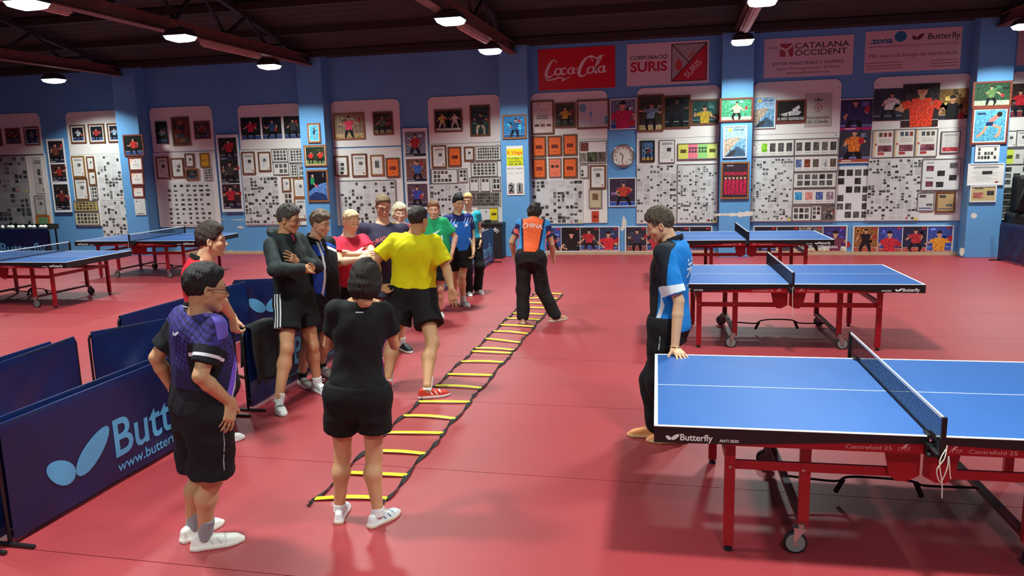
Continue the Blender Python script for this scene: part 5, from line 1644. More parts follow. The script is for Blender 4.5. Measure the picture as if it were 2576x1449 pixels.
EYEW = mat('eye_white', C(222, 214, 206), .25)
LENSM = mat('glasses_frame', C(30, 26, 26), .3)
class Person:
    def __init__(s, label, H, Y0, pelvis, neck, yaw, head, hyaw, hpitch, hroll=0.0, build=1.0, female=False, fat=0.0, skin=(214, 158, 126), fine=1.0, lean=0.0, shw=1.0, pz=None, hsc=1.0):
        s.s = H / 1.75
        k = s.s
        s.H, s.Y0, s.build, s.female, s.fat, s.fine = H, Y0, build, female, fat, fine
        s.skin = skin
        W3 = lambda q: wl(q[0], q[1], Y0 + (q[2] if len(q) > 2 else 0))
        s.pelvis, s.neck, s.headc = W3(pelvis), W3(neck), W3(head)
        s.pelvis[2] = (pz or .525) * H
        # keep a natural trunk length
        s.T = np.linalg.norm(s.neck - s.pelvis)
        s.va = math.degrees(math.atan2(s.pelvis[1], s.pelvis[0])) - 90     # angles are given as seen in the photo: 0 right, 90 away
        yaw, hyaw = yaw + s.va, hyaw + s.va
        s.fw = np.array([math.cos(R(yaw)), math.sin(R(yaw)), 0.0])
        s.up = unit(s.neck - s.pelvis)
        s.fw = unit(s.fw - s.up * (s.fw @ s.up))
        s.rt = np.cross(s.fw, s.up)
        sw = (.148 if female else .168) * k * shw
        s.sh = {1: s.neck + s.rt * sw - s.up * .045 * k, -1: s.neck - s.rt * sw - s.up * .045 * k}
        hw = (.1 if female else .095) * k
        s.hip = {1: s.pelvis + s.rt * hw - s.up * .03 * k, -1: s.pelvis - s.rt * hw - s.up * .03 * k}
        hf = np.array([math.cos(R(hyaw)) * math.cos(R(hpitch)), math.sin(R(hyaw)) * math.cos(R(hpitch)), math.sin(R(hpitch))])
        hu = np.array([0, 0, 1.0])
        hu = unit(hu - hf * (hu @ hf))
        hr = np.cross(hf, hu)
        c_, s_ = math.cos(R(hroll)), math.sin(R(hroll))
        s.hr, s.hu = c_ * hr + s_ * hu, -s_ * hr + c_ * hu
        s.hf = hf
        s.hs = .95 * k * (.96 if female else 1.0) * hsc
        s.HM = np.array([s.hr, s.hf, s.hu])
        print('PERSON %-60s pelvis %.2f (%.2f) neck %.2f (%.2f) crown %.2f (%.2f)' % (label[:60], s.pelvis[2], .52 * H, s.neck[2], .835 * H, s.headc[2] + .12 * s.hs, H))
        s.root = empty('person', (s.pelvis[0], s.pelvis[1], 0), 0, label, 'person', 'people at the training session')
        s.org = np.array([s.pelvis[0], s.pelvis[1], 0])
        s.arm, s.leg, s.hand, s.foot = {}, {}, {}, {}
        s.V, s.Q, s.nv = [], [], 0
    # ---------------------------------------------------------------- pose
    def arms(s, side, el, wr, hd=None, es=-1, ws=-1, hs=0, curl=(25, 30, 20), palm=None, spread=6, thumb=40):
        k = s.s
        E = on_ray(el[0], el[1], s.sh[side], .285 * k, es)
        if len(wr) == 3:
            wr = np.asarray(wr, float)
            D = wr - s.sh[side]
            L = min(np.linalg.norm(D), .535 * k)
            wr = s.sh[side] + unit(D) * np.linalg.norm(D)
            L1 = max(.285 * k, np.linalg.norm(D) * .53)
            mid = s.sh[side] + D * .52
            E = mid + unit(E - mid - unit(D) * ((E - mid) @ unit(D))) * math.sqrt(max(L1 ** 2 - (np.linalg.norm(D) * .52) ** 2, 0))
        Wp = wr if len(wr) == 3 else on_ray(wr[0], wr[1], E, .255 * k, ws)
        Hd = on_ray(hd[0], hd[1], Wp, .1 * k, hs) if hd is not None else Wp + unit(Wp - E) * .1
        s.arm[side] = (s.sh[side], E, Wp)
        d = unit(Hd - Wp)
        pn = -s.rt * side if palm is None else np.asarray(palm, float)
        pn = unit(pn - d * (pn @ d))
        s.hand[side] = (Wp, d, pn, curl, spread, thumb)
    def legs(s, side, floorpx, toe, knee=None, kn=-1, lift=0.0, z=0.0):
        k = s.s
        f = fl(floorpx[0], floorpx[1], z)
        if isinstance(toe, tuple):
            td = unit((fl(*toe) - fl(*floorpx)) * np.array([1, 1, 0]))
        else:
            td = np.array([math.cos(R(toe + s.va)), math.sin(R(toe + s.va)), 0])
        A = np.array([f[0], f[1], z + .085 * k]) + np.array([0, 0, lift])
        Hp = s.hip[side]
        D = np.linalg.norm(A - Hp)
        L1 = L2 = max(.43 * k, D / 2 * 1.004)
        mid = (A + Hp) / 2
        hgt = math.sqrt(max(L1 * L1 - D * D / 4, 0))
        fwd = unit(.6 * td + .4 * s.fw)
        ax = unit(A - Hp)
        fwd = unit(fwd - ax * (fwd @ ax))
        K = mid + fwd * min(hgt, .12)
        if knee is not None:
            d = unit(ray(*knee))
            t = ((mid - CAMP) @ d)
            K = CAMP + t * d
            K = K + d * (np.dot(fwd, d)) * min(hgt, .06)
        s.leg[side] = (Hp, K, A)
        s.foot[side] = (A - np.array([0, 0, .085 * k]), td, lift)
    # ---------------------------------------------------------------- torso loft
    def loc(s, P):
        q = P - s.pelvis
        return q @ s.rt, q @ s.fw, q @ s.up
    def prof(s):
        k, T, b, f = s.s, s.T, s.build, s.fat
        if s.female:
            z = np.array([-.14 * k, -.05 * k, .04 * k, .26 * T, .45 * T, .68 * T, .84 * T, .95 * T, 1.05 * T])
            a = np.array([.13, .172, .172, .138, .132, .148, .145, .115, .05]) * k * b
            d = np.array([.10, .118, .115, .098, .096, .112, .098, .075, .05]) * k * b
        else:
            z = np.array([-.14 * k, -.05 * k, .04 * k, .26 * T, .45 * T, .68 * T, .84 * T, .95 * T, 1.05 * T])
            a = np.array([.13, .162, .16, .148, .15, .172, .17, .13, .055]) * k * b
            d = np.array([.10, .116, .112, .106, .11, .12, .105, .082, .052]) * k * b
        belly = np.array([0, .3, .6, 1, .9, .3, 0, 0, 0]) * f * k
        c = np.array([0, -.012, -.008, .0, .004, .0, -.012, -.018, -.02]) * k + belly * .5
        return z, a + belly * .7, d + belly * .8, c
    def loft(s, P, da=0.0, dd=0.0, zlo=None, zhi=None, table=None):
        if not hasattr(s, '_pf'):
            z, a, d, c = s.prof()
            s._pf = [catmull(z, v) for v in (a, d, c)]
        x, y, zz = s.loc(P)
        A = np.interp(zz, *s._pf[0])
        D = np.interp(zz, *s._pf[1])
        Cc = np.interp(zz, *s._pf[2])
        if table is not None:
            A = A + np.interp(zz / s.T, table[0], table[1])
            D = D + np.interp(zz / s.T, table[0], table[2])
        A, D = A + da, D + dd
        dist = (np.sqrt((x / A) ** 2 + ((y - Cc) / D) ** 2) - 1) * np.minimum(A, D)
        lo = s._pf[0][0][0] if zlo is None else zlo
        hi = s._pf[0][0][-1] if zhi is None else zhi
        return smax(smax(dist, lo - zz, .01), zz - hi, .012)
    def body_core(s, P):
        k = s.s
        d = s.loft(P)
        for sd in (1, -1):
            d = smin(d, rcone(P, s.neck - s.up * .05 * k + s.rt * sd * .05 * k, s.sh[sd], .06 * k, .058 * k), .05 * k)
        nb = s.headc - s.hu * .06 * s.hs - s.hf * .02 * s.hs
        return smin(d, rcone(P, s.neck - s.up * .02, nb, .064 * k * s.build, .056 * k * (.9 if s.female else 1)), .03)
    def leg_sdf(s, P):
        k, b = s.s, s.build
        d = None
        for sd in s.leg:
            Hp, K, A = s.leg[sd]
            calf = K + (A - K) * .3 - unit(np.cross(np.cross(A - K, s.foot[sd][1]), A - K)) * -.0
            back = -s.foot[sd][1]
            calf = K + (A - K) * .32 + back * .018 * k
            q = rcone(P, Hp, K, .09 * k * b, .056 * k * b)
            q = smin(q, rcone(P, K, calf, .05 * k * b, .06 * k * b), .03)
            q = smin(q, rcone(P, calf, A + np.array([0, 0, .03 * k]), .058 * k * b, .036 * k), .03)
            q = smin(q, rcone(P, K + s.foot[sd][1] * .012, K + s.foot[sd][1] * .014 - np.array([0, 0, .02]), .046 * k * b, .044 * k * b), .02)
            q = smin(q, rcone(P, A + np.array([0, 0, .03 * k]), A - np.array([0, 0, .02]), .035 * k, .035 * k), .015)
            d = q if d is None else np.minimum(d, q)
        return d
    def arm_sdf(s, P, sd):
        k, b = s.s, s.build * (.86 if s.female else 1)
        S, E, Wp = s.arm[sd]
        d = rcone(P, S, E, .052 * k * b, .04 * k * b)
        d = smin(d, rcone(P, S + (E - S) * .25, S + (E - S) * .6, .05 * k * b, .046 * k * b), .02)
        fm = E + (Wp - E) * .28
        d = smin(d, rcone(P, E, fm, .038 * k * b, .041 * k * b), .008)
        d = smin(d, rcone(P, fm, Wp, .041 * k * b, .027 * k), .008)
        return smin(d, s.hand_sdf(P, sd), .015)
    def hand_sdf(s, P, sd):
        k = s.s * (.92 if s.female else 1.0)
        Wp, d, pn, curl, spread, thumb = s.hand[sd]
        side = np.cross(d, pn) * sd                       # towards the thumb
        M = np.array([side, d, pn])
        q = (P - Wp) @ M.T / k
        pb = np.abs(q - np.array([0, .05, 0])) - np.array([.03, .038, .004])
        D = np.linalg.norm(np.maximum(pb, 0), axis=1) + np.minimum(pb.max(1), 0) - .011
        D = smin(D, rcone(q, (0, -.015, 0), (0, .02, 0), .024, .02), .02)
        for i, (x, L, r) in enumerate(((.032, .072, .0088), (.011, .08, .0092), (-.011, .074, .0088), (-.031, .058, .0076))):
            p = np.array([x, .088 - abs(x - .005) * .12, 0])
            a = 0.0
            sp = R(spread) * (1.5 - i)
            for j, fr in enumerate((.44, .31, .25)):
                a += R(curl[j])
                dv = np.array([math.sin(sp) * math.cos(a), math.cos(sp) * math.cos(a), math.sin(a)])
                p2 = p + dv * L * fr
                D = smin(D, rcone(q, p, p2, r - .0006 * j, r - .0006 * (j + 1)), .004 if j else .008)
                p = p2
        t0 = np.array([.026, .022, .004])
        t1 = t0 + .042 * unit((math.sin(R(thumb)), math.cos(R(thumb)), .35))
        t2 = t1 + .03 * unit((math.sin(R(thumb * .7)), math.cos(R(thumb * .7)), .45))
        D = smin(D, rcone(q, t0, t1, .0135, .011), .012)
        D = smin(D, rcone(q, t1, t2, .0108, .0085), .004)
        return D * k
    # ---------------------------------------------------------------- head
    def hloc(s, P):
        return (P - s.headc) @ s.HM.T / s.hs
    def head_sdf(s, P, jaw=1.0, smile=0.0):
        q = s.hloc(P)
        x = np.abs(q[:, 0])
        m = np.stack([x, q[:, 1], q[:, 2]], 1)
        d = ellip(q, (0, -.016, .03), (.077, .097, .09))
        d = smin(d, ellip(q, (0, .026, -.035), (.061 * jaw, .064, .078)), .035)
        d = smin(d, rcone(m, (.046 * jaw, -.0, -.058), (.012, .066, -.104), .022, .021), .025)
        d = smin(d, ellip(m, (.042, .056, -.03), (.024, .026, .022)), .02)
        d = smin(d, rcone(m, (.0, .084, .018), (.046, .066, .018), .012, .013), .018)
        # eye sockets, eyeballs
        d = smax(d, -ellip(m, (.032, .1, -.003), (.02, .022, .013)), .012)
        d = smin(d, ellip(m, (.031, .071, -.004), (.0145, .0145, .0125)), .003)
        # nose
        d = smin(d, rcone(q, (0, .083, .004), (0, .11, -.034), .0085, .0115), .012)
        d = smin(d, ellip(m, (.0105, .1, -.037), (.0085, .0105, .008)), .006)
        # mouth: lips with a groove
        d = smin(d, ellip(q, (0, .083, -.066), (.026, .018, .02)), .012)
        d = smin(d, rcone(m, (0, .0985, -.0605), (.02 + .004 * smile, .088, -.0635 + .006 * smile), .0055, .003), .006)
        d = smin(d, rcone(m, (0, .0965, -.0725), (.017, .0885, -.0695 + .005 * smile), .0065, .003), .006)
        d = smax(d, -rcone(m, (0, .103, -.066), (.022 + .005 * smile, .092, -.0665 + .008 * smile), .0028, .002), .003)
        # ears
        ca, sa = math.cos(.3), math.sin(.3)
        e = m - np.array([.081, -.012, -.014])
        e = np.stack([e[:, 0] * ca + e[:, 1] * sa, -e[:, 0] * sa + e[:, 1] * ca, e[:, 2]], 1)
        ear = ellip(e, (0, 0, 0), (.008, .019, .032))
        ear = smax(ear, -ellip(e, (.007, .004, .004), (.007, .011, .02)), .004)
        d = smin(d, ear, .006)
        # throat
        d = smin(d, rcone(q, (0, -.022, -.06), (0, -.03, -.14), .054, .052), .03)
        return d * s.hs
    def face_fields(s, V, smile=0.0):
        q = s.hloc(V)
        m = np.stack([np.abs(q[:, 0]), q[:, 1], q[:, 2]], 1)
        front = np.where(q[:, 1] > .05, 0, -.05)
        lips = .0 - np.minimum(rcone(m, (0, .098, -.061), (.02, .088, -.064), .0052, .003), rcone(m, (0, .097, -.072), (.017, .088, -.07), .0058, .003))
        brow = -rcone(m, (.014, .095, .0195), (.046, .078, .0225), .0042, .0032) - 0.0
        brow = .004 - np.abs(m[:, 2] - (.021 + .006 * np.sin((m[:, 0] - .012) * 60))) - np.maximum(0, .013 - m[:, 0]) - np.maximum(0, m[:, 0] - .05)
        eye = 1 - np.sqrt(((m[:, 0] - .031) / .0135) ** 2 + ((m[:, 2] + .004) / .0052) ** 2)
        iris = 1 - np.sqrt(((m[:, 0] - .031) / .0056) ** 2 + ((m[:, 2] + .004) / .0056) ** 2)
        iris = np.minimum(iris, eye)
        lash = 1 - np.sqrt(((m[:, 0] - .031) / .0165) ** 2 + ((m[:, 2] + .0035) / .0078) ** 2)
        lash = np.minimum(lash, (m[:, 2] + .0035) * 300)
        cheek = .03 - np.sqrt((m[:, 0] - .045) ** 2 + (m[:, 2] + .035) ** 2)
        teeth = 1 - np.sqrt((m[:, 0] / .019) ** 2 + ((m[:, 2] + .0662 - m[:, 0] * .12) / .0042) ** 2)
        return dict(f6=teeth * .01 + front if smile > .8 else front - 1, f0=cheek + front * 2, f1=lips + front, f2=brow + front, f3=lash * .01 + front, f4=eye * .01 + front, f5=iris * .01 + front)
    def add(s, f, lo, hi, h):
        v, q = surface(f, lo, hi, h)
        s.V.append(v)
        s.Q.append(q + s.nv)
        s.nv += len(v)
        return v
    def make_body(s, hair=(40, 30, 26), brow=None, jaw=1.0, smile=0.0, cut_head=None, legfine=None):
        k, fz = s.s, s.fine
        pts = np.array([s.pelvis - s.up * .16 * k, s.neck])
        s.add(s.body_core, np.minimum(pts.min(0), np.min([s.sh[1], s.sh[-1]], 0)) - .16 * k, np.maximum(pts.max(0), np.max([s.sh[1], s.sh[-1]], 0)) + .12 * k, .016)
        for sd in s.arm:
            Wp, d = s.hand[sd][:2]
            p = np.array([*s.arm[sd], Wp + d * .19])
            s.add(lambda P: s.arm_sdf(P, sd), p.min(0) - .07, p.max(0) + .07, .0052 * fz)
        if s.leg:
            p = np.array([q for l in s.leg.values() for q in l])
            s.add(s.leg_sdf, p.min(0) - .13 * k, p.max(0) + .1 * k, .011 * fz)
        lo = s.headc - .17 * s.hs
        hi = s.headc + .17 * s.hs
        v = s.add(lambda P: s.head_sdf(P, jaw, smile), lo, hi, .0042 * fz)
        V = np.concatenate(s.V)
        ff = s.face_fields(V, smile)
        far = np.linalg.norm(s.hloc(V), axis=1) > .2
        for key in ff:
            ff[key] = np.where(far, -.05, ff[key])
        b = brow or tuple(int(c * .9) for c in hair)
        sk = (s.skin[0], min(255, s.skin[1] + 8), min(255, s.skin[2] + 6))
        m = layer_mat(C(*sk), [(C(min(255, sk[0] + 6), int(sk[1] * .9), int(sk[2] * .9)), .4), C(int(sk[0] * .82), int(sk[1] * .58), int(sk[2] * .6)), C(*b), C(40, 28, 24), C(214, 204, 196), C(48, 36, 30), C(226, 218, 208)],
                      rough=.5, soft=(.02, .0015, .002, .003, .003, .003, .003), var=.05, bump=.05, bscale=200, sss=.12, spec=.4)
        s.body = np_mesh('body', V, np.concatenate(s.Q), ff, m, s.root, s.org)
    # ---------------------------------------------------------------- hair
    def make_hair(s, col, thick=.014, line=None, extra=None, rough_amp=.004, freq=90, name='hair', top=0.0, seed=0, res=.0048, cut=None, fade=True):
        yl = [-.14, -.07, -.03, .0, .03, .05, .085, .13]
        zl = line and [line[0] - .016, line[1] - .014] + line[2:] or [-.082, -.08, -.05, .0, .0, .045, .082, .085]
        r1 = np.random.RandomState(seed + 3)
        W = r1.normal(size=(10, 3)) * freq
        ph = r1.uniform(0, 6.28, 10)
        def f(P):
            q = s.hloc(P)
            if fade:
                d = ellip(q, (0, -.016, .032), (.0805 + thick * .25, .101 + thick * .35, .094 + thick * .5))
                d = smin(d, ellip(q, (0, -.004, .062 + top * .5), (.062 + thick, .082 + thick, .06 + thick * .9 + top)), .025)
            else:
                d = ellip(q, (0, -.016, .032 + top * .5), (.079 + thick * .8, .1 + thick * .9, .093 + thick + top))
            if extra is not None:
                d = extra(q, d)
            n = sum(np.sin(q @ w + p) for w, p in zip(W, ph)) / 5
            an = np.arctan2(q[:, 0], q[:, 1] + .02)
            d = d - rough_amp * n - .0022 * np.sin(an * 38 + 2.5 * np.sin(q[:, 2] * 45) + 3 * n)
            az = np.interp(q[:, 1], yl, zl) + .005 * np.sin(q[:, 0] * 190 + q[:, 1] * 130) + .004 * np.sin(q[:, 0] * 90 - 2 + q[:, 1] * 60) + .006 * n
            if cut is not None:
                az = cut(q, az)
            return smax(d, (az - q[:, 2]) * .5, .016) * s.hs
        v, q = surface(f, s.headc - .26 * s.hs, s.headc + .2 * s.hs, res * s.fine)
        qq = s.hloc(v)
        m = layer_mat(C(*col), [(C(*[min(255, int(c * 1.5 + 8)) for c in col]), .55)], rough=.55, soft=(.6,), var=.3, bump=.6, bscale=260, hair=True, spec=.35)
        st = np.sin(qq[:, 0] * 260 + 6 * np.sin(qq[:, 1] * 60)) * np.sin(qq[:, 1] * 120 + qq[:, 2] * 90)
        return np_mesh(name, v, q, {'f0': st}, m, s.root, s.org)
    # ---------------------------------------------------------------- clothes
    def wr(s, P, amp, seed=0, fx=(20, 16, 11)):
        r1 = np.random.RandomState(seed)
        q = np.stack(s.loc(P), 1)
        o = np.zeros(len(P))
        for i in range(7):
            w = r1.normal(size=3) * np.array(fx) * (1 + .35 * i)
            o += np.sin(q @ w + r1.uniform(0, 6.28) + 1.4 * np.sin(q @ (w[[1, 2, 0]] * .4) + i)) / (1 + .35 * i)
        return amp * o * .6
    def make_shirt(s, base, layers=(), hem=-.1, sleeve=.55, loose=.022, name='shirt', amp=.0035, res=.0075, sl=.02, nk=1.02, tuck=False, seed=0, rough=.8, longsleeve=False, extra=None, soft=.0012, flare=.02, hollow=.062):
        k = s.s
        T = s.T
        table = [[-.4, -.05, .1, .3, .55, .8, .95, 1.05], [flare, flare, flare * (.3 if tuck else .9), .012 if tuck else .018, .014, .01, .004, .0], [flare * .8, flare * .8, flare * (.3 if tuck else .8), .012 if tuck else .014, .01, .008, .004, .0]]
        ends = {}
        for sd in s.arm:
            S, E, Wp = s.arm[sd]
            ends[sd] = (S, S + (E - S) * sleeve, unit(E - S))
        def f(P):
            d = s.loft(P, loose * .45, loose * .45, hem * k, 1.03 * T * nk, table)
            for sd in (1, -1):
                d = smin(d, rcone(P, s.neck - s.up * .05 * k + s.rt * sd * .06 * k, s.sh[sd], .064 * k, .058 * k), .05 * k)
            for sd, (S, En, dr) in ends.items():
                bb = s.build
                if longsleeve:
                    S_, E_, W_ = s.arm[sd]
                    q = smin(rcone(P, S_, E_, .066 * k * bb, .06 * k * bb), rcone(P, E_, W_, .062 * k * bb, .044 * k * bb), .02)
                    q = smax(q, (P - W_) @ unit(W_ - E_), .006)
                else:
                    q = rcone(P, S, En + dr * .05, .056 * k * bb + loose * .2, .05 * k * bb + sl)
                    q = smax(q, (P - En) @ dr, .006)
                d = smin(d, q, .035 * k)
            if extra is not None:
                d = extra(P, d)
            d = d + s.wr(P, amp, seed)
            nb = s.headc - s.hu * .06 * s.hs
            d = smax(d, -rcone(P, s.neck + s.up * .035 * k + s.fw * .012, s.neck + s.up * .3 + s.fw * .02, hollow * k, .07 * k), .006)
            _, _, zz = s.loc(P)
            return smax(d, hem * k - zz, .006)
        pts = [s.pelvis + s.up * hem * k, s.neck, s.sh[1], s.sh[-1]]
        for sd in s.arm:
            pts += list(s.arm[sd]) if longsleeve else [ends[sd][1]]
        pts = np.array(pts)
        v, q = surface(f, pts.min(0) - .24 * k, pts.max(0) + .22 * k, res * s.fine)
        x, y, z = s.loc(v)
        ctx = dict(x=x / k, y=y / k, z=z / T, v=v, arm={sd: np.clip(((v - a[0]) @ (a[1] - a[0])) / ((a[1] - a[0]) @ (a[1] - a[0])), -1, 2) for sd, a in s.arm.items()},
                   ad={sd: rcone(v, a[0], a[1], 0, 0) / k for sd, a in s.arm.items()})
        flds = {'f%d' % i: fn(ctx) for i, (c, fn) in enumerate(layers)}
        m = layer_mat(C(*base), [C(*c) for c, fn in layers], rough=rough, soft=soft, var=.06)
        s.shirt = np_mesh(name, v, q, flds, m, s.root, s.org)
        s.shirt_bvh = None
        return s.shirt
    def make_lower(s, base, layers=(), waist=.05, frac=.8, loose=.026, flare=.02, name='shorts', amp=.003, res=.008, longleg=False, seed=5, rough=.85, crotch=.03):
        k = s.s
        def f(P):
            d = s.loft(P, loose * .3 + .004, loose * .3 + .006, -.15 * k, waist * k)
            gl = None
            for sd in s.leg:
                Hp, K, A = s.leg[sd]
                bb = s.build
                if longleg:
                    An = A + np.array([0, 0, .015 * k])
                    q = smin(rcone(P, Hp, K, .098 * k * bb + loose * .2, .068 * k * bb + loose * .5), rcone(P, K, An, .068 * k * bb + loose * .5, .056 * k + flare), .04)
                    q = smax(q, -(P - (A - np.array([0, 0, .045 * k]))) @ np.array([0, 0, 1.0]), .006)
                else:
                    ax = unit(K - Hp)
                    En = Hp + (K - Hp) * frac
                    q = rcone(P, Hp, En + ax * .05, .098 * k * bb + loose * .3, .076 * k * bb + loose * .8 + flare * .6)
                    q = smax(q, (P - En) @ ax, .006)
                gl = q if gl is None else smin(gl, q, .008)
            d = smin(d, gl, .085 * k)
            d = d + s.wr(P, amp, seed, (14, 14, 12))
            _, _, zz = s.loc(P)
            return smax(d, zz - waist * k, .006)
        pts = [s.pelvis + s.up * waist * k] + [p for l in s.leg.values() for p in (l if longleg else l[:2])]
        pts = np.array(pts)
        v, q = surface(f, pts.min(0) - .22 * k, pts.max(0) + .2 * k, res * s.fine)
        x, y, z = s.loc(v)
        lt = {sd: ((v - l[0]) @ (l[1] - l[0])) / ((l[1] - l[0]) @ (l[1] - l[0])) for sd, l in s.leg.items()}
        lo = {}
        for sd, l in s.leg.items():
            ax = unit(l[1] - l[0])
            out = unit(s.rt * sd - ax * ((s.rt * sd) @ ax))
            fr = np.cross(ax, out)
            r = v - l[0]
            lo[sd] = np.arctan2(r @ fr, r @ out) * .1
        ctx = dict(x=x / k, y=y / k, z=z / s.T, v=v, lt=lt, lo=lo)
        flds = {'f%d' % i: fn(ctx) for i, (c, fn) in enumerate(layers)}
        m = layer_mat(C(*base), [C(*c) for c, fn in layers], rough=rough, var=.06)
        return np_mesh(name, v, q, flds, m, s.root, s.org)
    def make_shoes(s, up=(232, 230, 224), sole=(236, 234, 228), accent=None, sock=(232, 232, 230), sockh=.075, laces=True, loops=False, res=.006):
        k = s.s * (.92 if s.female else 1.0)
        for sd in s.foot:
            Bp, td, lift = s.foot[sd]
            rt = np.array([td[1], -td[0], 0])
            M = np.array([rt, td, [0, 0, 1.0]])
            def f(P):
                q = (P - Bp) @ M.T / k
                # outline: heel at y=-.06, ball at .12, toe at .2
                w = np.interp(q[:, 1], [-.09, -.06, .0, .06, .12, .17, .2, .22], [.02, .034, .033, .038, .046, .04, .024, .01])
                xc = np.interp(q[:, 1], [-.06, .05, .12, .2], [0, .004, 0, -.012]) * sd
                plan = np.maximum(np.abs(q[:, 0] - xc) - w, np.maximum(-.088 - q[:, 1], q[:, 1] - .215)) - .004
                sole_ = smax(plan, np.maximum(-q[:, 2], q[:, 2] - .026), .006)
                top = np.interp(q[:, 1], [-.09, -.04, .02, .06, .12, .18, .215], [.085, .095, .092, .08, .062, .05, .03])
                wz = np.interp(q[:, 2], [0, .03, .06, .1], [0, .003, .008, .014])
                upd = smax(plan + wz + .002, np.maximum(q[:, 2] - top, -q[:, 2]), .022)
                d = smin(sole_, upd, .004)
                return d * k
            lo = Bp - .24 * k * np.array([1, 1, .05])
            v, q = surface(f, lo, Bp + np.array([.24, .24, .13]) * k, res * s.fine)
            p = (v - Bp) @ M.T / k
            fl_ = {'f0': .024 - p[:, 2]}
            cols = [C(*sole)]
            if accent:
                # slanted side stripes
                fl_['f1'] = np.where(p[:, 2] > .028, .006 - np.abs(((p[:, 1] + p[:, 2] * .7) % .045) - .02), -1) + np.where((p[:, 1] > .0) & (p[:, 1] < .12) & (p[:, 2] < .07), 0, -1)
                cols.append(C(*accent))
            so = np_mesh('shoe', v, q, fl_, layer_mat(C(*up), cols, rough=.5, var=.04, bump=.05, soft=.0015), s.root, s.org)
            if laces:
                m = MB()
                for j in range(4):
                    yy, zz = .035 + .022 * j, .089 - .0105 * j
                    m.tube([tuple(Bp + M.T @ (np.array(c) * k) - s.org) for c in ((-.022, yy, zz - .006), (0, yy + .006, zz + .003), (.022, yy, zz - .006))], .003, 5)
                if loops:
                    for sg in (-1, 1):
                        m.tube([tuple(Bp + M.T @ (np.array(c) * k) - s.org) for c in spl([(0, .03, .095), (sg * .03, .035, .12), (sg * .06, .03, .115), (sg * .05, .02, .09), (sg * .01, .03, .093)], 4)], .0022, 5)
                m.build('laces', WHITETXT, so, True)
            Hp, K, A = s.leg[sd]
            if sock:
                ax = unit(K - A)
                e = A + ax * sockh * s.s
                g = lambda P: smax(smax(rcone(P, A - ax * .03, A + ax * (sockh + .05) * s.s, .041 * s.s, .046 * s.s), (P - e) @ ax, .004), -(P - A) @ ax - .03, .004) + .0012 * np.sin(((P - A) @ ax) * 400)
                vv, qq = surface(g, A - .1, e + .1, .006 * s.fine)
                np_mesh('sock', vv, qq, None, layer_mat(C(*sock), [], rough=.9), s.root, s.org)
    def collar(s, col, col2=None, h=.035):
        k = s.s
        c0 = s.neck + s.up * .022 * k + s.fw * .004
        def f(P):
            q = P - c0
            x, y, z = q @ s.rt, q @ s.fw, q @ s.up
            z = z + y * .45
            r = np.sqrt(x * x + (y * .92) ** 2)
            d = np.abs(r - (.072 * k - z * .22)) - .006
            d = np.maximum(d, np.abs(z - .0) - h * .55)
            gap = np.where(y > 0, .012 + z * .25 - np.abs(x), -1)
            return smax(d, gap, .003)
        v, q = surface(f, c0 - .14 * k, c0 + .14 * k, .0048 * s.fine)
        w = v - c0
        z = w @ s.up + (w @ s.fw) * .45
        lay = [C(*col2)] if col2 else []
        np_mesh('collar', v, q, {'f0': .003 - np.abs(z + h * .3)} if col2 else None, layer_mat(C(*col), lay, rough=.8), s.root, s.org)
    def glasses(s, col=(36, 30, 30), w=.026, hgt=.019):
        m = MB()
        L = lambda p: tuple(s.headc + s.HM.T @ (np.array(p) * s.hs) - s.org)
        for sd in (-1, 1):
            ring = [(sd * .033 + w * math.cos(t) * (1 if abs(math.cos(t)) < .9 else .97), .104 - .12 * abs(w * math.cos(t) + .002) ** 1.0 * (1 if math.cos(t) * sd > 0 else .2), -.006 + hgt * math.copysign(abs(math.sin(t)) ** .7, math.sin(t))) for t in np.linspace(0, 2 * math.pi, 21)]
            m.tube([L(p) for p in ring], .0018 * s.hs, 6, False)
            m.tube([L(p) for p in ((sd * (.033 + w), .099, -.002), (sd * .074, .082, .0), (sd * .083, .03, .002), (sd * .084, -.02, -.004))], .0018 * s.hs, 6)
        m.tube([L(p) for p in ((-.008, .103, -.002), (0, .106, .001), (.008, .103, -.002))], .0018 * s.hs, 6)
        m.build('glasses', mat('glasses_frame_%d' % col[0], C(*col), .3), s.root, True)
    def text_on(s, body, cx, cz, size, col, back=False, arc=0.0, bold=.01, width=None, polys=None, name='shirt_print', obj=None, rot=0.0, shear=0.0):
        """lettering or marks wrapped onto the shirt: cx across (m, wearer's right +), cz fraction of the trunk height"""
        o = obj or s.shirt
        me = o.data
        bv = BVHTree.FromPolygons([tuple(v.co) for v in me.vertices], [tuple(p.vertices) for p in me.polygons])
        nrm = s.fw * (-1 if back else 1)
        rr = s.rt * (1 if back else -1)
        bm = bmesh.new()
        if polys:
            for pl in polys:
                vv = [bm.verts.new((a, b, 0)) for a, b in pl]
                bm.faces.new(vv)
        else:
            v, f = text2d(body, size, bold=bold, width=width, shear=shear)
            vv = [bm.verts.new((a, b, 0)) for a, b in v]
            for q in f:
                try:
                    bm.faces.new([vv[i] for i in q])
                except ValueError:
                    pass
        bmesh.ops.triangulate(bm, faces=bm.faces)
        for _ in range(2):
            le = [e for e in bm.edges if e.calc_length() > .022]
            if le:
                bmesh.ops.subdivide_edges(bm, edges=le, cuts=1)
                bmesh.ops.triangulate(bm, faces=bm.faces)
        base = s.pelvis + s.up * s.T * cz - s.org + rr * cx
        dead = []
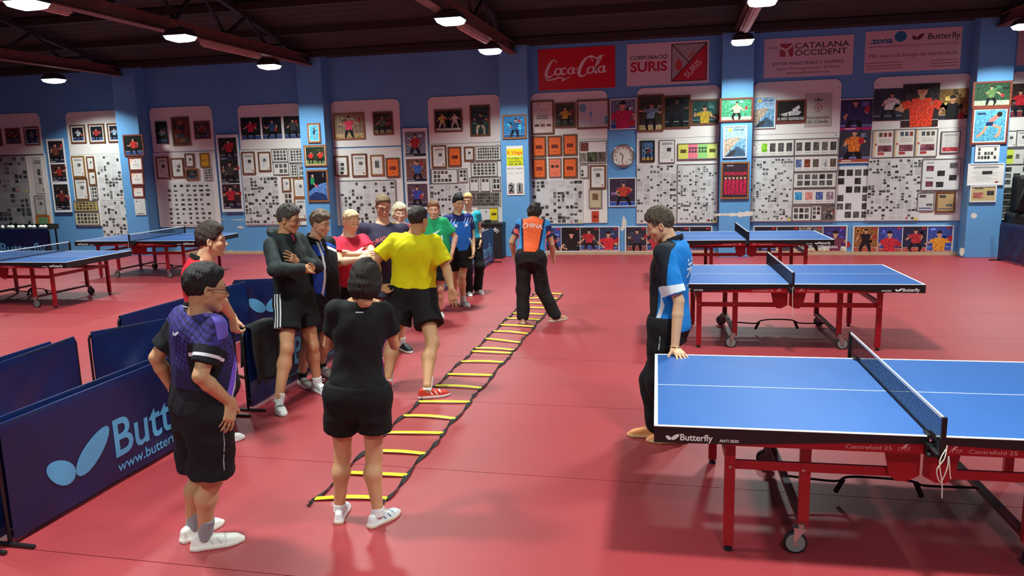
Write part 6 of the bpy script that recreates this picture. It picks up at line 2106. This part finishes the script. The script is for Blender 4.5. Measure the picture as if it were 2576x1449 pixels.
        for v in bm.verts:
            a, b = v.co.x, v.co.y
            if arc:
                th = a / arc
                a, b = (arc + b) * math.sin(th), (arc + b) * math.cos(th) - arc
            if rot:
                a, b = a * math.cos(rot) - b * math.sin(rot), a * math.sin(rot) + b * math.cos(rot)
            p = base + rr * a + s.up * b
            hit = bv.ray_cast(Vector(p + nrm * .5), Vector(-nrm), 1.2)
            if hit[0] is None:
                dead.append(v)
                continue
            v.co = hit[0] + Vector(nrm) * .0022
        bmesh.ops.delete(bm, geom=dead, context='VERTS')
        me2 = bpy.data.meshes.new(name)
        bm.to_mesh(me2)
        bm.free()
        me2.materials.append(mat('shirt_ink_%d_%d_%d' % col, C(*col), .7))
        o2 = bpy.data.objects.new(name, me2)
        COL.objects.link(o2)
        o2.parent = o
# ================================================================== THE PEOPLE
BLK = (20, 20, 23)
def stripe(sd, lo=-.02, n=3, w=.009, gap=.02, t1=9):
    return lambda c: np.max([w / 2 - np.abs(c['lo'][sd] - (lo + i * gap)) for i in range(n)], 0) + np.where(c['lt'][sd] > -.25, 0, -1)
inv = lambda f: (lambda c: -f(c))

# 1 --- man in purple polo, hands on hips, near left
p = Person('man in purple and black polo with glasses, hands on hips, nearest at left', 1.70, 3.62, (512, 1040), (500, 788), 28, (518, 724), 12, -10, hsc=1.13, build=1.03, fat=.035, skin=(200, 146, 108))
p.arms(1, (522, 955), tuple(p.pelvis + p.rt * .205 + p.fw * .05 + p.up * .03), (574, 1058), es=-1, hs=0, curl=(12, 15, 12), palm=tuple(-p.rt), thumb=75)
p.arms(-1, (393, 900), (440, 985), (470, 1010), es=1, ws=1, hs=1, curl=(20, 25, 15))
p.legs(1, (520, 1378), (610, 1362), knee=(532, 1205))
p.legs(-1, (488, 1352), (552, 1318), knee=(505, 1190))
p.make_body(hair=(28, 24, 22), jaw=1.05)
p.make_hair((24, 21, 20), thick=.013, rough_amp=.003, line=[-.075, -.072, -.05, .005, .01, .05, .085, .09])
p.make_shirt((40, 34, 76), [((60, 50, 126), lambda c: np.minimum(np.sin(c['x'] * 150 + c['z'] * 40) * np.sin(c['z'] * 66 - c['x'] * 60) * .012, (c['z'] - .45) * .1)),
                            ((112, 96, 196), lambda c: np.minimum(np.minimum((c['z'] - .8) * .5, c['y'] + .035), np.minimum((.3 - c['arm'][1]) * .3, c['x'] + .02))),
                            ((22, 22, 28), lambda c: np.minimum((c['arm'][1] - .42) * .3, .12 - c['ad'][1])),
                            ((22, 22, 28), lambda c: np.minimum((c['arm'][-1] - .2) * .3, .12 - c['ad'][-1])),
                            ((24, 22, 32), lambda c: (.24 - c['z']) * .2),
                            ((120, 84, 210), lambda c: np.minimum(.03 - np.abs(c['y'] - .1 - .25 * (c['z'] - .35)), np.minimum((.55 - c['z']) * .3, c['x']))),
                            ((226, 222, 232), lambda c: np.minimum(.006 - np.abs(c['y'] - .12 - .25 * (c['z'] - .35)), np.minimum((.5 - c['z']) * .3, c['x']))),
                            ((226, 222, 232), lambda c: np.minimum((.03 - np.abs(c['arm'][1] - .58 - .25 * np.abs(c['y'] - .02))) * .3, .11 - c['ad'][1]))], hem=-.04, sleeve=.76, loose=.026, amp=.004, seed=2, res=.006)
p.collar((24, 22, 28), (210, 206, 216))
p.text_on('', -.02, .8, 0, (205, 200, 222), back=True, polys=[[(a * .028, b * .028 ) for a, b in w] for w in WINGS])
p.make_lower((22, 21, 26), [((200, 200, 206), lambda c: .0022 - np.abs(c['lo'][1] - .0) + np.where((c['lt'][1] > .1) & (c['lt'][1] < .75), 0, -1))], frac=.86, loose=.05, flare=.035, amp=.005, waist=.06)
p.make_shoes(up=(232, 230, 222), sole=(236, 232, 220), accent=(196, 198, 198), sock=(150, 150, 156), sockh=.11)
p.glasses((26, 22, 22))

# 2 --- man in red and black shirt behind him
p = Person('smiling man in red and black shirt seen in profile behind purple polo man', 1.79, 5.08, (520, 875), (508, 660), 14, (532, 604), -4, -4, skin=(214, 158, 124))
p.arms(1, (548, 745), (586, 800), (592, 835), es=-1, ws=1, hs=0, curl=(45, 50, 30), palm=(.3, .9, 0))
p.arms(-1, (496, 760), (520, 830), (540, 850), es=1, ws=1, hs=0)
p.legs(1, (545, 1118), 10)
p.legs(-1, (520, 1100), 20)
p.make_body(hair=(52, 38, 30), smile=1.0)
p.make_hair((46, 34, 28), thick=.016, rough_amp=.005, top=.012, line=[-.08, -.078, -.045, .0, -.01, .045, .078, .08])
p.make_shirt((24, 22, 24), [((206, 34, 52), lambda c: np.minimum(.03 - c['y'] - .05 * c['x'], .5 + c['z'] - .7) + np.where(c['z'] > .25, 0, -.3)),
                            ((20, 18, 20), lambda c: .012 - np.abs(c['x'] + .13) + np.where(c['y'] < .03, 0, -1)),
                            ((232, 230, 230), lambda c: np.minimum(.012 - np.abs(c['y'] - .045 - .1 * (.95 - c['z'])), c['z'] - .8))], hem=-.12, sleeve=.62, loose=.035, seed=4)
p.collar((22, 20, 22))
p.make_lower((22, 21, 25), frac=.9, longleg=True, name='trousers')
p.make_shoes()

# 3 --- man in dark hooded jacket, arms crossed
p = Person('man with glasses in dark hooded jacket and striped shorts, arms crossed', 1.85, 6.45, (742, 775), (716, 598), -42, (727, 551), -22, -14, build=1.0, skin=(196, 136, 100))
p.arms(1, (690, 678), (764, 676), (778, 676), es=-1, ws=1, hs=1, curl=(60, 60, 40))
p.arms(-1, (800, 680), (749, 657), (731, 647), es=-1, ws=-1, hs=-1, curl=(10, 15, 10), palm=tuple(-p.fw), thumb=20)
p.legs(1, (704, 1030), (708, 1044), knee=(722, 876))
p.legs(-1, (800, 985), (822, 993), knee=(786, 868))
p.make_body(hair=(66, 58, 52), brow=(50, 42, 38))
p.make_hair((64, 58, 54), thick=.013, rough_amp=.005, top=.01, freq=110, line=[-.08, -.078, -.05, .0, -.005, .05, .078, .08])
def _hood(P, d):
    q = P - (p.neck + p.up * .03 - p.fw * .03)
    x, y, z = q @ p.rt, q @ p.fw, q @ p.up
    r = np.sqrt(x * x + (y * .85) ** 2)
    return smin(d, np.sqrt((r - .092) ** 2 + ((z + y * .35) * .75) ** 2) - .03, .025)
p.make_shirt((44, 50, 52), [((26, 28, 30), lambda c: np.minimum(.075 - np.abs(c['x']), c['y']) + np.where((c['z'] > .62), 0, -.3)),
                            ((30, 33, 36), lambda c: (.38 - c['z']) * .3),
                            ((16, 16, 18), lambda c: np.minimum(.003 - np.abs(c['x']), c['y']) + np.where(c['z'] > .3, 0, -1)),
                            ((208, 50, 84), lambda c: np.minimum(.006 - np.abs(c['x'] - .01), c['y']) + np.where((c['z'] > .93) & (c['z'] < 1.05), 0, -1))], hem=.0, sleeve=.9, longsleeve=True, loose=.03, name='hooded_jacket', amp=.005, seed=7, extra=_hood, hollow=.058)
p.make_lower(BLK, [((226, 226, 228), stripe(1, -.03, 3, .011, .024))], frac=.62, loose=.04, flare=.028)
p.make_shoes(up=(230, 230, 226), accent=(40, 40, 44), sock=(230, 230, 228), sockh=.06, loops=True)
p.glasses((32, 26, 24))

# 4 --- man in blue and black polo
p = Person('smiling curly haired man in black polo with blue and white panels', 1.76, 6.95, (806, 758), (792, 604), -52, (806, 562), -30, -16, build=1.04, fat=.03, skin=(214, 152, 122))
p.arms(1, (768, 690), (770, 745), None, es=1, ws=1)
p.arms(-1, (832, 690), (838, 745), None, es=1, ws=1)
p.legs(1, (762, 968), (775, 976), knee=(772, 868))
p.legs(-1, (812, 940), (828, 946), knee=(815, 858))
p.make_body(hair=(96, 78, 60), smile=1.2, jaw=1.06)
p.make_hair((92, 76, 60), thick=.02, rough_amp=.008, freq=70, top=.008, line=[-.08, -.075, -.045, .005, .015, .05, .074, .076])
p.make_shirt((22, 22, 26), [((44, 84, 200), lambda c: np.minimum(np.minimum(c['x'] - .01, .1 - c['x']), c['y']) + np.where((c['z'] > .72) & (c['z'] < .94), 0, -.3)),
                            ((44, 84, 200), lambda c: np.minimum(c['x'] - .055, .16 - c['x']) + np.where((c['z'] < .5) & (c['y'] > -.03), 0, -.3)),
                            ((44, 84, 200), lambda c: .03 - np.abs(c['z'] - .9 - .8 * (c['x'] + .1)) + np.where((c['y'] > -.02) & (c['x'] < -.05), 0, -1)),
                            ((232, 232, 234), lambda c: np.minimum(.012 - np.abs(c['x'] - .035 - .08 * (1 - c['z']) ** 2 * np.where(c['z'] > .6, 1, .6)), c['y'])),
                            ((232, 232, 234), lambda c: .03 - np.abs(c['z'] - .82 - .8 * (c['x'] + .1)) + np.where((c['y'] > -.02) & (c['x'] < -.05), 0, -1)),
                            ((226, 226, 226), lambda c: .004 - np.abs(c['x']) + np.where((c['y'] > 0) & (c['z'] > .8), 0, -1))], hem=-.06, sleeve=.7, loose=.035, seed=9)
p.collar((22, 22, 26), (226, 226, 226))
p.make_lower(BLK, frac=.72, loose=.045, flare=.03)
p.make_shoes(accent=(40, 50, 60), sock=(30, 30, 34), sockh=.05)

# 5 --- man in red t-shirt, arms crossed
p = Person('balding man in bright red t-shirt with arms crossed looking down', 1.75, 7.52, (888, 748), (876, 598), -62, (883, 557), -52, -20, build=1.1, fat=.06, skin=(226, 170, 142))
p.arms(1, (852, 660), (908, 652), (930, 640), es=-1, ws=-1, hs=0, curl=(20, 20, 10))
p.arms(-1, (940, 640), (880, 640), (862, 640), es=-1, ws=-1, hs=0, curl=(25, 30, 15), palm=tuple(-p.fw), thumb=15, spread=1)
p.legs(1, (860, 912), -70)
p.legs(-1, (905, 905), -50)
p.make_body(hair=(170, 140, 108), brow=(170, 130, 100), smile=.3, jaw=1.08)
p.make_hair((176, 148, 114), thick=.006, rough_amp=.002, line=[-.08, -.075, -.04, .01, .03, .075, .1, .12], name='hair')
p.make_shirt((214, 38, 66), [((176, 28, 52), lambda c: (c['z'] - .78 + np.abs(c['x']) * 1.6) * -.1 + np.where((c['z'] > .7) & (c['y'] > .02) & (np.abs(c['x']) < .1), .03, -.3)),
                             ((232, 222, 222), lambda c: .022 - np.abs(c['z'] - .72 + .9 * (c['x'] + .02)) * .5 - np.abs(c['x'] - .05) * .12 + np.where(c['y'] > .02, 0, -1)),
                             ((36, 26, 40), lambda c: .012 - np.abs(c['z'] - .66 + .9 * (c['x'] + .02)) * .5 - np.abs(c['x'] - .03) * .16 + np.where(c['y'] > .02, 0, -1)),
                             ((60, 30, 70), lambda c: np.minimum(.02 - np.abs(c['y'] - .02), c['x'] - .1) + np.where((c['z'] < .6), 0, -.3)),
                             ((230, 220, 222), lambda c: np.minimum(.004 - np.abs(c['y'] - .05), c['x'] - .1) + np.where((c['z'] < .6), 0, -.3))], hem=-.08, sleeve=.62, loose=.035, seed=11)
p.make_lower((22, 18, 24), [((206, 36, 60), lambda c: .03 - np.abs(c['lo'][1] + .01) + np.where(c['lt'][1] < .7, 0, -1))], frac=.7, loose=.045)
p.make_shoes()

# 6 --- tall man with glasses, navy printed t-shirt
p = Person('tall laughing man with glasses in navy t-shirt with orange arched lettering', 1.84, 8.1, (966, 745), (964, 566), -80, (964, 518), -82, -22, build=1.1, fat=.04, skin=(222, 160, 136), shw=1.24)
p.arms(1, (905, 660), (915, 735), None, es=1, ws=-1)
p.arms(-1, (1022, 660), (1020, 735), None, es=1, ws=-1)
p.legs(1, (945, 895), -80)
p.legs(-1, (1012, 880), -60)
p.make_body(hair=(92, 72, 54), smile=1.5, jaw=1.0)
p.make_hair((96, 76, 56), thick=.008, rough_amp=.003, line=[-.08, -.075, -.045, .01, .03, .068, .094, .104])
p.make_shirt((46, 38, 62), [], hem=-.08, sleeve=.62, loose=.035, seed=13)
p.text_on('ORIGINAL', 0, .70, .062, (214, 92, 84), arc=.17, bold=.012, width=.3)
p.text_on('', 0, .56, 0, (196, 80, 66), polys=[[(.1 * math.cos(t) * (1 - .25 * abs(math.sin(t))), .042 * math.sin(t)) for t in np.linspace(0, 6.28, 25)[:-1]]])
p.text_on('', 0, .56, 0, (70, 40, 50), polys=[[(.07 * math.cos(t), .012 + .012 * math.sin(t)) for t in np.linspace(0, 6.28, 15)[:-1]], [(.05 * math.cos(t) + .01, -.014 + .008 * math.sin(t)) for t in np.linspace(0, 6.28, 15)[:-1]]], name='shirt_print_detail')
p.text_on('TO', 0, .42, .075, (214, 150, 130), bold=.015, width=.15)
p.make_lower((40, 44, 60), frac=.7, loose=.045)
p.make_shoes(up=(40, 40, 44))
p.glasses((44, 30, 30), w=.027, hgt=.02)

# 7 --- blond woman half hidden
p = Person('blond curly haired woman half hidden behind the yellow shirt man', 1.64, 9.5, (1012, 690), (1010, 566), -85, (1006, 536), -80, -6, female=True, skin=(226, 176, 150), fine=1.15)
p.arms(1, (990, 640), (990, 690), None, es=1, ws=-1)
p.arms(-1, (1034, 640), (1036, 690), None, es=1, ws=-1)
p.legs(1, (1000, 820), -80)
p.legs(-1, (1022, 818), -80)
p.make_body(hair=(200, 176, 130), brow=(150, 120, 90))
p.make_hair((226, 204, 156), thick=.04, rough_amp=.012, freq=45, fade=False, top=.006, line=[-.12, -.12, -.11, -.09, -.02, .05, .075, .075], extra=lambda q, d: smin(d, ellip(q, (0, -.02, -.03), (.125, .1, .1)), .03))
p.make_shirt((150, 60, 80), [], hem=-.06, sleeve=.6, loose=.022)
p.make_lower(BLK, frac=.7)
p.make_shoes()

# 8 --- man in yellow t-shirt stepping, seen from behind
p = Person('man in bright yellow t-shirt and black shorts seen from behind beside ladder', 1.77, 7.1, (1040, 748), (1042, 594), 76, (1053, 553), 48, -8, hsc=1.06, shw=1.14, build=1.14, fat=.03, skin=(198, 140, 100))
p.arms(-1, (926, 676), (956, 724), (985, 735), es=-1, ws=1, hs=1, curl=(30, 30, 20))
p.arms(1, (1124, 676), (1136, 730), (1140, 752), es=-1, ws=-1, hs=0, curl=(8, 10, 8), palm=(-.3, .9, .0), spread=12, thumb=45)
p.legs(1, (1076, 1000), (1116, 996), knee=(1088, 862))
p.legs(-1, (978, 978), 95, knee=(988, 858))
p.make_body(hair=(44, 34, 30))
p.make_hair((42, 34, 30), thick=.008, rough_amp=.002, line=[-.085, -.08, -.05, .005, .01, .05, .08, .085])
p.make_shirt((222, 214, 10), [((206, 186, 6), lambda c: (.012 - np.abs(c['arm'][1] - .94)) * .3 + np.where(c['ad'][1] < .14, 0, -1))], hem=.03, sleeve=.78, loose=.045, amp=.006, tuck=True, seed=15, flare=.035, sl=.03)
p.make_lower((24, 20, 22), frac=.66, loose=.05, flare=.04, waist=.045, amp=.004)
p.make_shoes(up=(206, 58, 44), sole=(236, 232, 228), accent=(236, 232, 228), sock=(236, 236, 236), sockh=.13)
# belt marks
m = MB()
for u in (-.1, .0, .09):
    c = p.pelvis + p.rt * u * 1.2 - p.fw * (.165 - abs(u) * .25) + p.up * .034 - p.org
    m.sphere(tuple(c), .012, 4, 2, (1.2, .4, .8))
m.build('belt_mark', mat('grey_mark', C(150, 150, 150), .5), p.root)

# 9 --- woman in black t-shirt taking a photo
p = Person('dark haired woman in black t-shirt and shorts seen from behind, nearest centre', 1.63, 4.05, (900, 985), (905, 762), 88, (922, 706), 70, -14, female=True, build=.95, skin=(206, 148, 110))
p.arms(1, (993, 868), (958, 792), (948, 758), es=1, ws=1, hs=0, curl=(30, 30, 20), palm=(-1, .2, 0))
p.arms(-1, (826, 868), (868, 790), (875, 752), es=1, ws=1, hs=0, curl=(40, 40, 20), palm=(1, .2, 0))
p.legs(-1, (857, 1306), (866, 1282), knee=(862, 1142))
p.legs(1, (952, 1318), (996, 1296), knee=(940, 1142))
p.make_body(hair=(26, 20, 18))
p.make_hair((28, 20, 17), thick=.028, rough_amp=.007, freq=55, fade=False, top=.0, line=[-.14, -.135, -.13, -.11, -.06, .05, .08, .08], extra=lambda q, d: smin(d, ellip(q, (0, -.028, -.045), (.11, .108, .105)), .03), seed=4)
p.make_shirt((24, 24, 26), [((150, 60, 210), lambda c: np.minimum(.0035 - np.abs(c['y'] + .012), c['x'] - .08) + np.where(c['z'] < .62, 0, -.3)),
                            ((150, 60, 210), lambda c: np.minimum(.0035 - np.abs(c['y'] - .02), c['x'] - .08) + np.where(c['z'] < .62, 0, -.3))], hem=-.015, sleeve=.6, loose=.016, amp=.0045, seed=21, sl=.014)
p.text_on('', -.0, .93, 0, (190, 190, 190), back=True, polys=[[(-.022, 0), (.022, 0), (.022, .006), (-.022, .006)]])
p.make_lower((20, 19, 21), frac=.56, loose=.04, flare=.022, waist=.06)
p.make_shoes(up=(232, 234, 236), sole=(226, 206, 180), accent=(70, 120, 160), sock=(236, 236, 236), sockh=.03, loops=True)
m = MB().box(-.06, .06, -.012, .012, -.035, .035)
cm = m.build('camera_phone', BLACKM, None, bevel=.006)
hp = (p.hand[1][0] + p.hand[-1][0]) / 2 + p.fw * .05 + np.array([0, 0, .09])
cm.location = tuple(hp)
cm.rotation_euler = (0, 0, R(-20))
tag(cm, 'small dark camera held up in front of the dark haired woman', 'camera')

# 10 --- woman in green t-shirt
p = Person('smiling woman in green t-shirt with one hand on hip', 1.63, 10.05, (1096, 662), (1091, 552), -88, (1091, 528), -92, -2, female=True, hsc=1.14, build=1.14, fat=.05, skin=(224, 160, 134), fine=1.15)
p.arms(1, (1062, 625), (1070, 665), None, es=1, ws=-1)
p.arms(-1, (1152, 606), (1137, 637), (1136, 655), es=1, ws=-1, hs=0, curl=(15, 20, 10), palm=(-1, 0, 0))
p.legs(1, (1082, 800), -90)
p.legs(-1, (1109, 796), (1114, 805), knee=(1106, 724))
p.make_body(hair=(120, 80, 56), smile=1.3, jaw=1.06)
p.make_hair((124, 86, 58), thick=.016, rough_amp=.006, freq=80, line=[-.09, -.085, -.05, -.0, .01, .05, .07, .07])
p.make_shirt((30, 158, 98), [((24, 132, 84), lambda c: (.05 - np.abs(c['x']) - (.95 - c['z']) * .2) + np.where((c['z'] > .7) & (c['y'] > 0), 0, -1)),
                             ((228, 234, 230), lambda c: .02 - np.abs(c['z'] - .66 + 1.0 * (c['x'] - .0)) * .5 - np.abs(c['x'] - .03) * .15 + np.where(c['y'] > .02, 0, -1)),
                             ((228, 234, 230), lambda c: .014 - np.abs(c['x'] + .1) + np.where((c['y'] > -.02) & (c['z'] > .45) & (c['z'] < .62), 0, -1))], hem=-.12, sleeve=.72, loose=.045, seed=23)
p.make_lower(BLK, frac=.72, loose=.045)
p.make_shoes(sock=(150, 60, 60), sockh=.05)

# 11 --- youth in blue polo
p = Person('black haired youth in patterned blue polo and black shorts', 1.72, 10.95, (1158, 645), (1151, 542), -72, (1153, 512), -62, -6, build=1.05, fat=.03, skin=(222, 166, 128), fine=1.15)
p.arms(1, (1112, 598), (1112, 636), None, es=1, ws=-1)
p.arms(-1, (1189, 600), (1191, 630), (1190, 645), es=1, ws=-1, hs=0, curl=(35, 40, 25))
p.legs(1, (1143, 760), -75)
p.legs(-1, (1166, 768), (1184, 774), knee=(1162, 694))
p.make_body(hair=(24, 22, 22), jaw=1.1)
p.make_hair((22, 20, 20), thick=.014, rough_amp=.006, top=.024, line=[-.07, -.06, -.03, .01, .02, .055, .075, .076], freq=100)
p.make_shirt((36, 110, 205), [((30, 36, 88), lambda c: np.minimum(c['arm'][-1] - .15, .11 - c['ad'][-1])),
                              ((30, 36, 88), lambda c: np.minimum(c['arm'][1] - .15, .11 - c['ad'][1])),
                              ((30, 40, 110), lambda c: (c['z'] - .82) * .3 + np.where(c['y'] > -.2, 0, -1)),
                              ((220, 230, 240), lambda c: .006 - np.abs(np.sin(c['x'] * 60 + c['z'] * 20)) * .02 + np.where((c['z'] > .74) & (c['z'] < .92) & (np.abs(c['x']) > .04) & (c['y'] > 0), 0, -1)),
                              ((226, 234, 240), lambda c: .024 - np.hypot(np.abs(c['x']) - .085, (c['z'] - .7) * .5) + np.where(c['y'] > 0, 0, -1)),
                              ((226, 230, 238), lambda c: .018 - np.abs(np.abs(c['x']) - .12 - .3 * (.25 - c['z'])) + np.where((c['z'] < .3) & (c['y'] > 0), 0, -1)),
                              ((228, 232, 240), lambda c: .012 - np.hypot(c['x'] + .05, (c['z'] - .66) * .7) + np.where(c['y'] > 0, 0, -1))], hem=-.05, sleeve=.66, loose=.035, seed=25)
p.collar((26, 28, 66))
p.make_lower(BLK, frac=.7, loose=.05, flare=.03)
p.make_shoes(sock=(236, 236, 236), sockh=.07, accent=(40, 44, 50))

# 12 --- woman in teal top
p = Person('blond woman with tied hair in teal top and black trousers', 1.69, 11.95, (1184, 640), (1178, 534), -78, (1177, 503), -104, -10, female=True, build=.96, skin=(222, 168, 138), fine=1.2)
p.arms(1, (1156, 580), (1160, 615), None, es=1, ws=-1)
p.arms(-1, (1206, 578), (1208, 608), (1207, 622), es=1, ws=-1, hs=0, curl=(25, 30, 20))
p.legs(1, (1180, 742), -85)
p.legs(-1, (1202, 738), -60)
p.make_body(hair=(170, 130, 84), brow=(120, 90, 60))
p.make_hair((176, 140, 92), thick=.012, rough_amp=.003, line=[-.07, -.07, -.05, -.005, .015, .055, .072, .074], extra=lambda q, d: smin(d, rcone(q, (0.02, -.11, .02), (.05, -.12, -.12), .025, .018), .02))
p.make_shirt((40, 160, 176), [], hem=-.02, sleeve=.42, loose=.018, seed=27, hollow=.085)
p.make_lower((22, 20, 24), longleg=True, name='trousers', loose=.03)
p.make_shoes()

# 13 --- man in orange shirt in the ladder
p = Person('dark haired man in orange and blue shirt seen from behind in the ladder', 1.73, 9.9, (1336, 660), (1342, 556, .28), 86, (1345, 538, .36), 84, -28, build=1.02, skin=(214, 154, 122), fine=1.1)
p.arms(-1, (1287, 612), (1294, 645), (1302, 658), es=-1, ws=1, hs=1, curl=(30, 35, 25))
p.arms(1, (1388, 616), (1391, 645), (1395, 655), es=-1, ws=1, hs=1, curl=(25, 30, 20))
p.legs(-1, (1316, 812), 88, knee=(1316, 730))
p.legs(1, (1396, 808), (1408, 806), knee=(1364, 728))
p.make_body(hair=(30, 24, 22))
p.make_hair((34, 26, 24), thick=.03, rough_amp=.012, freq=50, fade=False, top=.008, line=[-.11, -.1, -.07, -.02, .0, .05, .07, .08])
p.make_shirt((240, 96, 46), [((50, 140, 205), lambda c: np.abs(c['x']) - .15 + .05 * (1 - c['z'])),
                             ((34, 32, 72), lambda c: .014 - np.abs(np.abs(c['x']) - .155 + .05 * (1 - c['z']))),
                             ((44, 40, 92), lambda c: np.minimum(c['arm'][1] - .1, .12 - c['ad'][1])),
                             ((44, 40, 92), lambda c: np.minimum(c['arm'][-1] - .1, .12 - c['ad'][-1])),
                             ((240, 104, 90), lambda c: np.minimum(.016 - np.abs(c['y'] + .02), np.abs(c['x']) - .14) + np.where(c['arm'][1] + c['arm'][-1] > .1, 0, -1))], hem=-.02, sleeve=.62, loose=.035, seed=31)
p.text_on('CHINA', 0, .66, .1, (238, 214, 206), back=True, bold=.01, width=.27)
p.make_lower((34, 28, 30), [((232, 230, 230), lambda c: .012 - np.abs(c['lo'][1] - .0) + np.where(c['lt'][1] < .35, 0, -1)), ((232, 230, 230), lambda c: .012 - np.abs(c['lo'][-1] - .0) + np.where(c['lt'][-1] < .35, 0, -1))], longleg=True, name='trousers', loose=.045, flare=.03, waist=.05, amp=.004)
p.make_shoes(up=(200, 150, 120), sole=(226, 214, 196), laces=False)

# 14 --- youth leaning on the near table
p = Person('young man in blue and black shirt leaning one hand on nearest table', 1.80, 5.80, (1682, 842), (1690, 612), 158, (1660, 566), 178, -24, build=.98, skin=(216, 160, 126))
p.arms(-1, (1696, 762), tuple(fl(1697, 878, .795)), (1713, 893), es=-1, hs=-1, curl=(10, 4, 2), palm=(0, -.1, -1), spread=9, thumb=55)
p.arms(1, (1668, 760), (1660, 850), None, es=1, ws=1)
p.legs(-1, (1700, 1112), (1655, 1112), knee=(1655, 965))
p.legs(1, (1650, 1100), 175, knee=(1640, 960))
p.make_body(hair=(64, 52, 42), smile=.3)
p.make_hair((70, 58, 46), thick=.016, rough_amp=.005, top=.008, line=[-.078, -.075, -.045, .0, -.005, .045, .072, .076])
p.make_shirt((26, 126, 206), [((30, 36, 44), lambda c: np.minimum((c['z'] - .66 - .5 * (.05 - c['y'])) * .4, c['y'] + .03)),
                              ((30, 36, 44), lambda c: np.minimum(np.minimum((.66 - c['arm'][-1]) * .3, .12 - c['ad'][-1]), c['y'] + .07)),
                              ((24, 24, 28), lambda c: c['y'] - .035 + .02 * np.sin(c['z'] * 5)),
                              ((226, 230, 234), lambda c: np.minimum(.016 - np.abs(c['y'] - .03 + .05 * np.sin(c['z'] * 5)), .4 - c['z']) + np.where((c['x'] < 0), 0, -1)),
                              ((226, 230, 234), lambda c: np.minimum((.1 - np.abs(c['arm'][-1] - .72 - .5 * np.abs(c['y']))) * .3, .12 - c['ad'][-1])),
                              ((26, 126, 206), lambda c: np.minimum(c['arm'][-1] - .84, .12 - c['ad'][-1]))], hem=-.06, sleeve=.86, loose=.035, seed=33, sl=.024)
p.collar((28, 32, 38))
def _st(pts, w):
    return stroke(pts, w)
gl = _st([(-.06, .06), (-.045, .04)], .014) + _st([(.02, .07), (.005, .045)], .014) + _st([(-.06, .02), (.05, .025)], .014) + _st([(-.075, -.015), (.06, -.012)], .014) + _st([(-.01, .02), (-.02, -.03), (-.07, -.075)], .015) + _st([(-.005, -.02), (.03, -.05), (.065, -.07)], .016)
p.text_on('', .03, .72, 0, (230, 236, 240), back=True, polys=gl)
p.text_on('', .03, .52, 0, (230, 236, 240), back=True, polys=stroke([(-.06 + .006 * i, .004 * (i * .6) - .03 + .009 * math.sin(i * 2.3)) for i in range(22)], .005), name='shirt_print_script')
p.make_lower((20, 20, 24), [((210, 210, 214), lambda c: .003 - np.abs(c['lo'][-1] + .02) + np.where((c['lt'][-1] > .1) & (c['lt'][-1] < .35), 0, -1))], longleg=True, name='trousers', loose=.05, flare=.02, waist=.05, amp=.005)
p.make_shoes(up=(238, 160, 100), sole=(240, 200, 150), laces=True)
# bead bracelet
S_, E_, W_ = p.arm[-1]
ax = unit(W_ - E_)
u = unit(np.cross(ax, [0, 1, .1]))
v = np.cross(ax, u)
cb = W_ - ax * .012 - p.org
for i in range(16):
    t = 2 * math.pi * i / 16
    q = cb + (u * math.cos(t) + v * math.sin(t)) * .034
    MB().sphere(tuple(q), .0068, 8, 6).build('bracelet_bead', mat('bead_dark', C(40, 30, 24), .3) if i % 3 else mat('bead_gold', C(170, 130, 60), .3), p.root, True)
